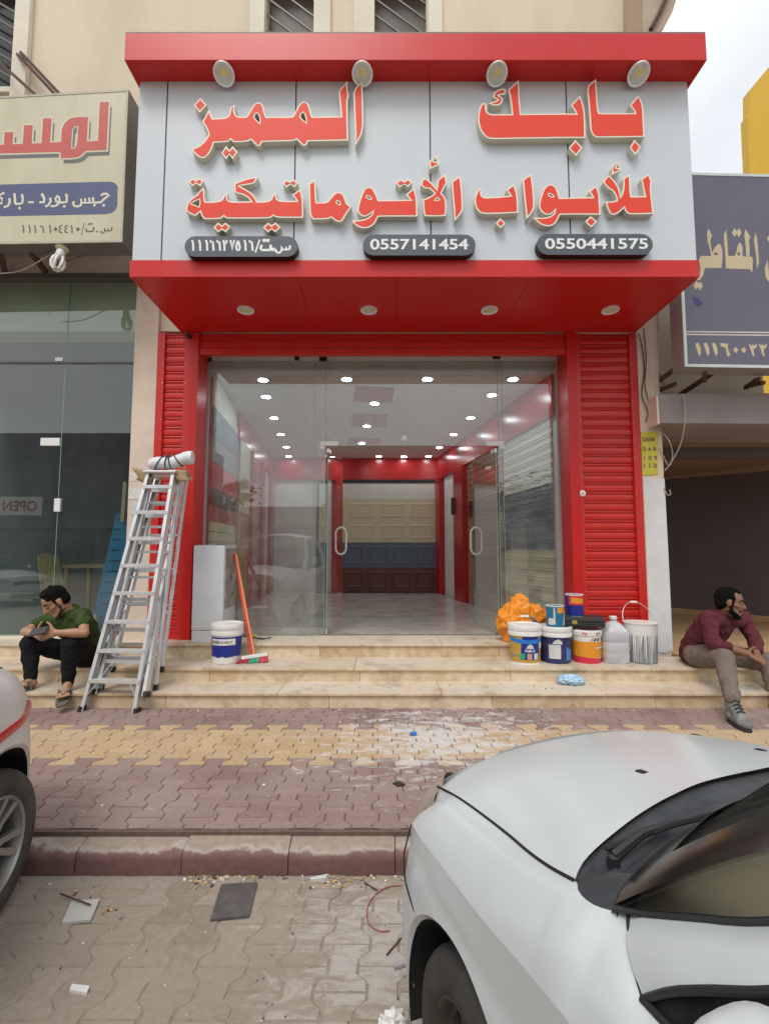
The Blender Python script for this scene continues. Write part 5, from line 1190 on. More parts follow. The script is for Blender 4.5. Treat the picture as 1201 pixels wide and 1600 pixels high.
def bucket(name, label, px0, px1, ytop, ybot, surf_z, body, lid, cat='paint bucket', lidh=.17, rim=True, taper=.9, open_=False, group='paint buckets and tins on the right steps', bottom=None):
    pxc = (px0 + px1) / 2; base = atz(pxc, ybot, surf_z); Yc = base.y; 
    for _ in range(3): r = (px1 - px0) / 2 / FPX * Yc * 1.0 * cos(PITCH); Yc = base.y + r * taper
    X = aty(pxc, (ytop + ybot) / 2, Yc).x; zt_ = aty(pxc, ytop, Yc).z; h = (zt_ - surf_z) * .985
    t = thing(name, label, cat, (X, Yc, surf_z), group=group); c = (X, Yc, surf_z)
    rf = lambda z: r * (taper + (1 - taper) * z / h)
    prof = [(r * taper * .96, .001), (r * taper, .006)]
    if bottom: pass
    prof += [(rf(h * (1 - lidh)), h * (1 - lidh))]
    if open_:
        prof += [(rf(h) - .003, h * .985), (rf(h), h), (rf(h) - .006, h), (rf(h * .7) - .010, h * .7), (.0001, h * .69)]
    MB().lathe(prof, c, 36).build('body', body, t, smooth=40)
    if not open_:
        zl0 = h * (1 - lidh)
        MB().lathe([(r * .97, zl0), (r * 1.035, zl0 + .002), (r * 1.035, zl0 + (h - zl0) * .35), (r * 1.01, zl0 + (h - zl0) * .42), (r * 1.045, zl0 + (h - zl0) * .5), (r * 1.045, h - .006), (r * 1.02, h), (r * .93, h), (r * .90, h - .010), (.0001, h - .010)], c, 36).build('lid', lid, t, smooth=35)
    return t, c, r, h, rf
# 1 gold and blue
t, c, r, h, rf = bucket('paint_bucket', 'gold and blue paint bucket with white lid, leftmost of the row on the right steps', 795, 844, 973.5, 1040, Z2, M['b_gold'], M['b_white'], lidh=.27)
lb = MB(); cyl_patch(lb, c, rf, -88, 88, .001, h * .06, 16, 0); cyl_poly(lb, c, rf, [(-78, h * .70), (-40, h * .66), (0, h * .64), (40, h * .66), (76, h * .70), (76, h * .58), (40, h * .555), (0, h * .54), (-40, h * .555), (-78, h * .60)], 1, .003)
cyl_poly(lb, c, rf, [(-24, h * .73), (34, h * .73), (40, h * .60), (44, h * .34), (40, h * .14), (-34, h * .14), (-30, h * .40), (-28, h * .60)], 2, .0022)
cyl_patch(lb, c, rf, -80, 80, h * .215, h * .235, 14, 1, .0015)
for a0, m_ in ((-34, 3), (-8, 4), (18, 5)): cyl_patch(lb, c, rf, a0, a0 + 18, h * .15, h * .30, 3, m_, .0034)
cyl_poly(lb, c, rf, [(-12, h * .42), (18, h * .42), (12, h * .50), (3, h * .54), (-6, h * .50)], 5, .0034)
cyl_patch(lb, c, rf, 44, 66, h * .42, h * .60, 3, 0, .002)
lb.build('label', [M['b_white'], M['b_blue'], M['b_royal'], M['b_green'], M['b_pink'], M['b_label']], t)
def cyl_text(txt, c, rf, a0, a1, z0, z1, m, t, off=.004, bold=.02):
    b = MB(); text_loops(b, txt, lambda a, z, o: (c[0] + (rf(z) + o) * sin(RAD(a)), c[1] - (rf(z) + o) * cos(RAD(a)), c[2] + z), a0, a1, z0, z1, off, 0, bold); return b.build('label_text', m, t)
cyl_text('TAMCO', c, rf, -18, 22, h * .335, h * .395, M['white_txt'], t)
# 2 navy
t, c, r, h, rf = bucket('paint_bucket', 'navy blue paint bucket with white paper label, second from left on the right steps', 844, 891, 976, 1038, Z2, M['b_navy'], M['b_white'], lidh=.28)
lb = MB(); cyl_patch(lb, c, rf, -46, 0, h * .14, h * .52, 6, 0); cyl_poly(lb, c, rf, [(24, h * .08), (62, h * .08), (66, h * .42), (40, h * .38), (22, h * .48)], 1)
cyl_poly(lb, c, rf, [(-32, h * .54), (6, h * .54), (4, h * .62), (-8, h * .68), (-22, h * .64)], 0); cyl_patch(lb, c, rf, 62, 80, h * .10, h * .40, 3, 0)
lb.build('label', [M['b_label'], M['b_sky']], t)
top2 = c[2] + h; c2 = c
# 3 orange, red and white
t, c, r, h, rf = bucket('paint_bucket', 'white, orange and red paint bucket under the black tool case', 893, 938, 981, 1037.5, Z2, M['b_white'], M['b_white'], lidh=.16)
lb = MB(); cyl_patch(lb, c, rf, -88, 88, h * .17, h * .66, 16, 0); cyl_poly(lb, c, rf, [(-88, .002), (88, .002), (88, h * .14), (30, h * .15), (-30, h * .20), (-88, h * .20)], 1)
for a0, m_ in ((-10, 0), (3, 2), (18, 2), (40, 2)): cyl_poly(lb, c, rf, [(a0, h * .68), (a0 + 9, h * .68), (a0 + 19, h * .77), (a0 + 10, h * .77)], m_)
cyl_poly(lb, c, rf, [(12, h * .46), (66, h * .46), (66, h * .51), (16, h * .49)], 3)
lb.build('label', [M['b_orange'], M['b_red'], M['b_navy'], M['b_white']], t)
cyl_text('N', c, rf, -34, -20, h * .86, h * .95, M['b_red'], t, .009); cyl_text('21', c, rf, 14, 32, h * .86, h * .95, M['b_red'], t, .009)
c3 = c; top3 = c[2] + h; r3 = r
# black tool case on bucket 3
tc_ = thing('tool_case', 'flat black tool case lying on the orange and white bucket', 'tool case', (c3[0], c3[1], top3))
a, b_ = aty(882, 970, c3[1] - .05).x, aty(945, 970, c3[1] - .05).x
X = Matrix.Translation(((a + b_) / 2, c3[1] + .02, top3 + .055)) @ Matrix.Rotation(RAD(-12), 4, 'Z')
MB().obox(X, ((b_ - a) * .93, .28, .045), 0, .012).build('base', M['black'], tc_); X2 = X.copy(); X2.translation.z += .047
MB().obox(X2, ((b_ - a) * .95, .29, .046), 0, .014).build('lid', PM('black_case_lid', (.035, .036, .036), .5, var=.15), tc_)
MB().obox(X @ Matrix.Translation((-.10, -.145, .02)), (.05, .012, .035), 0, .004).build('latch', PM('brass_latch', (.55, .45, .15), .35, metal=.6), tc_)
tctop = top3 + .125
# small tins
def tin(name, label, px0, px1, py0, py1, Yc, zb, body, bands, texts=()):
    r = (px1 - px0) / 2 / FPX * Yc; X = aty((px0 + px1) / 2, py1, Yc).x; h = aty(px0, py0, Yc).z - aty(px0, py1, Yc).z + .01
    t = thing(name, label, 'paint tin', (X, Yc, zb), group='paint buckets and tins on the right steps'); c = (X, Yc, zb); rf = lambda z: r
    MB().lathe([(r, .001), (r, h - .004)], c, 28).build('body', body, t, smooth=40)
    MB().lathe([(r * 1.02, 0.0005), (r * 1.02, .006), (r * .99, .007)], c, 28).build('base_rim', M['tin'], t)
    MB().lathe([(r * .99, h - .012), (r * 1.025, h - .011), (r * 1.025, h), (r * .92, h), (r * .90, h - .008), (.0001, h - .008)], c, 28).build('lid', M['b_white'], t, smooth=35)
    lb = MB(); ms = []
    for k, (lp, m_) in enumerate(bands): ms.append(m_); cyl_poly(lb, c, rf, [(a, z * h) for a, z in lp], k, .0012 + .0003 * k)
    lb.build('label', ms, t); return t
tin('paint_tin', 'small blue paint tin with an orange label standing on the navy bucket', 854, 880.5, 949.5, 981.5, c2[1] - .02, top2 - .009, M['b_teal'], [([(-70, .12), (-30, .12), (-30, .42), (-62, .42)], M['b_label']), ([(-5, .66), (45, .68), (45, .93), (-5, .90)], M['b_orange']), ([(-30, .15), (-18, .15), (-20, .9), (-28, .9)], M['b_label']), ([(35, .1), (80, .1), (80, .8), (50, .8)], M['b_label'])])
tin('paint_tin', 'small navy and red paint tin on top of the black tool case', 884.5, 910.5, 931.5, 964, c3[1] + .03, tctop, M['b_royal'], [([(-60, .52), (70, .52), (70, .95), (-60, .95)], M['b_red']), ([(-45, .62), (40, .58), (55, .80), (-40, .88)], M['b_orange'])])
# white tub behind
t, c, r, h, rf = bucket('white_tub', 'plain white tub half hidden behind the small blue tin', 840, 876, 957, 1020, Z2, M['b_white'], M['b_white'], cat='tub', lidh=.2)
t.location.y += 0
# jug
jz = Z2; base = atz(957, 1038, jz); rj = 41 / 2 / FPX * base.y; jc = (aty(957.5, 1000, base.y + rj).x, base.y + rj * .9, jz); hj = aty(957, 962.5, jc[1]).z - jz
M['jug'] = PM('milky_plastic', (.66, .67, .70), .35, var=.04, vscale=5); 
m_, t_n, o_n = new_mat('milky_jug'); n = t_n.nodes.new; pb_ = n('ShaderNodeBsdfPrincipled'); pb_.inputs['Base Color'].default_value = (.72, .74, .78, 1); pb_.inputs['Roughness'].default_value = .35; pb_.inputs['Transmission Weight'].default_value = .35; pb_.inputs['Subsurface Weight'].default_value = .3
nz_ = n('ShaderNodeTexNoise'); nz_.inputs['Scale'].default_value = 9; rg = n('ShaderNodeMapRange'); rg.inputs['To Min'].default_value = .3; rg.inputs['To Max'].default_value = .5; t_n.links.new(nz_.outputs[0], rg.inputs[0]); t_n.links.new(rg.outputs[0], pb_.inputs['Roughness']); t_n.links.new(pb_.outputs[0], o_n.inputs[0]); M['milk'] = m_
M['milk_fill'] = PM('cloudy_water', (.36, .38, .42), .25, var=.05)
jg = thing('plastic_jug', 'big milky plastic jug half full of water, beside the splattered grey bucket', 'jug', jc)
sq_ = lambda a: 1 / max(abs(cos(a)), abs(sin(a))) ** .55
def jprof(pr, name, mat, par, n=40):
    rows = []
    for (rr, z) in pr: rows.append([(jc[0] + rr * cos(2 * pi * j / n) * sq_(2 * pi * j / n) ** .55, jc[1] + rr * sin(2 * pi * j / n) * sq_(2 * pi * j / n) ** .55 * .95, jz + z) for j in range(n)])
    mb = MB().grid(rows, closed=True, flip=True); return mb.build(name, mat, par, smooth=50)
jprof([(.0001, .002), (rj * .94, .002), (rj * .99, .012), (rj, hj * .22), (rj * .985, hj * .235), (rj, hj * .25), (rj, hj * .44), (rj * .975, hj * .45), (rj, hj * .465), (rj, hj * .66), (rj * .9, hj * .72), (rj * .5, hj * .84), (rj * .25, hj * .885), (rj * .20, hj * .90), (rj * .24, hj * .985), (rj * .2, hj * .99)], 'body', M['milk'], jg)
jprof([(.0001, .006), (rj * .9, .008), (rj * .965, .02), (rj * .965, hj * .43), (.0001, hj * .431)], 'water', M['milk_fill'], jg)
MB().lathe([(rj * .27, hj * .93), (rj * .28, hj * .935), (rj * .28, hj * .995), (rj * .25, hj), (.0001, hj)], jc, 20).build('cap', M['white_plastic'], jg, smooth=40)
# splattered bucket
t, c, r, h, rf = bucket('splattered_bucket', 'open grey bucket covered in white paint drips, rightmost of the row', 977, 1024, 970.5, 1038.5, Z2, M['b_grey'], M['b_white'], cat='bucket', open_=True, taper=.93)
lb = MB(); cyl_patch(lb, c, rf, -110, 110, h * .70, h * .995, 24, 0)
rn = random.Random(5)
for k in range(30):
    a = -84 + k * 5.8 + rn.uniform(-2, 2); w_ = rn.uniform(1.4, 3.6); z0 = rn.choice((.02, .05, .15, .3, .45)) * h; sl = rn.uniform(-7, 5)
    cyl_poly(lb, c, rf, [(a - w_, h * .72), (a + w_ * .8, h * .72), (a + w_ * .6 + sl * .5, h * .4 + z0 * .5), (a + w_ * .5 + sl, z0), (a - w_ * .1 + sl, z0 - .003), (a - w_ * .6 + sl * .5, h * .4 + z0 * .5)], 0, .0025)
lb.build('paint_drips', M['b_white'], t)
MB().lathe([(r * 1.0, h - .012), (r * 1.04, h - .010), (r * 1.04, h), (r * .97, h + .001)], c, 32).build('rim', M['b_white'], t, smooth=30)
hp = [Vector((c[0] + r * 1.03 * cos(a), c[1] + .10 * sin(a) + .02, c[2] + h + .19 * sin(a))) for a in [pi * k / 14 for k in range(15)]]
MB().tube(hp, .0035, 6).build('handle', M['tin'], t); MB().tube([hp[6], hp[7], hp[8]], .011, 8).build('grip', M['white_plastic'], t)
# orange bag behind the buckets
M['orange_bag'] = PM('orange_plastic_bag', (.86, .29, .015), .38, var=.12, vscale=7, bump=.3, bscale=22)
ob = thing('orange_bag', 'crumpled bright orange plastic bag slumped behind the gold bucket', 'bag', aty(814, 990, 5.33))
c = aty(813, 968, 5.32); zb = Z3 + .12
mb = MB(); blob(mb, (c.x - .01, c.y, Z3 + .19), .22, .15, .22, 3, .34, 80, 60, 1.35, sq=.95, flat=-.19, ridge=True); mb.build('body', M['orange_bag'], ob, smooth=70)
mb = MB(); blob(mb, (c.x - .01, c.y, Z3 + .37), .10, .08, .12, 8, .40, 60, 44, 1.3, ridge=True); mb.build('knot', M['orange_bag'], ob, smooth=70)
mb = MB(); blob(mb, (c.x + .15, c.y - .05, Z3 + .27), .10, .07, .11, 12, .40, 60, 44, 1.3, ridge=True); mb.build('fold', M['orange_bag'], ob, smooth=70)
tr = thing('paint_trowel', 'steel trowel with a white edge lying across the orange bag', 'trowel', aty(826, 965, 5.1))
MB().bar(aty(812, 962.5, 5.12), aty(826, 962.5, 5.10), .02, .022, bev=.003).build('handle', M['white_plastic'], tr)
MB().add([aty(826, 961, 5.10), aty(833, 965, 5.09), aty(847, 976, 5.08), aty(842, 978, 5.08), aty(828, 969, 5.10)], [(4, 3, 2, 1, 0)]).build('blade', PM('dull_steel', (.22, .18, .16), .4, metal=.7), tr).modifiers.new('thickness', 'SOLIDIFY').thickness = .004
# pale blue crumpled bag on the lower tread
M['blue_bag'] = PM('pale_blue_bag', (.44, .62, .78), .35, var=.12, vscale=9, bump=.3, bscale=30)
c = atz(894, 1067, Z1 + .02)
bgo = thing('blue_bag', 'crumpled pale blue plastic bag lying on the lower step below the buckets', 'bag', (c.x, c.y, Z1))
mb = MB(); blob(mb, (c.x, c.y + .04, Z1 + .034), .115, .075, .045, 21, .42, 60, 40, 2.0, flat=-.03, ridge=True); mb.build('body', M['blue_bag'], bgo, smooth=70)
# left: wrapped cabinet, bucket, broom
wc = thing('wrapped_cabinet', 'grey white appliance wrapped in clear film standing by the left post', 'appliance', (-1.95, 5.4, Z3))
Yc = 5.22; x0, x1 = aty(300, 930, Yc).x, aty(349, 930, Yc).x; zt_ = aty(325, 852, Yc).z
M['cab'] = PM('film_wrapped_panel', (.69, .71, .73), .3, var=.05, vscale=3, bump=.0)
m_ = M['cab']; nt_ = m_.node_tree; n = nt_.nodes.new
wv = n('ShaderNodeTexWave'); wv.wave_type = 'BANDS'; wv.bands_direction = 'Z'; wv.inputs['Scale'].default_value = 13; wv.inputs['Distortion'].default_value = 11; wv.inputs['Detail'].default_value = 4
tcx = n('ShaderNodeTexCoord'); nt_.links.new(tcx.outputs['Object'], wv.inputs['Vector']); bpn = n('ShaderNodeBump'); bpn.inputs['Strength'].default_value = .16; bpn.inputs['Distance'].default_value = .008
nt_.links.new(wv.outputs['Fac'], bpn.inputs['Height']); nt_.links.new(bpn.outputs[0], [q for q in nt_.nodes if q.type == 'BSDF_PRINCIPLED'][0].inputs['Normal'])
MB().box((x0, Yc, Z3 + .13), (x1, Yc + .44, zt_), bev=.02).build('body', M['cab'], wc, smooth=40)
MB().box((x0 + .005, Yc + .008, Z3 + .001), (x1 - .005, Yc + .43, Z3 + .128), bev=.006).build('base', M['cab'], wc)
M['cab_side'] = PM('film_wrapped_side', (.40, .36, .33), .3, var=.5, vscale=9, dirt=(.20, .10, .10), dscale=6, damt=.7, bump=.4, bscale=18)
MB().box((x1 + .0008, Yc + .04, Z3 + .35), (x1 + .004, Yc + .42, zt_ - .03)).build('side_panel', M['cab_side'], wc)
mb = MB(); rows = []
for i in range(15):
    f = i / 14; rows.append([Vector((x0 - .01 + (x1 - x0 + .02) * f, Yc + .05 + .09 * j, zt_ - .002 + .03 * abs(noise.noise(Vector((f * 6, j * .7, 3)))) * (1 if 0 < i < 14 else 0))) for j in range(5)])
mb.grid(rows).build('film', PM('clear_film_fold', (.68, .70, .72), .25, var=.1), wc, smooth=60)
t, c, r, h, rf = bucket('paint_bucket', 'navy and white paint bucket with rainbow label beside the broom on the left', 331.5, 378, 972, 1038.5, Z2, M['b_white'], M['b_white'], group=None, lidh=.28)
lb = MB(); 
top_ = [(-92 + 184 * k / 40, h * .68) for k in range(41)]; bot_ = [(92 - 184 * k / 40, h * (.16 + .035 * rn.random())) for k in range(41)]
cyl_poly(lb, c, rf, top_ + bot_, 0); cyl_patch(lb, c, rf, -50, 50, h * .48, h * .64, 10, 1, .004)
for k, m_ in enumerate((2, 3, 4, 5)): cyl_patch(lb, c, rf, -46 + k * 9, -38 + k * 9, h * .52, h * .60, 2, m_, .005)
lb.build('label', [M['b_royal'], M['b_white'], M['b_red'], M['b_orange'], M['b_green'], M['b_sky']], t)
cyl_text('OVELP', c, rf, -8, 36, h * .525, h * .585, M['brown_txt'], t, .0055)
br = thing('broom', 'broom with a red and orange pole and red green bristles leaning on the glass', 'broom', atz(395, 1036, Z2))
M['pole_red'] = PM('red_pole', (.52, .03, .03), .35, var=.05); M['pole_orange'] = PM('orange_pole', (.72, .25, .08), .4, var=.05)
p0 = aty(395, 1024, 4.98); p1 = aty(367.5, 866, 5.52)
s_ = Vector((.0145, 0, 0))
MB().tube([p0 - s_, p1 - s_ * .4], .0135, 12).build('pole', M['pole_red'], br, smooth=60); MB().tube([p0 + s_, p1 + s_ * .6], .0135, 12).build('pole', M['pole_orange'], br, smooth=60)
hc = aty(397, 1024, 4.97); hl, hr = aty(377, 1028, 4.93), aty(418, 1022, 4.99)
ax = (hr - hl).normalized(); MB().bar(hl, hr, .05, .03, bev=.006).build('head', M['white_plastic'], br)
def bris(f0, f1, m_, seed):
    rn = random.Random(seed); b = MB()
    for k in range(70):
        f = f0 + (f1 - f0) * rn.random(); p = hl.lerp(hr, f) + Vector((0, rn.uniform(-.02, .02), -.008)); e = Vector((p.x + (f - .5) * .06 - .012, p.y + rn.uniform(-.05, -.02), Z2 + rn.uniform(.0, .012)))
        b.bar(p, e, .0065, .0065)
    return b.build('bristles', m_, br)
M['br_red'] = PM('red_bristle', (.55, .06, .10), .6, var=.1); M['br_green'] = PM('green_bristle', (.03, .42, .22), .6, var=.1)
bris(0, .4, M['br_red'], 1); bris(.4, .68, M['br_green'], 2); bris(.68, 1, M['br_red'], 3)
tl = thing('hand_tool', 'black and yellow hand tool lying on the sill behind the broom', 'hand tool', aty(400, 995, 5.5))
MB().bar(aty(378, 994, 5.45), aty(412, 998, 5.4), .02, .014, bev=.003).bar(aty(412, 998, 5.4), aty(424, 996, 5.42), .012, .01).build('shaft', M['black'], tl); MB().bar(aty(388, 993, 5.5), aty(402, 993, 5.5), .03, .022, bev=.003).build('grip', PM('yellow_grip', (.7, .52, .02), .5), tl)
# ================================================================== scraps on the road and pavement
M['tile_pale'] = PM('pale_tile', (.50, .50, .46), .4, var=.05); M['tile_dark'] = PM('dark_tile', (.10, .088, .086), .45, var=.25, vscale=20, dirt=(.2, .18, .16), dscale=12, damt=.5)
ZR = -.15
def slab_px(name, lab, cat, pxs, z, th, m, bev=.0):
    v = [atz(px, py, z + th) for px, py in pxs]; lp = orient([(p.x, p.y) for p in v])
    return tag(MB().poly([lp], lambda x, y, t: (x, y, z + t), .0015, th, 0, back=True).build(name, m), lab, cat)
slab_px('broken_tile', 'pale broken tile lying on the road near the kerb', 'tile', ((112, 1408), (156, 1404), (142, 1437), (97, 1441)), ZR, .012, M['tile_pale'])
slab_px('dark_tile', 'square dark grey tile lying on the road near the kerb', 'tile', ((346, 1381), (402, 1378), (389, 1430), (329, 1436)), ZR, .012, M['tile_dark'])
slab_px('foam_piece', 'small white foam piece on the dusty road, below the pale tile', 'foam piece', ((113, 1537), (140, 1540), (136, 1551), (109, 1546)), ZR, .012, M['b_white'])
slab_px('card_scrap', 'pale card scrap against the kerb by the wood chips', 'card scrap', ((486, 1370), (513, 1365), (508, 1372), (484, 1374)), ZR, .012, M['b_label'])
tag(MB().bar(atz(94, 1396, ZR + .02), atz(142, 1414, ZR + .022), .006, .004).build('wood_splinter', M['rust']), 'thin dark splinter lying across the pale tile', 'splinter')
for px in (((569, 1379), (589, 1391), 'dark stick beside the wood chips at the kerb'), ((604, 1492), (627, 1465), 'thin twig on the road close to the white car')):
    tag(MB().bar(atz(*px[0], ZR + .005), atz(*px[1], ZR + .005), .005, .004).build('stick', M['rust']), px[2], 'stick')
tag(MB().bar(atz(615, 1510, ZR + .01), atz(636, 1504, ZR + .01), .018, .012, bev=.002).build('tube_scrap', PM('mauve_plastic', (.42, .36, .38), .5)), 'mauve plastic scrap beside the car bumper', 'plastic scrap')
arc_ = [atz(px, py, ZR + .006) for px, py in ((628, 1383), (605, 1386), (588, 1396), (577, 1410), (573, 1425), (575, 1440), (583, 1450), (595, 1455), (609, 1454))]
wire('red_cord', 'curved piece of red cord on the road by the white car', arc_, .0024, PM('red_cord', (.36, .10, .085), .6), 'cord')
pb2 = thing('torn_paper', 'torn white paper on the road at the bottom edge by the tyre', 'paper', atz(612, 1598, ZR))
cpx = atz(613, 1597, ZR); mb = MB(); blob(mb, (cpx.x, cpx.y - .02, ZR + .018), .045, .035, .025, 31, .6, 22, 14, 4, flat=-.02); mb.build('sheet', M['b_white'], pb2, smooth=50)
rn = random.Random(11); lt = [MB() for _ in range(4)]
def chip(z, x, y, s, k):
    a = rn.random() * pi; X = Matrix.Translation((x, y, z + s * .25)) @ Matrix.Rotation(a, 4, 'Z') @ Matrix.Rotation(rn.uniform(-.4, .4), 4, 'X')
    lt[k].obox(X, (s * rn.uniform(.6, 1.8), s * rn.uniform(.5, 1), s * rn.uniform(.2, .5)))
for cx_, cy_, sx, sy, nn in ((520, 1378, 34, 10, 130), (315, 1378, 26, 8, 60), (345, 1372, 40, 4, 60), (130, 1400, 60, 22, 24), (170, 1425, 16, 8, 18), (400, 1372, 160, 3, 80), (600, 1372, 30, 4, 40)):
    for _ in range(nn):
        p = atz(cx_ + rn.gauss(0, sx * .55), max(1369.5, cy_ + rn.gauss(0, sy * .7)), ZR); chip(ZR, p.x, p.y, rn.choice((.003, .004, .006, .008, .012)), rn.choice((0, 1, 2, 2, 3, 3)))
for _ in range(150):
    p = atz(rn.uniform(40, 640), rn.uniform(1375, 1600), ZR); chip(ZR, p.x, p.y, rn.choice((.002, .003, .005)), rn.choice((0, 1, 2, 3)))
for _ in range(130):
    p = atz(rn.gauss(590, 190), rn.uniform(1108, 1290), 0); chip(0, p.x, p.y, rn.choice((.003, .004, .006, .01)), rn.choice((0, 0, 2, 1, 2)))
for _ in range(120):
    p = atz(rn.uniform(80, 1000), rn.uniform(1107, 1112), 0); chip(0, p.x, p.y, rn.choice((.005, .008, .012)), rn.choice((0, 2, 1, 2)))
for _ in range(80):
    p = atz(rn.uniform(300, 1000), rn.uniform(1062, 1080), Z1); chip(Z1, p.x, p.y, rn.choice((.004, .007, .01)), rn.choice((0, 0, 1)))
LM = [M['b_white'], M['rust'], PM('grey_grit', (.25, .22, .19), .9), PM('tan_chip', (.55, .38, .18), .8, var=.3, vscale=20)]
mb = MB()
for k, q_ in enumerate(lt): mb.add(q_.v, q_.f, k)
tag(mb.build('litter', LM), kind='stuff')
tag(MB().obox(Matrix.Translation(atz(646, 1146, .012)), (.045, .03, .02), 0, .004).build('bottle_cap', M['b_blue']), 'tiny bright blue cap on the paving near the car bonnet', 'cap')
slab_px('rubber_scrap', 'small black rubber scrap on the plum paving left of the car', 'rubber scrap', ((613, 1223), (624, 1220), (633, 1225), (622, 1228)), 0, .008, M['black'])
# ================================================================== people: one continuous body each (tapered limbs fused into one surface), clothes over it
def capsule(mb, p, q, r1, r2=None, n=14):
    p = Vector(p); q = Vector(q); r2 = r1 if r2 is None else r2; d = q - p
    if d.length < 1e-5: d = Vector((0, 0, 1e-4))
    ax = d.normalized(); u = Vector((0, 0, 1)) if abs(ax.z) < .9 else Vector((1, 0, 0)); x = ax.cross(u).normalized(); y = ax.cross(x)
    rows = []
    for c, r, rng in ((p, r1, range(0, 6)), (q, r2, range(5, 11))):
        for k in rng:
            th = -pi / 2 + pi * k / 10
            rows.append([c + ax * (r * sin(th)) + (x * cos(2 * pi * j / n) + y * sin(2 * pi * j / n)) * max(r * cos(th), 1e-4) for j in range(n)])
    mb.grid(rows, closed=True); return mb
def ellip(mb, c, f, s, u, a, b, h, n=18, m=12):
    """ellipsoid with semi-axes a along f, b along s, h along u"""
    c = Vector(c); rows = []
    for k in range(m + 1):
        th = -pi / 2 + pi * k / m
        rows.append([c + u * (h * sin(th)) + (f * (a * cos(2 * pi * j / n)) + s * (b * sin(2 * pi * j / n))) * max(cos(th), 1e-3) for j in range(n)])
    mb.grid(rows, closed=True); return mb
def fuse(mb, name, mat, parent, voxel=.008, it=4, wr=None):
    """melt overlapping solids into one continuous skin"""
    o = mb.build('fusing', [mat], None); 
    r = o.modifiers.new('r', 'REMESH'); r.mode = 'VOXEL'; r.voxel_size = voxel; r.use_smooth_shade = True
    s = o.modifiers.new('s', 'SMOOTH'); s.factor = .5; s.iterations = it
    if wr:
        tx = bpy.data.textures.new('cloth_folds', 'CLOUDS'); tx.noise_scale = wr[0]; tx.noise_depth = 2
        d = o.modifiers.new('d', 'DISPLACE'); d.texture = tx; d.strength = wr[1]; d.mid_level = .5; d.texture_coords = 'LOCAL'
    me = bpy.data.meshes.new_from_object(o.evaluated_get(bpy.context.evaluated_depsgraph_get()))
    bpy.data.objects.remove(o); me.name = name
    if parent is not None: me.transform(wmat(parent).inverted())
    me.materials.clear(); me.materials.append(mat); me.polygons.foreach_set('use_smooth', [True] * len(me.polygons))
    n = bpy.data.objects.new(name, me); C.objects.link(n); n.parent = parent; return n
def frame(f, u):
    f = Vector(f).normalized(); u = Vector(u); s = f.cross(u).normalized(); return f, s, s.cross(f)   # s points to the person's right
def head_solids(mb, c, f, s, u, k=1.0):
    c = Vector(c); P = lambda a, b, h: c + f * (a * k) + s * (b * k) + u * (h * k)
    ellip(mb, P(-.012, 0, .030), f, s, u, .098 * k, .076 * k, .092 * k); ellip(mb, P(.022, 0, -.035), f, s, u, .068 * k, .058 * k, .082 * k)
    capsule(mb, P(.066, -.026, -.085), P(.066, .026, -.085), .022 * k)                       # chin
    for e in (-1, 1):
        capsule(mb, P(.0, e * .055, -.055), P(.058, e * .030, -.085), .022 * k)              # jaw
        capsule(mb, P(.070, e * .012, .026), P(.060, e * .044, .024), .0135 * k, .011 * k)   # brow
        capsule(mb, P(.058, e * .042, -.018), P(.040, e * .056, -.010), .016 * k)            # cheek
        ellip(mb, P(-.008, e * .079, -.004), f, s, u, .019 * k, .008 * k, .031 * k); capsule(mb, P(-.002, e * .076, .018), P(-.016, e * .083, .016), .007 * k)
    capsule(mb, P(.078, 0, .022), P(.102, 0, -.022), .0085 * k, .0135 * k); capsule(mb, P(.090, -.010, -.026), P(.090, .010, -.026), .009 * k)   # nose
    capsule(mb, P(.080, -.016, -.050), P(.080, .016, -.050), .0085 * k); capsule(mb, P(.078, -.014, -.062), P(.078, .014, -.062), .0085 * k)     # lips
    return P
def hand(mb, wrist, palm, fdir, out, curl, thumb, k=1.1, spread=.0):
    """wrist -> knuckles; fingers leave along fdir and bend towards curl; out spreads index to little finger"""
    w = Vector(wrist); kn = Vector(palm); o = Vector(out).normalized(); fd = Vector(fdir).normalized(); cu = Vector(curl).normalized()
    for e in (-.026, -.009, .009, .026): capsule(mb, w + o * (e * .6 * k), kn + o * (e * 1.25 * k), .016 * k, .0135 * k, 10)
    ln = (.066, .074, .070, .056)
    for i, e in enumerate((-.033, -.011, .011, .033)):
        a = kn + o * (e * k); L_ = ln[i] * k; d1 = (fd + o * (e * spread * 20) + cu * .25).normalized(); b = a + d1 * L_ * .48
        d2 = (fd * .7 + cu * .9).normalized(); c = b + d2 * L_ * .34; d3 = (fd * .2 + cu * 1.1).normalized(); e3 = c + d3 * L_ * .26
        capsule(mb, a, b, .0098 * k, .0088 * k, 8); capsule(mb, b, c, .0088 * k, .0080 * k, 8); capsule(mb, c, e3, .0080 * k, .0068 * k, 8)
    t0 = w + (kn - w) * .25 - o * (.030 * k); t1 = t0 + (Vector(thumb).normalized()) * (.045 * k); t2 = t1 + (Vector(thumb).normalized() + fd * .5 + cu * .25).normalized() * (.036 * k)
    capsule(mb, t0 + o * (.014 * k), t1, .0145 * k, .0110 * k, 8); capsule(mb, t1, t2, .0108 * k, .0085 * k, 8)
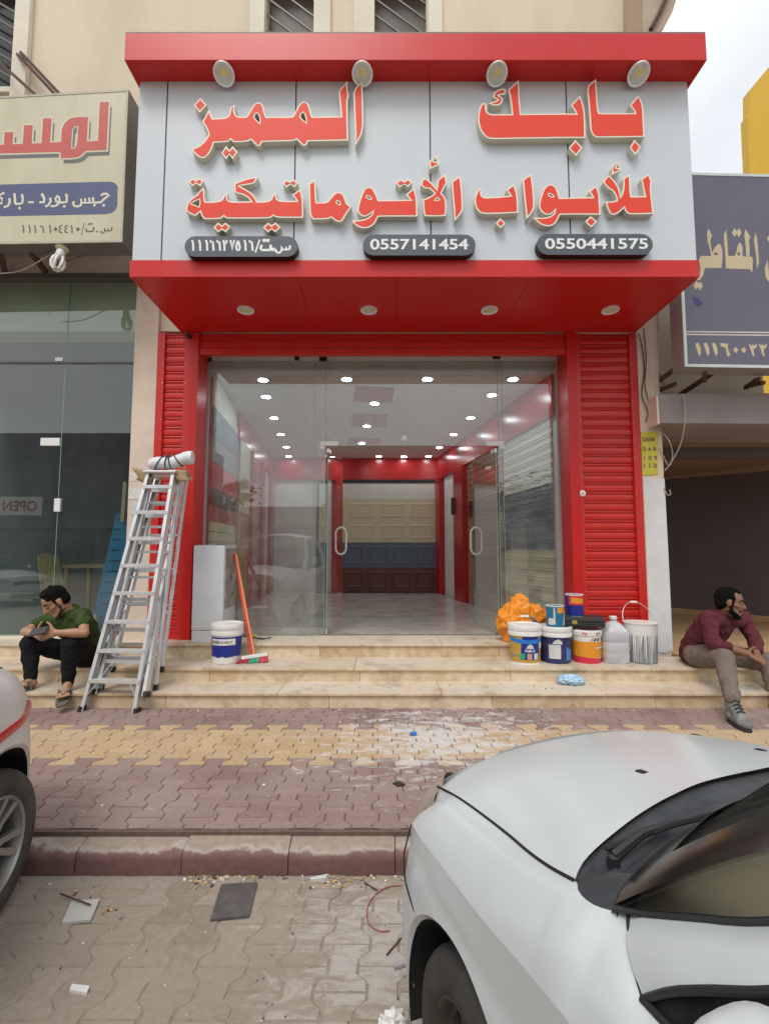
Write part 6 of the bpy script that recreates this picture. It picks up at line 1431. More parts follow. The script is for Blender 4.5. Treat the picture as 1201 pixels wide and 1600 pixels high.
def SKIN(name, col):
    m, t, o = new_mat(name); n = t.nodes.new; l = t.links.new; b = n('ShaderNodeBsdfPrincipled'); l(b.outputs[0], o.inputs[0])
    nz = n('ShaderNodeTexNoise'); nz.inputs['Scale'].default_value = 14; nz.inputs['Detail'].default_value = 6; tc = n('ShaderNodeTexCoord'); l(tc.outputs['Object'], nz.inputs['Vector'])
    r = n('ShaderNodeValToRGB'); r.color_ramp.elements[0].color = (*[c * .82 for c in col], 1); r.color_ramp.elements[1].color = (*[min(1, c * 1.18) for c in col], 1); l(nz.outputs[0], r.inputs[0]); l(r.outputs[0], b.inputs['Base Color'])
    b.inputs['Roughness'].default_value = .5; b.inputs['Subsurface Weight'].default_value = .12; b.inputs['Subsurface Radius'].default_value = (.02, .008, .004); b.inputs['Subsurface Scale'].default_value = .4
    bp = n('ShaderNodeBump'); n2 = n('ShaderNodeTexNoise'); n2.inputs['Scale'].default_value = 160; l(tc.outputs['Object'], n2.inputs['Vector']); l(n2.outputs[0], bp.inputs['Height']); bp.inputs['Strength'].default_value = .12; bp.inputs['Distance'].default_value = .003; l(bp.outputs[0], b.inputs['Normal']); return m
def CLOTH(name, col, var=.14): return PM(name, col, .9, var=var, vscale=9, bump=.35, bscale=180, spec=.2)
M['hair'] = PM('black_hair', (.006, .005, .0045), .85, var=.5, vscale=60, bump=.8, bscale=140, spec=.12)
M['eye_white'] = PM('eye_white', (.22, .19, .17), .4, var=.02); M['iris'] = PM('dark_iris', (.02, .012, .008), .15)
M['lip'] = PM('lip', (.30, .12, .09), .5)
def face_bits(t, P, f, s, u, k, skin, lid=.5):
    for e in (-1, 1):
        b = MB(); ellip(b, P(.068, e * .030, .008), f, s, u, .012 * k, .0145 * k, .0078 * k, 12, 8); o = b.build('eye', M['eye_white'], t, smooth=180)
        b = MB(); ellip(b, P(.0775, e * .031, .0065), f, s, u, .0045 * k, .0062 * k, .0060 * k, 10, 6); b.build('iris', M['iris'], o, smooth=180)
        b = MB(); capsule(b, P(.0815, e * .014, .0315), P(.074, e * .038, .036), .0050 * k, .0052 * k, 8); capsule(b, P(.074, e * .038, .036), P(.060, e * .053, .030), .0052 * k, .003 * k, 8); b.build('eyebrow', M['hair'], t, smooth=180)
    b = MB(); ellip(b, P(.0855, 0, -.0555), f, s, u, .0055 * k, .021 * k, .0075 * k, 12, 8); b.build('mouth', M['lip'], t, smooth=180)

# ---------------------------------------------------------------- man on the left: green T-shirt, black trousers, looking at a phone
A = lambda px, py, Y: aty(px, py, Y)
pl = thing('person', 'man in green T-shirt and black trousers sitting on the steps with a phone', 'person', (-2.95, 4.85, Z2))
skin1 = SKIN('tan_skin', (.40, .215, .125)); k = 1.14
pelv = A(138, 1021, 4.84); chest = A(120, 980, 4.72); nb_ = A(112, 957, 4.67); hd = A(88, 941, 4.56)
hipN, hipF = A(135, 1021, 4.77), A(122, 1021, 4.93); kneN, kneF = A(110, 1005, 4.44), A(47, 1005, 4.56); ankN, ankF = A(107, 1064, 4.45), A(49, 1060, 4.52)
shN, shF = A(130, 960, 4.60), A(80, 966, 4.82); elN, elF = A(132, 989, 4.44), A(40, 987, 4.62); wrN, wrF = A(87, 989, 4.36), A(56, 990, 4.42)
f, s, u = frame((-.56, -.58, -.60), (-.30, -.30, 1))
body = MB(); P = head_solids(body, hd, f, s, u, k)
capsule(body, nb_ + Vector((.0, 0, -.02)), hd + u * (-.05) - f * .02, .062, .056); capsule(body, chest, nb_, .10, .075); capsule(body, pelv, chest, .115, .11)
for sh_, el, wr in ((shN, elN, wrN), (shF, elF, wrF)):
    capsule(body, nb_ - Vector((0, 0, .03)), sh_, .05, .05); capsule(body, sh_, el, .050, .040); capsule(body, el, el.lerp(wr, .35), .042, .043); capsule(body, el.lerp(wr, .35), wr, .043, .027)
for h_, kn, an in ((hipN, kneN, ankN), (hipF, kneF, ankF)):
    capsule(body, pelv.lerp(h_, .6), h_.lerp(kn, .4), .05, .045); capsule(body, h_.lerp(kn, .4), kn, .045, .04); capsule(body, kn, an, .04, .034)
phc = A(61, 986.5, 4.30)
hand(body, wrN, A(74, 990, 4.33), (-.9, -.1, .0), (.0, -.25, -1), (-.1, .8, .25), (-.6, -.1, .75), 1.12)
hand(body, wrF, A(66, 993, 4.36), (.8, -.25, -.1), (.1, -.3, -1), (-.2, .7, .3), (.35, -.2, .85), 1.12)
def foot(mb, an, toe, heel, k=1.1):
    toe = Vector(toe); heel = Vector(heel); capsule(mb, an, heel, .036, .034); capsule(mb, an, heel.lerp(toe, .5), .036, .032)
    d = (toe - heel).normalized(); o = d.cross(Vector((0, 0, 1))).normalized()
    capsule(mb, heel, heel.lerp(toe, .75), .034, .030); capsule(mb, heel.lerp(toe, .35) + o * .014, heel.lerp(toe, .78) + o * .024, .024, .022); capsule(mb, heel.lerp(toe, .35) - o * .014, heel.lerp(toe, .78) - o * .024, .024, .020)
    for i, e in enumerate((-.042, -.022, -.003, .016, .036)):
        l0 = heel.lerp(toe, .76) + o * e; capsule(mb, l0, l0 + d * (.050 - .007 * abs(i - (4 if e else 4)) if True else 0), .0125 if i < 4 else .0165, .0105 if i < 4 else .0145, 8)
toeN, heN = A(97, 1090, 4.27), A(108, 1071, 4.46); toeF, heF = A(32, 1070.5, 4.40), A(53, 1068, 4.52)
foot(body, ankN, toeN, heN); foot(body, ankF, toeF, heF)
fuse(body, 'body', skin1, pl, .0075, 3)
face_bits(pl, P, f, s, u, k, skin1)
hb_ = MB()
ellip(hb_, P(-.022, 0, .056), f, s, u, .093 * k, .082 * k, .080 * k); ellip(hb_, P(-.052, 0, .0), f, s, u, .060 * k, .077 * k, .062 * k)
for a_, b_, h_ in ((.046, -.03, .108), (.052, .0, .114), (.046, .035, .106), (.03, -.05, .11), (.03, .02, .122), (-.02, .04, .122), (.042, .056, .074), (.042, -.056, .074)): capsule(hb_, P(a_ - .006, b_, h_ - .006), P(a_ - .03, b_ + .012, h_ + .0), .019 * k, .015 * k, 8)
for e in (-1, 1): capsule(hb_, P(.018, e * .072, .03), P(.012, e * .074, -.008), .010 * k, .006 * k, 8)
fuse(hb_, 'hair', M['hair'], pl, .008, 2, (.02, .006))
bd_ = MB()
for e in (-1, 1):
    capsule(bd_, P(.006, e * .0705, -.02), P(.010, e * .064, -.06), .0085 * k, .013 * k, 8); capsule(bd_, P(.010, e * .062, -.062), P(.060, e * .036, -.094), .016 * k, .016 * k, 8)
    capsule(bd_, P(.0835, e * .006, -.040), P(.074, e * .026, -.046), .0055 * k, .0045 * k, 8); capsule(bd_, P(.074, e * .026, -.046), P(.066, e * .030, -.08), .0045 * k, .009 * k, 8)
capsule(bd_, P(.066, -.028, -.100), P(.066, .028, -.100), .0165 * k, None, 8); capsule(bd_, P(.082, -.012, -.082), P(.082, .012, -.082), .009 * k, None, 8)
fuse(bd_, 'beard', PM('short_black_beard', (.03, .02, .015), .8, var=.4, vscale=90), pl, .006, 2)
sh = MB()
capsule(sh, chest, nb_ - Vector((0, 0, .02)), .135, .098); capsule(sh, pelv + Vector((0, 0, .02)), chest, .142, .14); capsule(sh, pelv + Vector((.03, .05, -.03)), chest + Vector((.03, .04, 0)), .135, .12)
capsule(sh, shN - Vector((0, 0, .02)), shF - Vector((0, 0, .02)), .072); capsule(sh, chest + (shF - shN) * .18, nb_ + (shF - shN) * .2 - Vector((0, 0, .07)), .12, .09); capsule(sh, chest - (shF - shN) * .22, shN - Vector((0, 0, .03)), .115, .074)
for sh_, el in ((shN, elN), (shF, elF)): capsule(sh, sh_, sh_.lerp(el, .52), .068, .066)
fuse(sh, 'shirt', CLOTH('olive_green_jersey', (.046, .075, .022)), pl, .011, 5, (.075, .034))
tr_ = MB()
capsule(tr_, pelv + Vector((.02, .02, -.02)), pelv + Vector((.02, .02, .02)), .15); capsule(tr_, hipN, hipF, .125)
for h_, kn, an in ((hipN, kneN, ankN), (hipF, kneF, ankF)):
    capsule(tr_, h_, kn, .108, .080); capsule(tr_, kn, kn.lerp(an, .35), .078, .072); capsule(tr_, kn.lerp(an, .35), an, .072, .052); capsule(tr_, an + Vector((0, 0, .012)), an + Vector((0, 0, -.004)), .050)
fuse(tr_, 'trousers', CLOTH('black_cotton', (.012, .012, .013)), pl, .011, 5, (.07, .028))
M['sandal'] = PM('grey_sandal', (.13, .12, .105), .6, var=.1)
for toe, heel in ((toeN, heN), (toeF, heF)):
    d = (toe - heel).normalized(); o = d.cross(Vector((0, 0, 1))).normalized(); n_ = o.cross(d); lp = []
    for q in range(20):
        a = 2 * pi * q / 20; lp.append((cos(a) * .155 * (1 if cos(a) > 0 else .92), sin(a) * (.052 + .010 * cos(a))))
    c = heel.lerp(toe, .62) - n_ * .038
    sd = MB().poly([orient(lp)], lambda x, y, t, c=c, d=d, o=o, n_=n_: c + d * x + o * y + n_ * t, -.016, .0, 0, back=True).build('sandal', M['sandal'], pl)
    g = heel.lerp(toe, .88) + n_ * .012
    MB().tube([c + d * -.02 + o * .056, heel.lerp(toe, .62) + o * .042 + n_ * .028, g, heel.lerp(toe, .62) - o * .042 + n_ * .028, c + d * -.02 - o * .056], .009, 8).tube([g, g - n_ * .05], .006, 6).build('strap', M['sandal'], sd, smooth=60)
ph = thing('phone', 'dark phone held in both hands by the man in green', 'phone', phc)
X = Matrix((Vector((-.75, .2, .0)).normalized(), Vector((.1, -.6, .6)).normalized(), Vector((.1, .6, .7)).normalized())).transposed().to_4x4(); 
X = Matrix.Translation(phc) @ Matrix.Rotation(RAD(-12), 4, 'Y') @ Matrix.Rotation(RAD(40), 4, 'X')
MB().obox(X, (.155, .085, .010), 0, .004).build('case', M['black'], ph); X.translation = phc + (X.to_3x3() @ Vector((0, 0, .0062))); MB().obox(X, (.14, .075, .0015)).build('screen', M['win_dark'], ph)

# ---------------------------------------------------------------- man on the right: maroon jumper, taupe trousers, hands clasped
pr_ = thing('person', 'bearded man in maroon jumper and taupe trousers sitting with clasped hands', 'person', (3.15, 4.85, Z2))
skin2 = SKIN('brown_skin', (.235, .115, .065)); k = 1.12
pelv = A(1093, 1020, 4.90); mid = A(1098, 1000, 4.84); chest = A(1114, 978, 4.74); nb_ = A(1127, 960, 4.68); hd = A(1140, 942, 4.60)
hipN, hipF = A(1090, 1024, 4.78), A(1112, 1020, 5.0); kneN, kneF = A(1131, 1029, 4.36), A(1199, 1035, 4.62); ankN, ankF = A(1143, 1096, 4.02), A(1216, 1100, 4.32)
shN, shF = A(1106, 966, 4.56), A(1160, 966, 4.86); elN, elF = A(1113, 1006, 4.46), A(1179, 1003, 4.74); wrN, wrF = A(1167, 1022, 4.36), A(1180, 1020, 4.47)
f, s, u = frame((.80, -.56, -.16), (.20, -.08, 1))
body = MB(); P = head_solids(body, hd, f, s, u, k)
capsule(body, nb_ - Vector((0, 0, .02)), hd - u * .05 - f * .025, .068, .060); capsule(body, chest, nb_, .10, .08); capsule(body, pelv, chest, .12, .115)
for sh_, el, wr in ((shN, elN, wrN), (shF, elF, wrF)):
    capsule(body, nb_ - Vector((0, 0, .03)), sh_, .05, .05); capsule(body, sh_, el, .052, .042); capsule(body, el, el.lerp(wr, .4), .044, .045); capsule(body, el.lerp(wr, .4), wr, .045, .030)
for h_, kn, an in ((hipN, kneN, ankN), (hipF, kneF, ankF)):
    capsule(body, pelv.lerp(h_, .6), h_.lerp(kn, .4), .055, .05); capsule(body, h_.lerp(kn, .4), kn, .05, .045); capsule(body, kn, an, .042, .034); capsule(body, an, an + Vector((0, -.04, -.05)), .036, .034)
hc = A(1184, 1029, 4.33)
hand(body, wrN, A(1179, 1028, 4.33), (.9, -.1, -.35), (.1, -.75, -.5), (-.2, .4, -.7), (.5, -.2, .6), 1.1, .0)
hand(body, wrF, A(1186, 1029, 4.38), (-.2, -.8, -.45), (.8, -.2, -.4), (-.6, .1, -.5), (-.4, -.5, .5), 1.1)
fuse(body, 'body', skin2, pr_, .0075, 3); face_bits(pr_, P, f, s, u, k, skin2)
hb_ = MB(); ellip(hb_, P(-.032, 0, .046), f, s, u, .092 * k, .083 * k, .086 * k); ellip(hb_, P(-.055, 0, -.005), f, s, u, .058 * k, .077 * k, .072 * k)
for e in (-1, 1): capsule(hb_, P(.022, e * .066, .045), P(.014, e * .073, -.012), .012 * k, .008 * k, 8); capsule(hb_, P(.05, e * .03, .100), P(-.01, e * .03, .118), .012 * k, .02 * k, 8)
fuse(hb_, 'hair', M['hair'], pr_, .008, 2, (.02, .005))
bd_ = MB()
for e in (-1, 1):
    capsule(bd_, P(.008, e * .0715, -.015), P(.012, e * .066, -.058), .011 * k, .019 * k, 8); capsule(bd_, P(.012, e * .063, -.065), P(.060, e * .036, -.100), .022 * k, .023 * k, 8)
    capsule(bd_, P(.0865, e * .004, -.0385), P(.074, e * .030, -.047), .0075 * k, .006 * k, 8); capsule(bd_, P(.074, e * .030, -.047), P(.064, e * .034, -.085), .007 * k, .014 * k, 8)
capsule(bd_, P(.066, -.028, -.106), P(.066, .028, -.106), .024 * k, None, 8); capsule(bd_, P(.084, -.013, -.086), P(.084, .013, -.086), .011 * k, None, 8)
fuse(bd_, 'beard', M['hair'], pr_, .006, 2, (.012, .003))
sh = MB(); capsule(sh, chest, nb_ - Vector((0, 0, .015)), .14, .10); capsule(sh, mid, chest, .158, .15); capsule(sh, pelv + Vector((-.02, .02, .0)), mid, .158, .156); capsule(sh, nb_ - Vector((0, 0, .03)), nb_ + (hd - nb_) * .28, .085, .074)
capsule(sh, shN - Vector((0, 0, .015)), shF - Vector((0, 0, .02)), .078); capsule(sh, chest + (shF - shN) * .22, mid + (shF - shN) * .12, .11, .11); capsule(sh, chest - (shF - shN) * .2, mid - (shF - shN) * .15, .115, .11)
for sh_, el, wr, fr_ in ((shN, elN, wrN, .36), (shF, elF, wrF, .8)): capsule(sh, sh_, el, .075, .064); capsule(sh, el, el.lerp(wr, fr_), .064, .053); capsule(sh, el.lerp(wr, fr_ - .02), el.lerp(wr, fr_ + .02), .056)
fuse(sh, 'jumper', CLOTH('maroon_knit', (.115, .028, .033)), pr_, .011, 5, (.07, .036))
tr_ = MB(); capsule(tr_, pelv, pelv + Vector((0, 0, .03)), .155); capsule(tr_, hipN, hipF, .13)
for h_, kn, an in ((hipN, kneN, ankN), (hipF, kneF, ankF)): capsule(tr_, h_, kn, .118, .088); capsule(tr_, kn, kn.lerp(an, .4), .082, .072); capsule(tr_, kn.lerp(an, .4), an + Vector((0, 0, .02)), .072, .060)
fuse(tr_, 'trousers', CLOTH('taupe_cotton', (.185, .145, .12)), pr_, .011, 5, (.07, .032))
M['shoe'] = PM('worn_grey_boot', (.17, .185, .185), .7, var=.25, vscale=12, dirt=(.40, .39, .36), dscale=12, damt=.6)
M['sole'] = PM('black_sole', (.025, .025, .025), .7)
for an, tp_ in ((ankN, A(1171, 1134, 3.78)), (ankF, Vector((ankF.x + .12, ankF.y - .22, .05)))):
    an2 = Vector((an.x, an.y, max(an.z, .12))); d = Vector((tp_.x - an.x, tp_.y - an.y, 0)).normalized(); o = d.cross(Vector((0, 0, 1)))
    b = MB(); capsule(b, an2 + Vector((0, 0, .035)), an2 - d * .01 - Vector((0, 0, .04)), .052, .052); capsule(b, Vector((an.x, an.y, .055)) - d * .02, Vector((an.x, an.y, .055)) + d * .14, .048, .046)
    capsule(b, Vector((an.x, an.y, .048)) + d * .13 - o * .010, Vector((an.x, an.y, .045)) + d * .19 - o * .006, .045, .037); capsule(b, an2, Vector((an.x, an.y, .075)) + d * .11, .048, .038)
    sh_o = fuse(b, 'boot', M['shoe'], pr_, .009, 4, (.03, .004))
    lp = []
    for q in range(24):
        a = 2 * pi * q / 24; lp.append((cos(a) * .155 + .078, sin(a) * (.052 + .007 * cos(a))))
    MB().poly([orient(lp)], lambda x, y, t: Vector((an.x, an.y, .002)) + d * x + o * y + Vector((0, 0, t)), 0, .028, 0, back=True).build('sole', M['sole'], sh_o)
    lc = MB()
    for q in range(4):
        c = an2.lerp(Vector((an.x, an.y, .09)) + d * .115, .25 + q * .2) + Vector((0, 0, .040 - .004 * q)) + d * .026; lc.tube([c - o * .032 - Vector((0, 0, .012)), c + Vector((0, 0, .005)), c + o * .032 - Vector((0, 0, .012))], .006, 6)
    lc.build('laces', M['sole'], sh_o)
# ================================================================== cars (built in their own frame: x forwards, y to the car's left, z up from the road)
M['car_white'] = PM('white_car_paint', (.57, .605, .615), .22, var=.012, vscale=1.2, rvar=.02)
M['tyre'] = PM('dusty_tyre', (.045, .041, .038), .8, var=.2, vscale=10, bump=.3, bscale=60, dirt=(.16, .13, .10), dscale=6, damt=.5)
M['steel_rim'] = PM('dark_steel_wheel', (.03, .028, .027), .5, var=.3, vscale=9, dirt=(.16, .09, .05), dscale=5, damt=.8)
M['alloy'] = PM('silver_alloy', (.42, .41, .39), .35, metal=.8, var=.1, dirt=(.3, .26, .22), dscale=5, damt=.4)
M['trim'] = PM('dusty_black_trim', (.045, .05, .058), .55, var=.25, vscale=5, dirt=(.14, .14, .14), dscale=4, damt=.6, bump=.15)
M['gap'] = PM('shut_line_shadow', (.012, .012, .012), .8)
M['head_lens'] = PM('dusty_lamp_lens', (.36, .29, .24), .4, var=.12, vscale=6)
M['car_glass'] = GLASS('car_glass', (.80, .83, .78), dust=.05, refl=3.2)
M['side_glass'] = GLASS('tinted_glass', (.10, .12, .13), dust=.07, refl=3.2)  # pale veil lifts the black, painted in for a missing sky reflection
M['frit'] = PM('black_glass_border', (.012, .011, .010), .15)
M['dash'] = PM('tan_dashboard', (.24, .205, .14), .6, var=.08)
M['seat'] = PM('grey_seat_cloth', (.12, .115, .11), .9)
M['taillight'] = PM('red_tail_lens', (.45, .02, .02), .2, coat=.5)
M['chalk'] = PM('liner_black', (.008, .008, .008), .9)
def lerp_tab(tab, x):
    if x <= tab[0][0]: return tab[0][1]
    if x >= tab[-1][0]: return tab[-1][1]
    n = len(tab); d = [(tab[i + 1][1] - tab[i][1]) / (tab[i + 1][0] - tab[i][0]) for i in range(n - 1)]
    for i in range(n - 1):
        (a, p), (c, q) = tab[i], tab[i + 1]
        if x <= c:
            m0 = d[i] if i == 0 else (0 if d[i - 1] * d[i] <= 0 else 2 * d[i - 1] * d[i] / (d[i - 1] + d[i])); m1 = d[i] if i == n - 2 else (0 if d[i + 1] * d[i] <= 0 else 2 * d[i + 1] * d[i] / (d[i + 1] + d[i]))
            h = c - a; t = (x - a) / h
            return p * (1 + 2 * t) * (1 - t) ** 2 + q * t * t * (3 - 2 * t) + h * m0 * t * (1 - t) ** 2 - h * m1 * t * t * (1 - t)
def crspline(pts, n):
    P_ = [Vector(p) for p in pts]; out_ = []
    for i in range(len(P_) - 1):
        a, b, c, d = P_[max(i - 1, 0)], P_[i], P_[i + 1], P_[min(i + 2, len(P_) - 1)]
        for k in range(n):
            t = k / n; out_.append(.5 * (2 * b + (c - a) * t + (2 * a - 5 * b + 4 * c - d) * t * t + (3 * b - a - 3 * c + d) * t ** 3))
    out_.append(P_[-1]); return out_
def resample(pts, n):
    L_ = [0]
    for a, b in zip(pts, pts[1:]): L_.append(L_[-1] + (b - a).length)
    r = []; j = 0
    for k in range(n):
        s_ = L_[-1] * k / (n - 1)
        while j < len(pts) - 2 and L_[j + 1] < s_: j += 1
        f = (s_ - L_[j]) / max(L_[j + 1] - L_[j], 1e-9); r.append(pts[j].lerp(pts[j + 1], min(max(f, 0), 1)))
    return r
GAP = [(0.0, .62, .76), (-.155, .622, .798), (-.318, .624, .826), (-.457, .634, .852), (-.564, .650, .876), (-.651, .659, .898), (-.726, .662, .92)]
CRE = [(-.03, .732, .685), (-.074, .745, .70), (-.171, .748, .71), (-.325, .752, .73), (-.446, .758, .745), (-.54, .767, .76), (-.61, .770, .77), (-.73, .775, .79), (-.95, .775, .812), (-1.4, .775, .825), (-2.0, .775, .835), (-2.5, .76, .84), (-2.8, .70, .84)]
INN = GAP + [(-.748, .674, .92), (-.769, .678, .92), (-.797, .677, .925), (-.821, .664, .93), (-.843, .649, .935)]
WC = Vector((-.935, .715, .895))          # front lower corner of the side window
BELT = [(-.935, .715, .895), (-1.1, .722, .905), (-1.5, .725, .92), (-2.0, .72, .935), (-2.45, .70, .95)]
PLAN = [(.18, 0), (.176, .2), (.158, .42), (.118, .60), (.06, .70), (-.02, .755), (-.10, .776), (-.20, .783), (-.45, .79), (-.9, .79), (-1.8, .785), (-2.5, .765), (-2.84, .70), (-2.98, .55), (-3.03, .3), (-3.04, 0)]
WF, WR, WZ, WRAD = -.45, -2.33, .28, .335
def build_car(root, paint, rim_kind, warp=None, stripe=False):
    W = (lambda v: v) if warp is None else warp
    def put(mb, name, mats, parent=root, smooth=35):
        if name not in ('tyre', 'rim'): mb.v = [W(v) for v in mb.v]
        return mb.build(name, mats, parent, smooth=smooth, local=True)
    mir = lambda v: Vector((v.x, -v.y, v.z))
    def both(mb):
        n = len(mb.v); k = len(mb.f); mb.v += [mir(v) for v in mb.v[:n]]; mb.f += [tuple(i + n for i in f)[::-1] for f in mb.f[:k]]; mb.m += mb.m[:k]; return mb
    # --- sides, nose and tail: one wall swept round the plan
    base = resample(crspline([(x, y, 0) for x, y in PLAN], 12), 260)
    # finer samples round the wheel arches
    b2 = []
    for i, p in enumerate(base):
        b2.append(p)
        if i < len(base) - 1 and any(abs(p.x - c) < WRAD + .04 for c in (WF, WR)) and p.y > .6:
            b2 += [p.lerp(base[i + 1], .25), p.lerp(base[i + 1], .5), p.lerp(base[i + 1], .75)]
    base = b2; rows = []
    topz = [(-3.1, .80), (-2.95, .82), (-2.5, .84), (-2.0, .835), (-1.4, .825), (-.95, .812), (-.73, .79), (-.61, .77), (-.446, .745), (-.325, .73), (-.171, .71), (-.074, .70), (-.02, .675), (.05, .655), (.2, .655)]
    topo = [(-3.1, -.03), (-2.8, -.02), (-.9, -.014), (-.6, -.018), (-.3, -.030), (-.05, -.030), (.05, -.035), (.2, -.03)]
    for i, p in enumerate(base):
        a = base[max(i - 1, 0)]; c = base[min(i + 1, len(base) - 1)]; t = (c - a).normalized(); nrm = Vector((-t.y, t.x, 0))
        if i == 0: nrm = Vector((1, 0, 0))
        if i == len(base) - 1: nrm = Vector((-1, 0, 0))
        if nrm.dot(Vector((p.x + 1.4, p.y, 0))) < 0: nrm = -nrm
        zb = .19; zt_ = lerp_tab(topz, p.x); ot = lerp_tab(topo, p.x)
        for c_ in (WF, WR):
            d = abs(p.x - c_)
            if d < WRAD and p.y > .6: zb = max(zb, WZ + sqrt(WRAD ** 2 - d * d))
        row = []
        for k in range(13):
            q = k / 12; z = zb + (zt_ - zb) * q
            off = lerp_tab([(.19, -.035), (.26, -.012), (.36, 0.0), (.50, .0), (.60, -.006), (.66, -.016), (.9, -.016)], z)
            w_ = max(0, (q - .55) / .45); off = off * (1 - w_) + ot * w_
            if k == 0 and zb > .2: off -= .012
            row.append(p + nrm * off + Vector((0, 0, z)))
        rows.append(row)
    sides = both(MB().grid(rows, 0))
    crest = [r[-1] for r in rows]
    # --- shoulders: crease up to bonnet gap, cowl corner, pillar foot and belt
    inner = crspline(INN, 8)
    inner_r = resample(inner, 60); foot_ = [inner_r[-1].lerp(WC, k / 8) for k in range(1, 9)]
    belt = resample(crspline(BELT, 8), 50)
    inn_all = inner_r + foot_ + belt[1:]
    cre = crspline(CRE, 8)
    def cre_at(x):
        for a, b in zip(cre, cre[1:]):
            if a.x >= x >= b.x: return a.lerp(b, (a.x - x) / max(a.x - b.x, 1e-9))
        return cre[0] if x > cre[0].x else cre[-1]
    cr_at = lambda x: min((abs(c.x - x), i, c) for i, c in enumerate(crest) if c.y > .45)[2]
    outer = []
    for i, p in enumerate(inn_all):
        f = min(1, i / 60.0); x = p.x - .03 * (1 - f)
        outer.append(cr_lookup(crest, x))
    rows = []
    for p, o in zip(inn_all, outer):
        row = []; d = o - p
        for k in range(9):
            q = k / 8; b = .022 * 4 * q * (1 - q) * (1 if p.x > -1 else .5)
            row.append(p + d * q + Vector((0, .6, .8)) * b)
        if p.x > -.14:
            w_ = ((p.x + .14) / .14) ** 1.5; fr0 = resample([Vector(v) for v in ((0, .62, .76), (.003, .627, .72), (.006, .638, .69), (.020, .655, .668), (.004, .700, .668))] + [o], 9)
            row = [a.lerp(c + (p - Vector((0, .62, .76))) * (1 - k / 8), w_) for k, (a, c) in enumerate(zip(row, fr0))]
        rows.append(row)
    sh_ = both(MB().grid(rows, 0, flip=True))
    nose = MB()   # small filler between gap front, lamp and shoulder
    sides.add(sh_.v, sh_.f, 0)
    # --- scuttle sides, roof, pillars, tailgate
    header = [Vector((-1.40 + .06 * (1 - (y / .52) ** 2), y, 1.385 - .03 * (y / .52) ** 2)) for y in [(.52 * k / 8) for k in range(9)]]
    rtail = [Vector((-2.42 - .06 * (1 - (y / .52) ** 2), y, 1.36 - .03 * (y / .52) ** 2)) for y in [(.52 * k / 8) for k in range(9)]]
    rows = []
    for k in range(9):
        a, c = header[k], rtail[k]; rows.append([a.lerp(c, q / 12) + Vector((0, 0, .055 * sin(pi * q / 12) * (1 - .3 * (k / 8) ** 2))) for q in range(13)])
    # roof edge rolled down to the drip rail
    ed = [v + Vector((0, .028, -.03)) for v in rows[-1]]; rows.append(ed)
    roof = both(MB().grid(rows, 0)); sides.add(roof.v, roof.f, 0)
    pin = crspline([(-.843, .649, .935), (-.951, .637, .998), (-1.068, .622, 1.070), (-1.25, .58, 1.22), (-1.40, .52, 1.355)], 8)
    pout = crspline([(-.935, .715, .895), (-.985, .712, .946), (-1.04, .705, .990), (-1.13, .692, 1.060), (-1.30, .62, 1.215), (-1.44, .548, 1.325)], 8)
    pin, pout = resample(pin, 24), resample(pout, 24)
    rows = [[a.lerp(c, q / 6) + Vector((.35, .75, .5)) * (.014 * sin(pi * q / 6)) for q in range(7)] for a, c in zip(pin, pout)]
    pl_ = both(MB().grid(rows, 0, flip=True)); sides.add(pl_.v, pl_.f, 0)
    # rear pillar and tailgate
    rp = [[Vector((-2.05, .722, .936)), Vector((-2.10, .66, 1.15)), Vector((-2.12, .548, 1.325))], [Vector((-2.45, .70, .95)), Vector((-2.45, .64, 1.15)), Vector((-2.42, .548, 1.30))], [Vector((-2.78, .62, .93)), Vector((-2.64, .60, 1.15)), Vector((-2.45, .52, 1.33))]]
    g_ = both(MB().grid(rp, 0)); sides.add(g_.v, g_.f, 0)
    tg = [[Vector((-2.78 - .1 * (1 - (y / .62) ** 2), y, .93)), Vector((-3.0, y * 1.02, .80))] for y in [.62 * k / 6 for k in range(7)]]
    g_ = both(MB().grid(tg, 0)); sides.add(g_.v, g_.f, 0)
    sd = MB().grid([[Vector((-2.45, .70, .95)), Vector((-2.50, .752, .84))], [Vector((-2.78, .62, .93)), Vector((-2.84, .69, .83))], [Vector((-2.80, .60, .93)), Vector((-3.0, .55, .81))]], 0); g_ = both(sd); sides.add(g_.v, g_.f, 0)
    # nose cap from the wall's top edge back to the bonnet lip
    nc = []
    for k in range(13):
        y = .655 * k / 12; c_ = min((abs(v.y - y), i, v) for i, v in enumerate(crest[:90]))[2]; xf = .05 + .03 * (1 - (y / .62) ** 2); zf = .752 + .085 * (1 - min(1, y / .62) ** 2.2)
        ins = .018 if y > .33 else 0; nc.append([Vector((c_.x - ins * .4, y, c_.z)), Vector((c_.x - .012 - ins, y, c_.z + .03)), Vector((xf + .012 - ins, min(y, .62 - ins * .5), zf - .035)), Vector((xf - ins * .5, min(y, .612 - ins * .5), zf - .006))])
    g_ = both(MB().grid(nc, 0, flip=True)); sides.add(g_.v, g_.f, 0)
    bodyo = put(sides, 'body', paint)
    # --- bonnet
    zg = [(-.726, .92), (-.651, .898), (-.564, .876), (-.457, .852), (-.318, .826), (-.155, .798), (0, .76), (.1, .742)]
    yg = [(-.726, .662), (-.651, .659), (-.564, .650), (-.457, .634), (-.318, .624), (0, .62), (.1, .60)]
    zc_ = [(-.62, .982), (-.45, .957), (-.25, .918), (-.1, .880), (0, .853), (.06, .832), (.09, .818)]
    uC = [(0, -.603), (.17, -.600), (.285, -.612), (.40, -.629), (.487, -.648), (.573, -.672), (.62, -.693), (.662, -.726)]
    rows = []
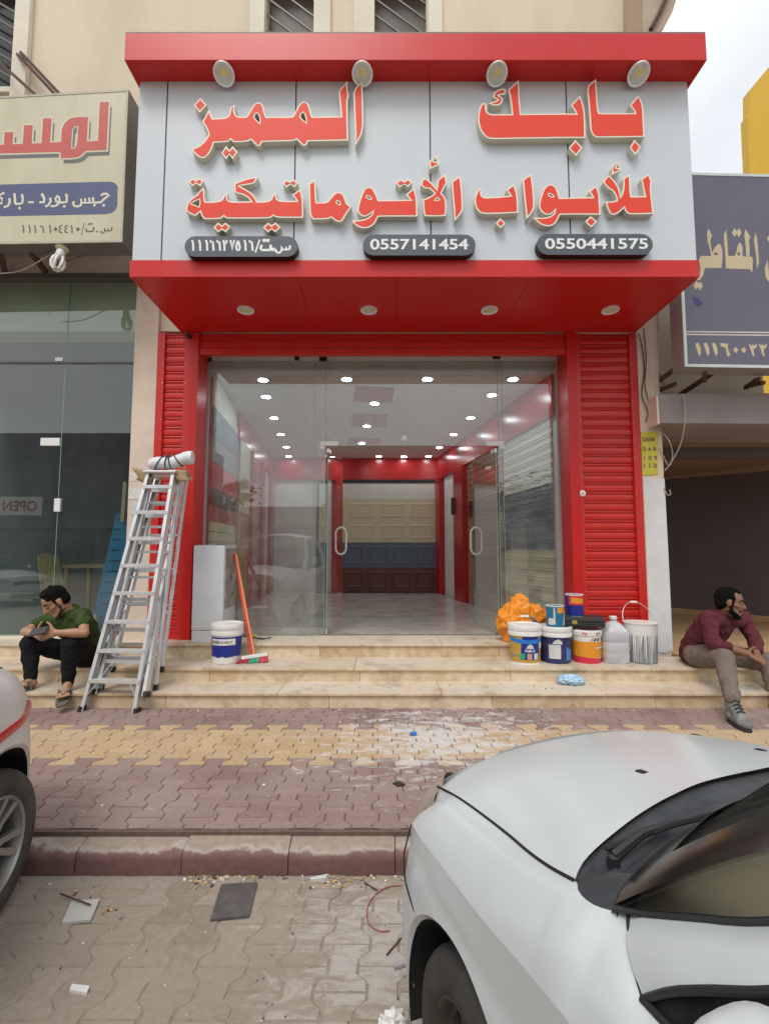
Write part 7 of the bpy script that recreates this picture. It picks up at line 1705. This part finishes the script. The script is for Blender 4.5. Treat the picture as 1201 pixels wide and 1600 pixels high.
    for i in range(29):
        s_ = i / 28; row = []
        for j in range(31):
            t = j / 30; 
            y = s_ * .62; u1 = lerp_tab(uC, s_ * .662); u0 = .082 - .082 * s_ ** 5
            u_ = u0 + (u1 - u0) * t; Y = s_ * lerp_tab(yg, u_); zG = lerp_tab(zg, u_); zC = lerp_tab(zc_, u_)
            z = zG + (zC - zG) * (1 - s_ ** 2.2)
            if j == 0: u_ -= .004; z -= .012
            row.append(Vector((u_, Y, z + .0015)))
        rows.append(row)
    hd_ = both(MB().grid(rows, 0, flip=False))
    bonnet = put(hd_, 'bonnet', paint, root, 60)
    for s_ in (1, -1):
        g = MB().tube([Vector((v.x, v.y * s_ + .0025 * s_, v.z + .0012)) for v in crspline(GAP, 6)], .0034, 6); put(g, 'shut_line', M['gap'], bonnet)
        b = MB().obox(Matrix.Translation((-.465, s_ * .226, .945)) @ Matrix.Rotation(RAD(8), 4, 'Y'), (.030, .022, .016), 0, .005); put(b, 'washer_jet', M['black'], bonnet)
    for s_ in (1, -1):
        fl_ = [Vector((x, s_ * y, z)) for x, y, z in ((-.085, .749, .705), (-.094, .768, .66), (-.092, .776, .62), (-.115, .781, .57), (-.150, .781, .545), (-.19, .781, .53))]
        if warp is None: put(MB().tube(crspline(fl_, 5), .0026, 6), 'shut_line', M['gap'], bodyo)
        dl = [Vector((x, s_ * y, z)) for x, y, z in ((-.846, .653, .938), (-.862, .668, .932), (-.885, .685, .920), (-.912, .704, .907), (-.936, .718, .890), (-.952, .748, .852), (-.962, .768, .82), (-.960, .788, .72), (-.945, .795, .5), (-.93, .788, .34), (-.93, .757, .20))]
        put(MB().tube(crspline(dl, 6), .0028, 6), 'shut_line', M['gap'], bodyo)
        d2 = [Vector((x, s_ * y, z)) for x, y, z in ((-1.72, .728, .925), (-1.75, .778, .83), (-1.76, .792, .6), (-1.74, .790, .36), (-1.72, .757, .20))]
        put(MB().tube(crspline(d2, 6), .0028, 6), 'shut_line', M['gap'], bodyo)
        for x in (-1.58, -2.0): put(MB().bar(Vector((x, s_ * .802, .74)), Vector((x - .13, s_ * .802, .745)), .022, .026, bev=.008), 'door_handle', paint, bodyo)
    # --- scuttle, wipers, windscreen
    gb = [(0, -.735, .986), (.143, -.735, .985), (.295, -.738, .98), (.409, -.757, .975), (.49, -.776, .97), (.564, -.794, .96), (.632, -.817, .95), (.668, -.834, .940)]
    gbv = resample(crspline([(x, y, z) for y, x, z in gb], 6), 30)
    rows = []
    for i in range(30):
        s_ = i / 29; e = gbv[i]; u1 = lerp_tab(uC, s_ * .662); h0 = Vector((u1 + .012, s_ * lerp_tab(yg, u1), (lerp_tab(zg, u1) + (lerp_tab(zc_, u1) - lerp_tab(zg, u1)) * (1 - s_ ** 2.2)) - .016))
        row = []
        for q, dz in ((0, 0), (.10, -.012), (.32, -.020), (.5, -.010), (.56, -.024), (.8, -.016), (.93, -.006), (1.0, .002), (1.03, -.01)): row.append(h0.lerp(e, q) + Vector((0, 0, dz)))
        rows.append(row)
    put(both(MB().grid(rows, 0)), 'scuttle', M['trim'], root)
    for s_ in (1, -1):   # corner covers between bonnet gap and pillar foot
        cp = [Vector((x, y * s_, z)) for x, y, z in ((-.718, .650, .911), (-.726, .6615, .918), (-.748, .6735, .919), (-.769, .6775, .919), (-.797, .6765, .924), (-.821, .6635, .930), (-.848, .647, .937), (-.838, .62, .953), (-.80, .585, .962), (-.745, .60, .935))]; cc = Vector((-.775, .640 * s_, .940))
        cv = MB().add(cp + [cc], [(i, (i + 1) % 10, 10) if s_ < 0 else ((i + 1) % 10, i, 10) for i in range(10)]); put(cv, 'scuttle_corner', M['trim'], root, 60)
    for pv, tip, el in (((-.715, .56, .938), (-.745, .05, 1.000), (-.705, .40, .968)), ((-.68, -.02, .972), (-.775, -.52, .985), (-.70, -.25, .99))):
        wpr = MB().tube([Vector(pv), Vector(pv).lerp(Vector(el), .5) + Vector((0, 0, .012)), Vector(el)], [.012, .009, .007], 8).tube([Vector(el) + Vector((.0, .17, -.018)), Vector(el) + Vector((-.01, 0, .004)), Vector(tip)], .0055, 6)
        wpr.lathe([(.013, -.02), (.013, .002), (.007, .006), (.0001, .006)], pv, 12); put(wpr, 'wiper', M['black'], root)
    hv = resample([Vector(v) for v in header], 30)
    glass = []; 
    for i in range(30):
        a, c = gbv[i], hv[i]; glass.append([a.lerp(c, q / 16) + Vector((.5, 0, .86)) * ((.035 + .05 * (1 - (i / 29) ** 2)) * sin(pi * q / 16)) for q in range(17)])
    put(both(MB().grid(glass, 0)), 'windscreen', M['car_glass'], root, 180)
    fr_ = MB(); lift = Vector((.004, 0, .0065))
    fr_.grid([[glass[i][q] + lift for q in (0, 1)] for i in range(26)]); fr_.grid([[glass[i][q] + lift for q in (15, 16)] for i in range(26)]); fr_.grid([[glass[i][q] + lift for q in range(17)] for i in (25, 26, 27, 28, 29)]); fr_.grid([[glass[i][q] + lift for q in (1, 2)] for i in range(18, 26)])
    put(both(fr_), 'glass_border', M['frit'], root)
    sl_ = MB()
    for s_ in (1, -1):
        sl_.tube([Vector((v.x, s_ * v.y, v.z + .004)) for v in gbv] + [Vector((v.x, s_ * v.y, v.z + .004)) for v in pin[1:]], .0055, 8)
    put(sl_, 'windscreen_seal', M['black'], root)
    # side glass, rear glass
    for s_ in (1, -1):
        bl_ = resample([Vector(v) for v in belt], 24); top = [Vector((-1.44 - .68 * k / 10, .548, 1.325)) for k in range(11)]
        up_ = resample(pout + top[1:], 48)
        b_ = [Vector((v.x, v.y - .006, v.z)) for v in bl_]
        up2 = [min(((abs(u_.x - v.x), i, u_) for i, u_ in enumerate(up_)))[2] for v in b_]
        rows = [[Vector((v.x, s_ * (v.y + (u_.y - .006 - v.y) * q / 6), v.z + (u_.z - v.z) * q / 6)) for q in range(7)] for v, u_ in zip(b_, up2) if v.x > -2.13]
        put(MB().grid(rows, 0, flip=s_ < 0), 'side_window', M['side_glass'], root, 180)
        seal = MB().tube([Vector((v.x, s_ * (v.y + .002), v.z + .002)) for v in bl_ if v.x > -2.13], .0065, 8).tube([Vector((v.x, s_ * v.y, v.z)) for v in up_ if v.x > -2.2], .006, 8); put(seal, 'window_seal', M['black'], root)
        m_ = MB(); blob(m_, (-1.165, s_ * .80, 1.024), .056, .075, .056, 40, .02, 24, 16, 1, sq=.8); mo = put(m_, 'mirror', paint, root, 180)
        put(MB().tube([Vector((-1.10, s_ * .70, .96)), Vector((-1.15, s_ * .76, 1.0))], [.028, .022], 10), 'mirror_arm', M['black'], mo)
        put(MB().obox(Matrix.Translation((-1.219, s_ * .80, 1.024)), (.006, .11, .08), 0, .002), 'mirror_glass', M['chrome'], mo)
    rg = [[Vector((-2.455 - .05 * (1 - (y / .52) ** 2), y, 1.335)).lerp(Vector((-2.77 - .1 * (1 - (y / .62) ** 2), y * 1.18, .935)), q / 6) + Vector((-.6, 0, .6)) * .02 * sin(pi * q / 6) for q in range(7)] for y in [.5 * k / 6 for k in range(7)]]
    put(both(MB().grid(rg, 0)), 'rear_window', M['side_glass'], root, 180)
    # lamps, grille, plate
    for s_ in (1, -1):
        tp = crspline([(-.022, .612, .768), (.012, .594, .777), (.046, .560, .780), (.058, .50, .752), (.064, .40, .744)], 6); bt = crspline([(-.006, .634, .692), (.044, .664, .657), (.072, .668, .654), (.098, .60, .648), (.112, .47, .665), (.116, .36, .685)], 6)
        rows = [[Vector((x.x, s_ * x.y, x.z)) for x in [a.lerp(c, q / 6) + Vector((.7, .6, .2)) * (.016 * sin(pi * q / 6)) for q in range(7)]] for a, c in zip(resample(tp, 30), resample(bt, 30))]
        put(MB().grid(rows, 0, flip=s_ > 0), 'headlight', M['head_lens'], root, 180)
        put(MB().obox(Matrix.Translation((-2.86, s_ * .68, .74)) @ Matrix.Rotation(RAD(-30 * s_), 4, 'Z'), (.05, .14, .20), 0, .02), 'taillight', M['taillight'], root)
    gr = MB()
    for k in range(5): gr.bar(Vector((.158, -.34, .60 + .018 * k)), Vector((.158, .34, .60 + .018 * k)), .012, .008)
    put(gr.box((.140, -.36, .585), (.150, .36, .69)), 'grille', M['trim'], root); put(MB().box((.165, -.45, .26), (.178, .45, .36), bev=.004), 'air_intake', M['trim'], root)
    # wheels and liners
    for c_ in (WF, WR):
        for s_ in (1, -1):
            q = Vector((0, s_, 0)).to_track_quat('Z', 'Y').to_matrix().to_4x4(); ctr = Vector((c_, s_ * .672, WZ))
            li = MB(); rr_ = WRAD - .004; arcs = [-.28 + (pi + .56) * k / 30 for k in range(31)]
            li.grid([[Vector((c_ + rr_ * cos(a), s_ * y_, WZ + rr_ * sin(a))) for y_ in (.772, .52)] for a in arcs]); li.add([Vector((c_ + rr_ * cos(a), s_ * .52, WZ + rr_ * sin(a))) for a in arcs], [tuple(range(31))]); put(li, 'wheel_liner', M['chalk'], root)
            wh = thing('wheel', None, None, (0, 0, 0)); wh.parent = root; 
            T_ = MB().lathe([(.182, .080), (.190, .090), (.215, .096), (.245, .094), (.262, .086), (.272, .072), (.278, .055), (.280, .028), (.276, .026), (.276, .020), (.280, .018), (.280, -.018), (.276, -.020), (.276, -.026), (.280, -.028), (.278, -.055), (.262, -.086), (.20, -.09)], ctr, 56, 0, q, False); put(T_, 'tyre', M['tyre'], wh, 40)
            if rim_kind == 'steel':
                R_ = MB().lathe([(.186, .082), (.178, .086), (.170, .078), (.160, .055), (.150, .050), (.128, .052), (.115, .060), (.085, .066), (.060, .060), (.052, .072), (.0001, .074)], ctr, 48, 0, q, False)
                for k in range(10):
                    a = 2 * pi * k / 10; p = ctr + q @ Vector((.136 * cos(a), .136 * sin(a), .0535)); X = Matrix.Translation(p) @ q @ Matrix.Rotation(a, 4, 'Z'); R_.obox(X, (.022, .040, .004), 1, .0015)
                for k in range(4):
                    a = 2 * pi * k / 4 + .4; p = ctr + q @ Vector((.045 * cos(a), .045 * sin(a), .066)); R_.lathe([(.009, -.004), (.009, .008), (.0001, .009)], p, 8, 2, q)
                put(R_, 'rim', [M['steel_rim'], M['chalk'], M['chrome']], wh)
            else:
                R_ = MB().lathe([(.188, .082), (.180, .090), (.172, .084), (.164, .050), (.160, -.02)], ctr, 48, 0, q, False).lathe([(.165, .012), (.0001, .014)], ctr, 40, 1, q, False).lathe([(.046, .040), (.046, .066), (.034, .074), (.0001, .076)], ctr, 24, 0, q)
                for k in range(10):
                    a = 2 * pi * k / 10 + (.10 if k % 2 else -.10); d_ = Vector((cos(a), sin(a), 0)); e_ = Vector((-sin(a), cos(a), 0)); v = []
                    for rr, hw, zz in ((.030, .016, .064), (.10, .011, .066), (.172, .014, .082)):
                        v += [ctr + q @ (d_ * rr + e_ * hw + Vector((0, 0, zz))), ctr + q @ (d_ * rr - e_ * hw + Vector((0, 0, zz))), ctr + q @ (d_ * rr - e_ * hw * 1.2 + Vector((0, 0, zz - .022))), ctr + q @ (d_ * rr + e_ * hw * 1.2 + Vector((0, 0, zz - .022)))]
                    R_.add(v, [(i * 4 + j, i * 4 + (j + 1) % 4, i * 4 + 4 + (j + 1) % 4, i * 4 + 4 + j) for i in range(2) for j in range(4)])
                put(R_, 'rim', [M['alloy'], M['chalk']], wh)
    # cabin
    put(MB().box((-2.6, -.66, .20), (-.6, .66, .24)), 'floor_pan', M['chalk'], root)
    dsh = [[Vector((x, y, z)) for y in [-.64 + 1.28 * k / 10 for k in range(11)]] for x, z in ((-.76, .93), (-.86, .925), (-1.0, .915), (-1.10, .90), (-1.14, .86), (-1.15, .6))]
    put(MB().grid(dsh, 0, flip=True), 'dashboard', M['dash'], root, 50)
    hb2 = MB().obox(Matrix.Translation((-1.05, .32, .935)), (.16, .34, .06), 0, .03); put(hb2, 'instrument_hood', M['dash'], root)
    sw = MB().tube([Vector((-1.22 + .05 * sin(2 * pi * k / 24), .32 + .16 * cos(2 * pi * k / 24), .86 + .15 * sin(2 * pi * k / 24))) for k in range(24)], .014, 8, closed=True); put(sw, 'steering_wheel', M['black'], root)
    for s_ in (1, -1):
        st_ = MB().obox(Matrix.Translation((-1.62, s_ * .32, .48)), (.44, .44, .16), 0, .05).obox(Matrix.Translation((-1.88, s_ * .32, .82)) @ Matrix.Rotation(RAD(-14), 4, 'Y'), (.14, .42, .60), 0, .05).obox(Matrix.Translation((-1.98, s_ * .32, 1.16)), (.09, .24, .14), 0, .04); put(st_, 'seat', M['seat'], root)
    put(MB().obox(Matrix.Translation((-2.45, 0, .75)), (.14, 1.1, .5), 0, .05), 'rear_seat', M['seat'], root)
    if stripe:
        for s_ in (1, -1):
            put(MB().tube(crspline([(-.15, s_ * .758, .690), (-.20, s_ * .763, .686), (-.32, s_ * .768, .676), (-.6, s_ * .780, .655), (-1.2, s_ * .792, .62)], 8), [.002, .004, .006, .008, .010] + [.013] * 28, 8), 'red_stripe', M['taillight'], bodyo)
    return root
def cr_lookup(crest, x):
    best = None
    for a, b in zip(crest, crest[1:]):
        if a.y > .5 and b.y > .4 and (a.x - x) * (b.x - x) <= 0 and abs(a.x - b.x) > 1e-9: return a.lerp(b, (a.x - x) / (a.x - b.x))
    return min((abs(c.x - x), i, c) for i, c in enumerate(crest) if c.y > .45)[2]
YAW = RAD(18)
lx, ly = -cos(YAW), -sin(YAW)
car1 = thing('parked_car', 'white car filling the lower right corner, bonnet towards the shop and dark steel wheels', 'car', (.179 - lx * .62, 1.673 - ly * .62, -.15), pi / 2 + YAW, 'cars parked along the kerb')
build_car(car1, M['car_white'], 'steel')
def warp2(v):
    v = Vector(v)
    if v.x > -.105:
        v.x = -.105 + (v.x + .105) * .22
    if v.x > -.36:
        g = min(1, (v.x + .36) / .28); v.y *= 1 - .15 * g ** 1.4
    if v.z > .55: v.z += (v.z - .55) * .36
    return v
a2 = RAD(7); kz = 1.1
wc = Vector((-1.612, 2.085, -.15)); fw = Vector((-sin(a2), cos(a2), 0)); lf = Vector((-cos(a2), -sin(a2), 0))
r0 = wc - fw * (-.45 * kz) - lf * (-.755 * kz)
M['car_pearl'] = PM('dusty_white_paint', (.62, .585, .57), .34, var=.04, vscale=1.5, rvar=.03)
car2 = thing('parked_car', 'white car at the left edge with silver alloy wheel and red stripe', 'car', r0, pi / 2 + a2, 'cars parked along the kerb')
car2.scale = (kz, kz, kz)
build_car(car2, M['car_pearl'], 'alloy', warp2, True)
# ================================================================== the far side of the street, seen only as reflections in the shop glass
def tree(x, y, h, seed, label):
    rn = random.Random(seed); t = thing('street_tree', label, 'tree', (x, y, -.15), group='trees across the street')
    tk = MB(); tk.tube([(x, y, -.15), (x + .05, y, h * .25), (x - .05, y + .05, h * .5), (x, y, h * .7)], [.16, .13, .10, .05], 10); tips = []
    for k in range(9):
        a = 2 * pi * k / 9 + rn.random(); z0 = h * (.32 + .04 * k); e = Vector((x + cos(a) * h * .24, y + sin(a) * h * .24, z0 + h * rn.uniform(.16, .34))); tk.tube([(x, y, z0), e], [.06, .02], 6); tips.append(e)
    tk.build('trunk', M['bark'], t, smooth=60); cr_ = MB()
    for k in range(1500):
        c = rn.choice(tips + [Vector((x, y, h * .8))]); p = c + Vector((rn.gauss(0, 1), rn.gauss(0, 1), rn.gauss(0, .8))) * h * .085; a = rn.random() * 6.3; s_ = rn.uniform(.08, .19)
        X = Matrix.Translation(p) @ Matrix.Rotation(a, 4, 'Z') @ Matrix.Rotation(rn.uniform(-1.2, 1.2), 4, 'X'); cr_.add([X @ Vector(v) for v in ((-s_, 0, 0), (0, -s_ * .45, 0), (s_, 0, 0), (0, s_ * .45, 0))], [(0, 1, 2, 3)])
    cr_.build('crown', M['leaf'], t)
M['bark'] = PM('grey_bark', (.12, .09, .07), .9, var=.3, vscale=8); M['leaf'] = PM('dusty_leaf', (.075, .095, .035), .6, var=.4, vscale=2)
for x, y, h, lb in ((6.3, -9.5, 4.7, 'dusty green street tree reflected in the right side pane of the entrance'), (7.9, -10.2, 4.5, 'bushy street tree reflected beside the palest part of the right pane'), (-1.5, -17, 5.2, 'tall thin street tree faintly reflected above the glass doors'), (-9, -15, 5.0, 'wide street tree faintly reflected in the left shop glass')): tree(x, y, h, int(x * 10), lb)
M['far_a'] = PM('grey_render_far', (.34, .31, .28), .9, var=.06); M['far_b'] = PM('violet_render_far', (.16, .13, .20), .8, var=.06); M['far_c'] = PM('sand_render_far', (.50, .43, .33), .9, var=.06)
def far_building(x0, x1, z1, m, lab, n):
    y = -22; t = thing('far_building', lab, 'building', ((x0 + x1) / 2, y, -.15), group='buildings across the street')
    MB().box((x0, y - 8, -.2), (x1, y, z1)).build('wall', M[m], t); wd = (x1 - x0) / n
    for k in range(n):
        MB().box((x0 + wd * (k + .12), y + .002, -.1), (x0 + wd * (k + .88), y + .03, 2.6)).build('shop_window', M['win_dark'], t)
    MB().box((x0 + .1, y + .002, 2.85), (x1 - .1, y + .9, 3.0)).build('awning', M['grille'], t)
far_building(-40, -14, 9.5, 'far_b', 'violet shop row across the street mirrored in the left shop glass', 5); far_building(-13.8, 4, 4.4, 'far_a', 'low grey shop row across the street mirrored in the entrance glass', 4); far_building(4.2, 30, 5.2, 'far_c', 'sand coloured row across the street mirrored in the right pane', 5)
bn = thing('street_banner', 'white OPEN banner across the street, mirrored in the left shop glass', 'banner', (-19, -13.5, 3.4))
bx = -18.7; MB().box((bx - 1.25, -13.53, 3.15), (bx + 1.25, -13.5, 4.1)).build('cloth', M['white_txt'], bn)
for e in (-1.2, 1.2): MB().box((bx + e - .03, -13.59, -.15), (bx + e + .03, -13.54, 4.1)).build('post', M['grille'], bn)
tb_ = MB(); text_loops(tb_, 'OPEN', lambda x, z, t: (bx - x, -13.5 + t, z), -1.0, .75, 3.35, 3.9, .006, bold=.03); tb_.f = [f[::-1] for f in tb_.f]; tb_.build('banner_text', M['taillight'], bn)
for x, y, rz, lb in ((-2.6, -3.2, RAD(35), 'white car across the lane mirrored low in the left entrance pane'), (-10.0, -2.6, RAD(25), 'white car across the lane mirrored in the left shop glass')):
    c_ = copy_tree(car1); c_.location = (x, y, -.15); c_.rotation_euler = (0, 0, rz); c_.scale = (1.25, 1.05, 1.0); c_['label'] = lb
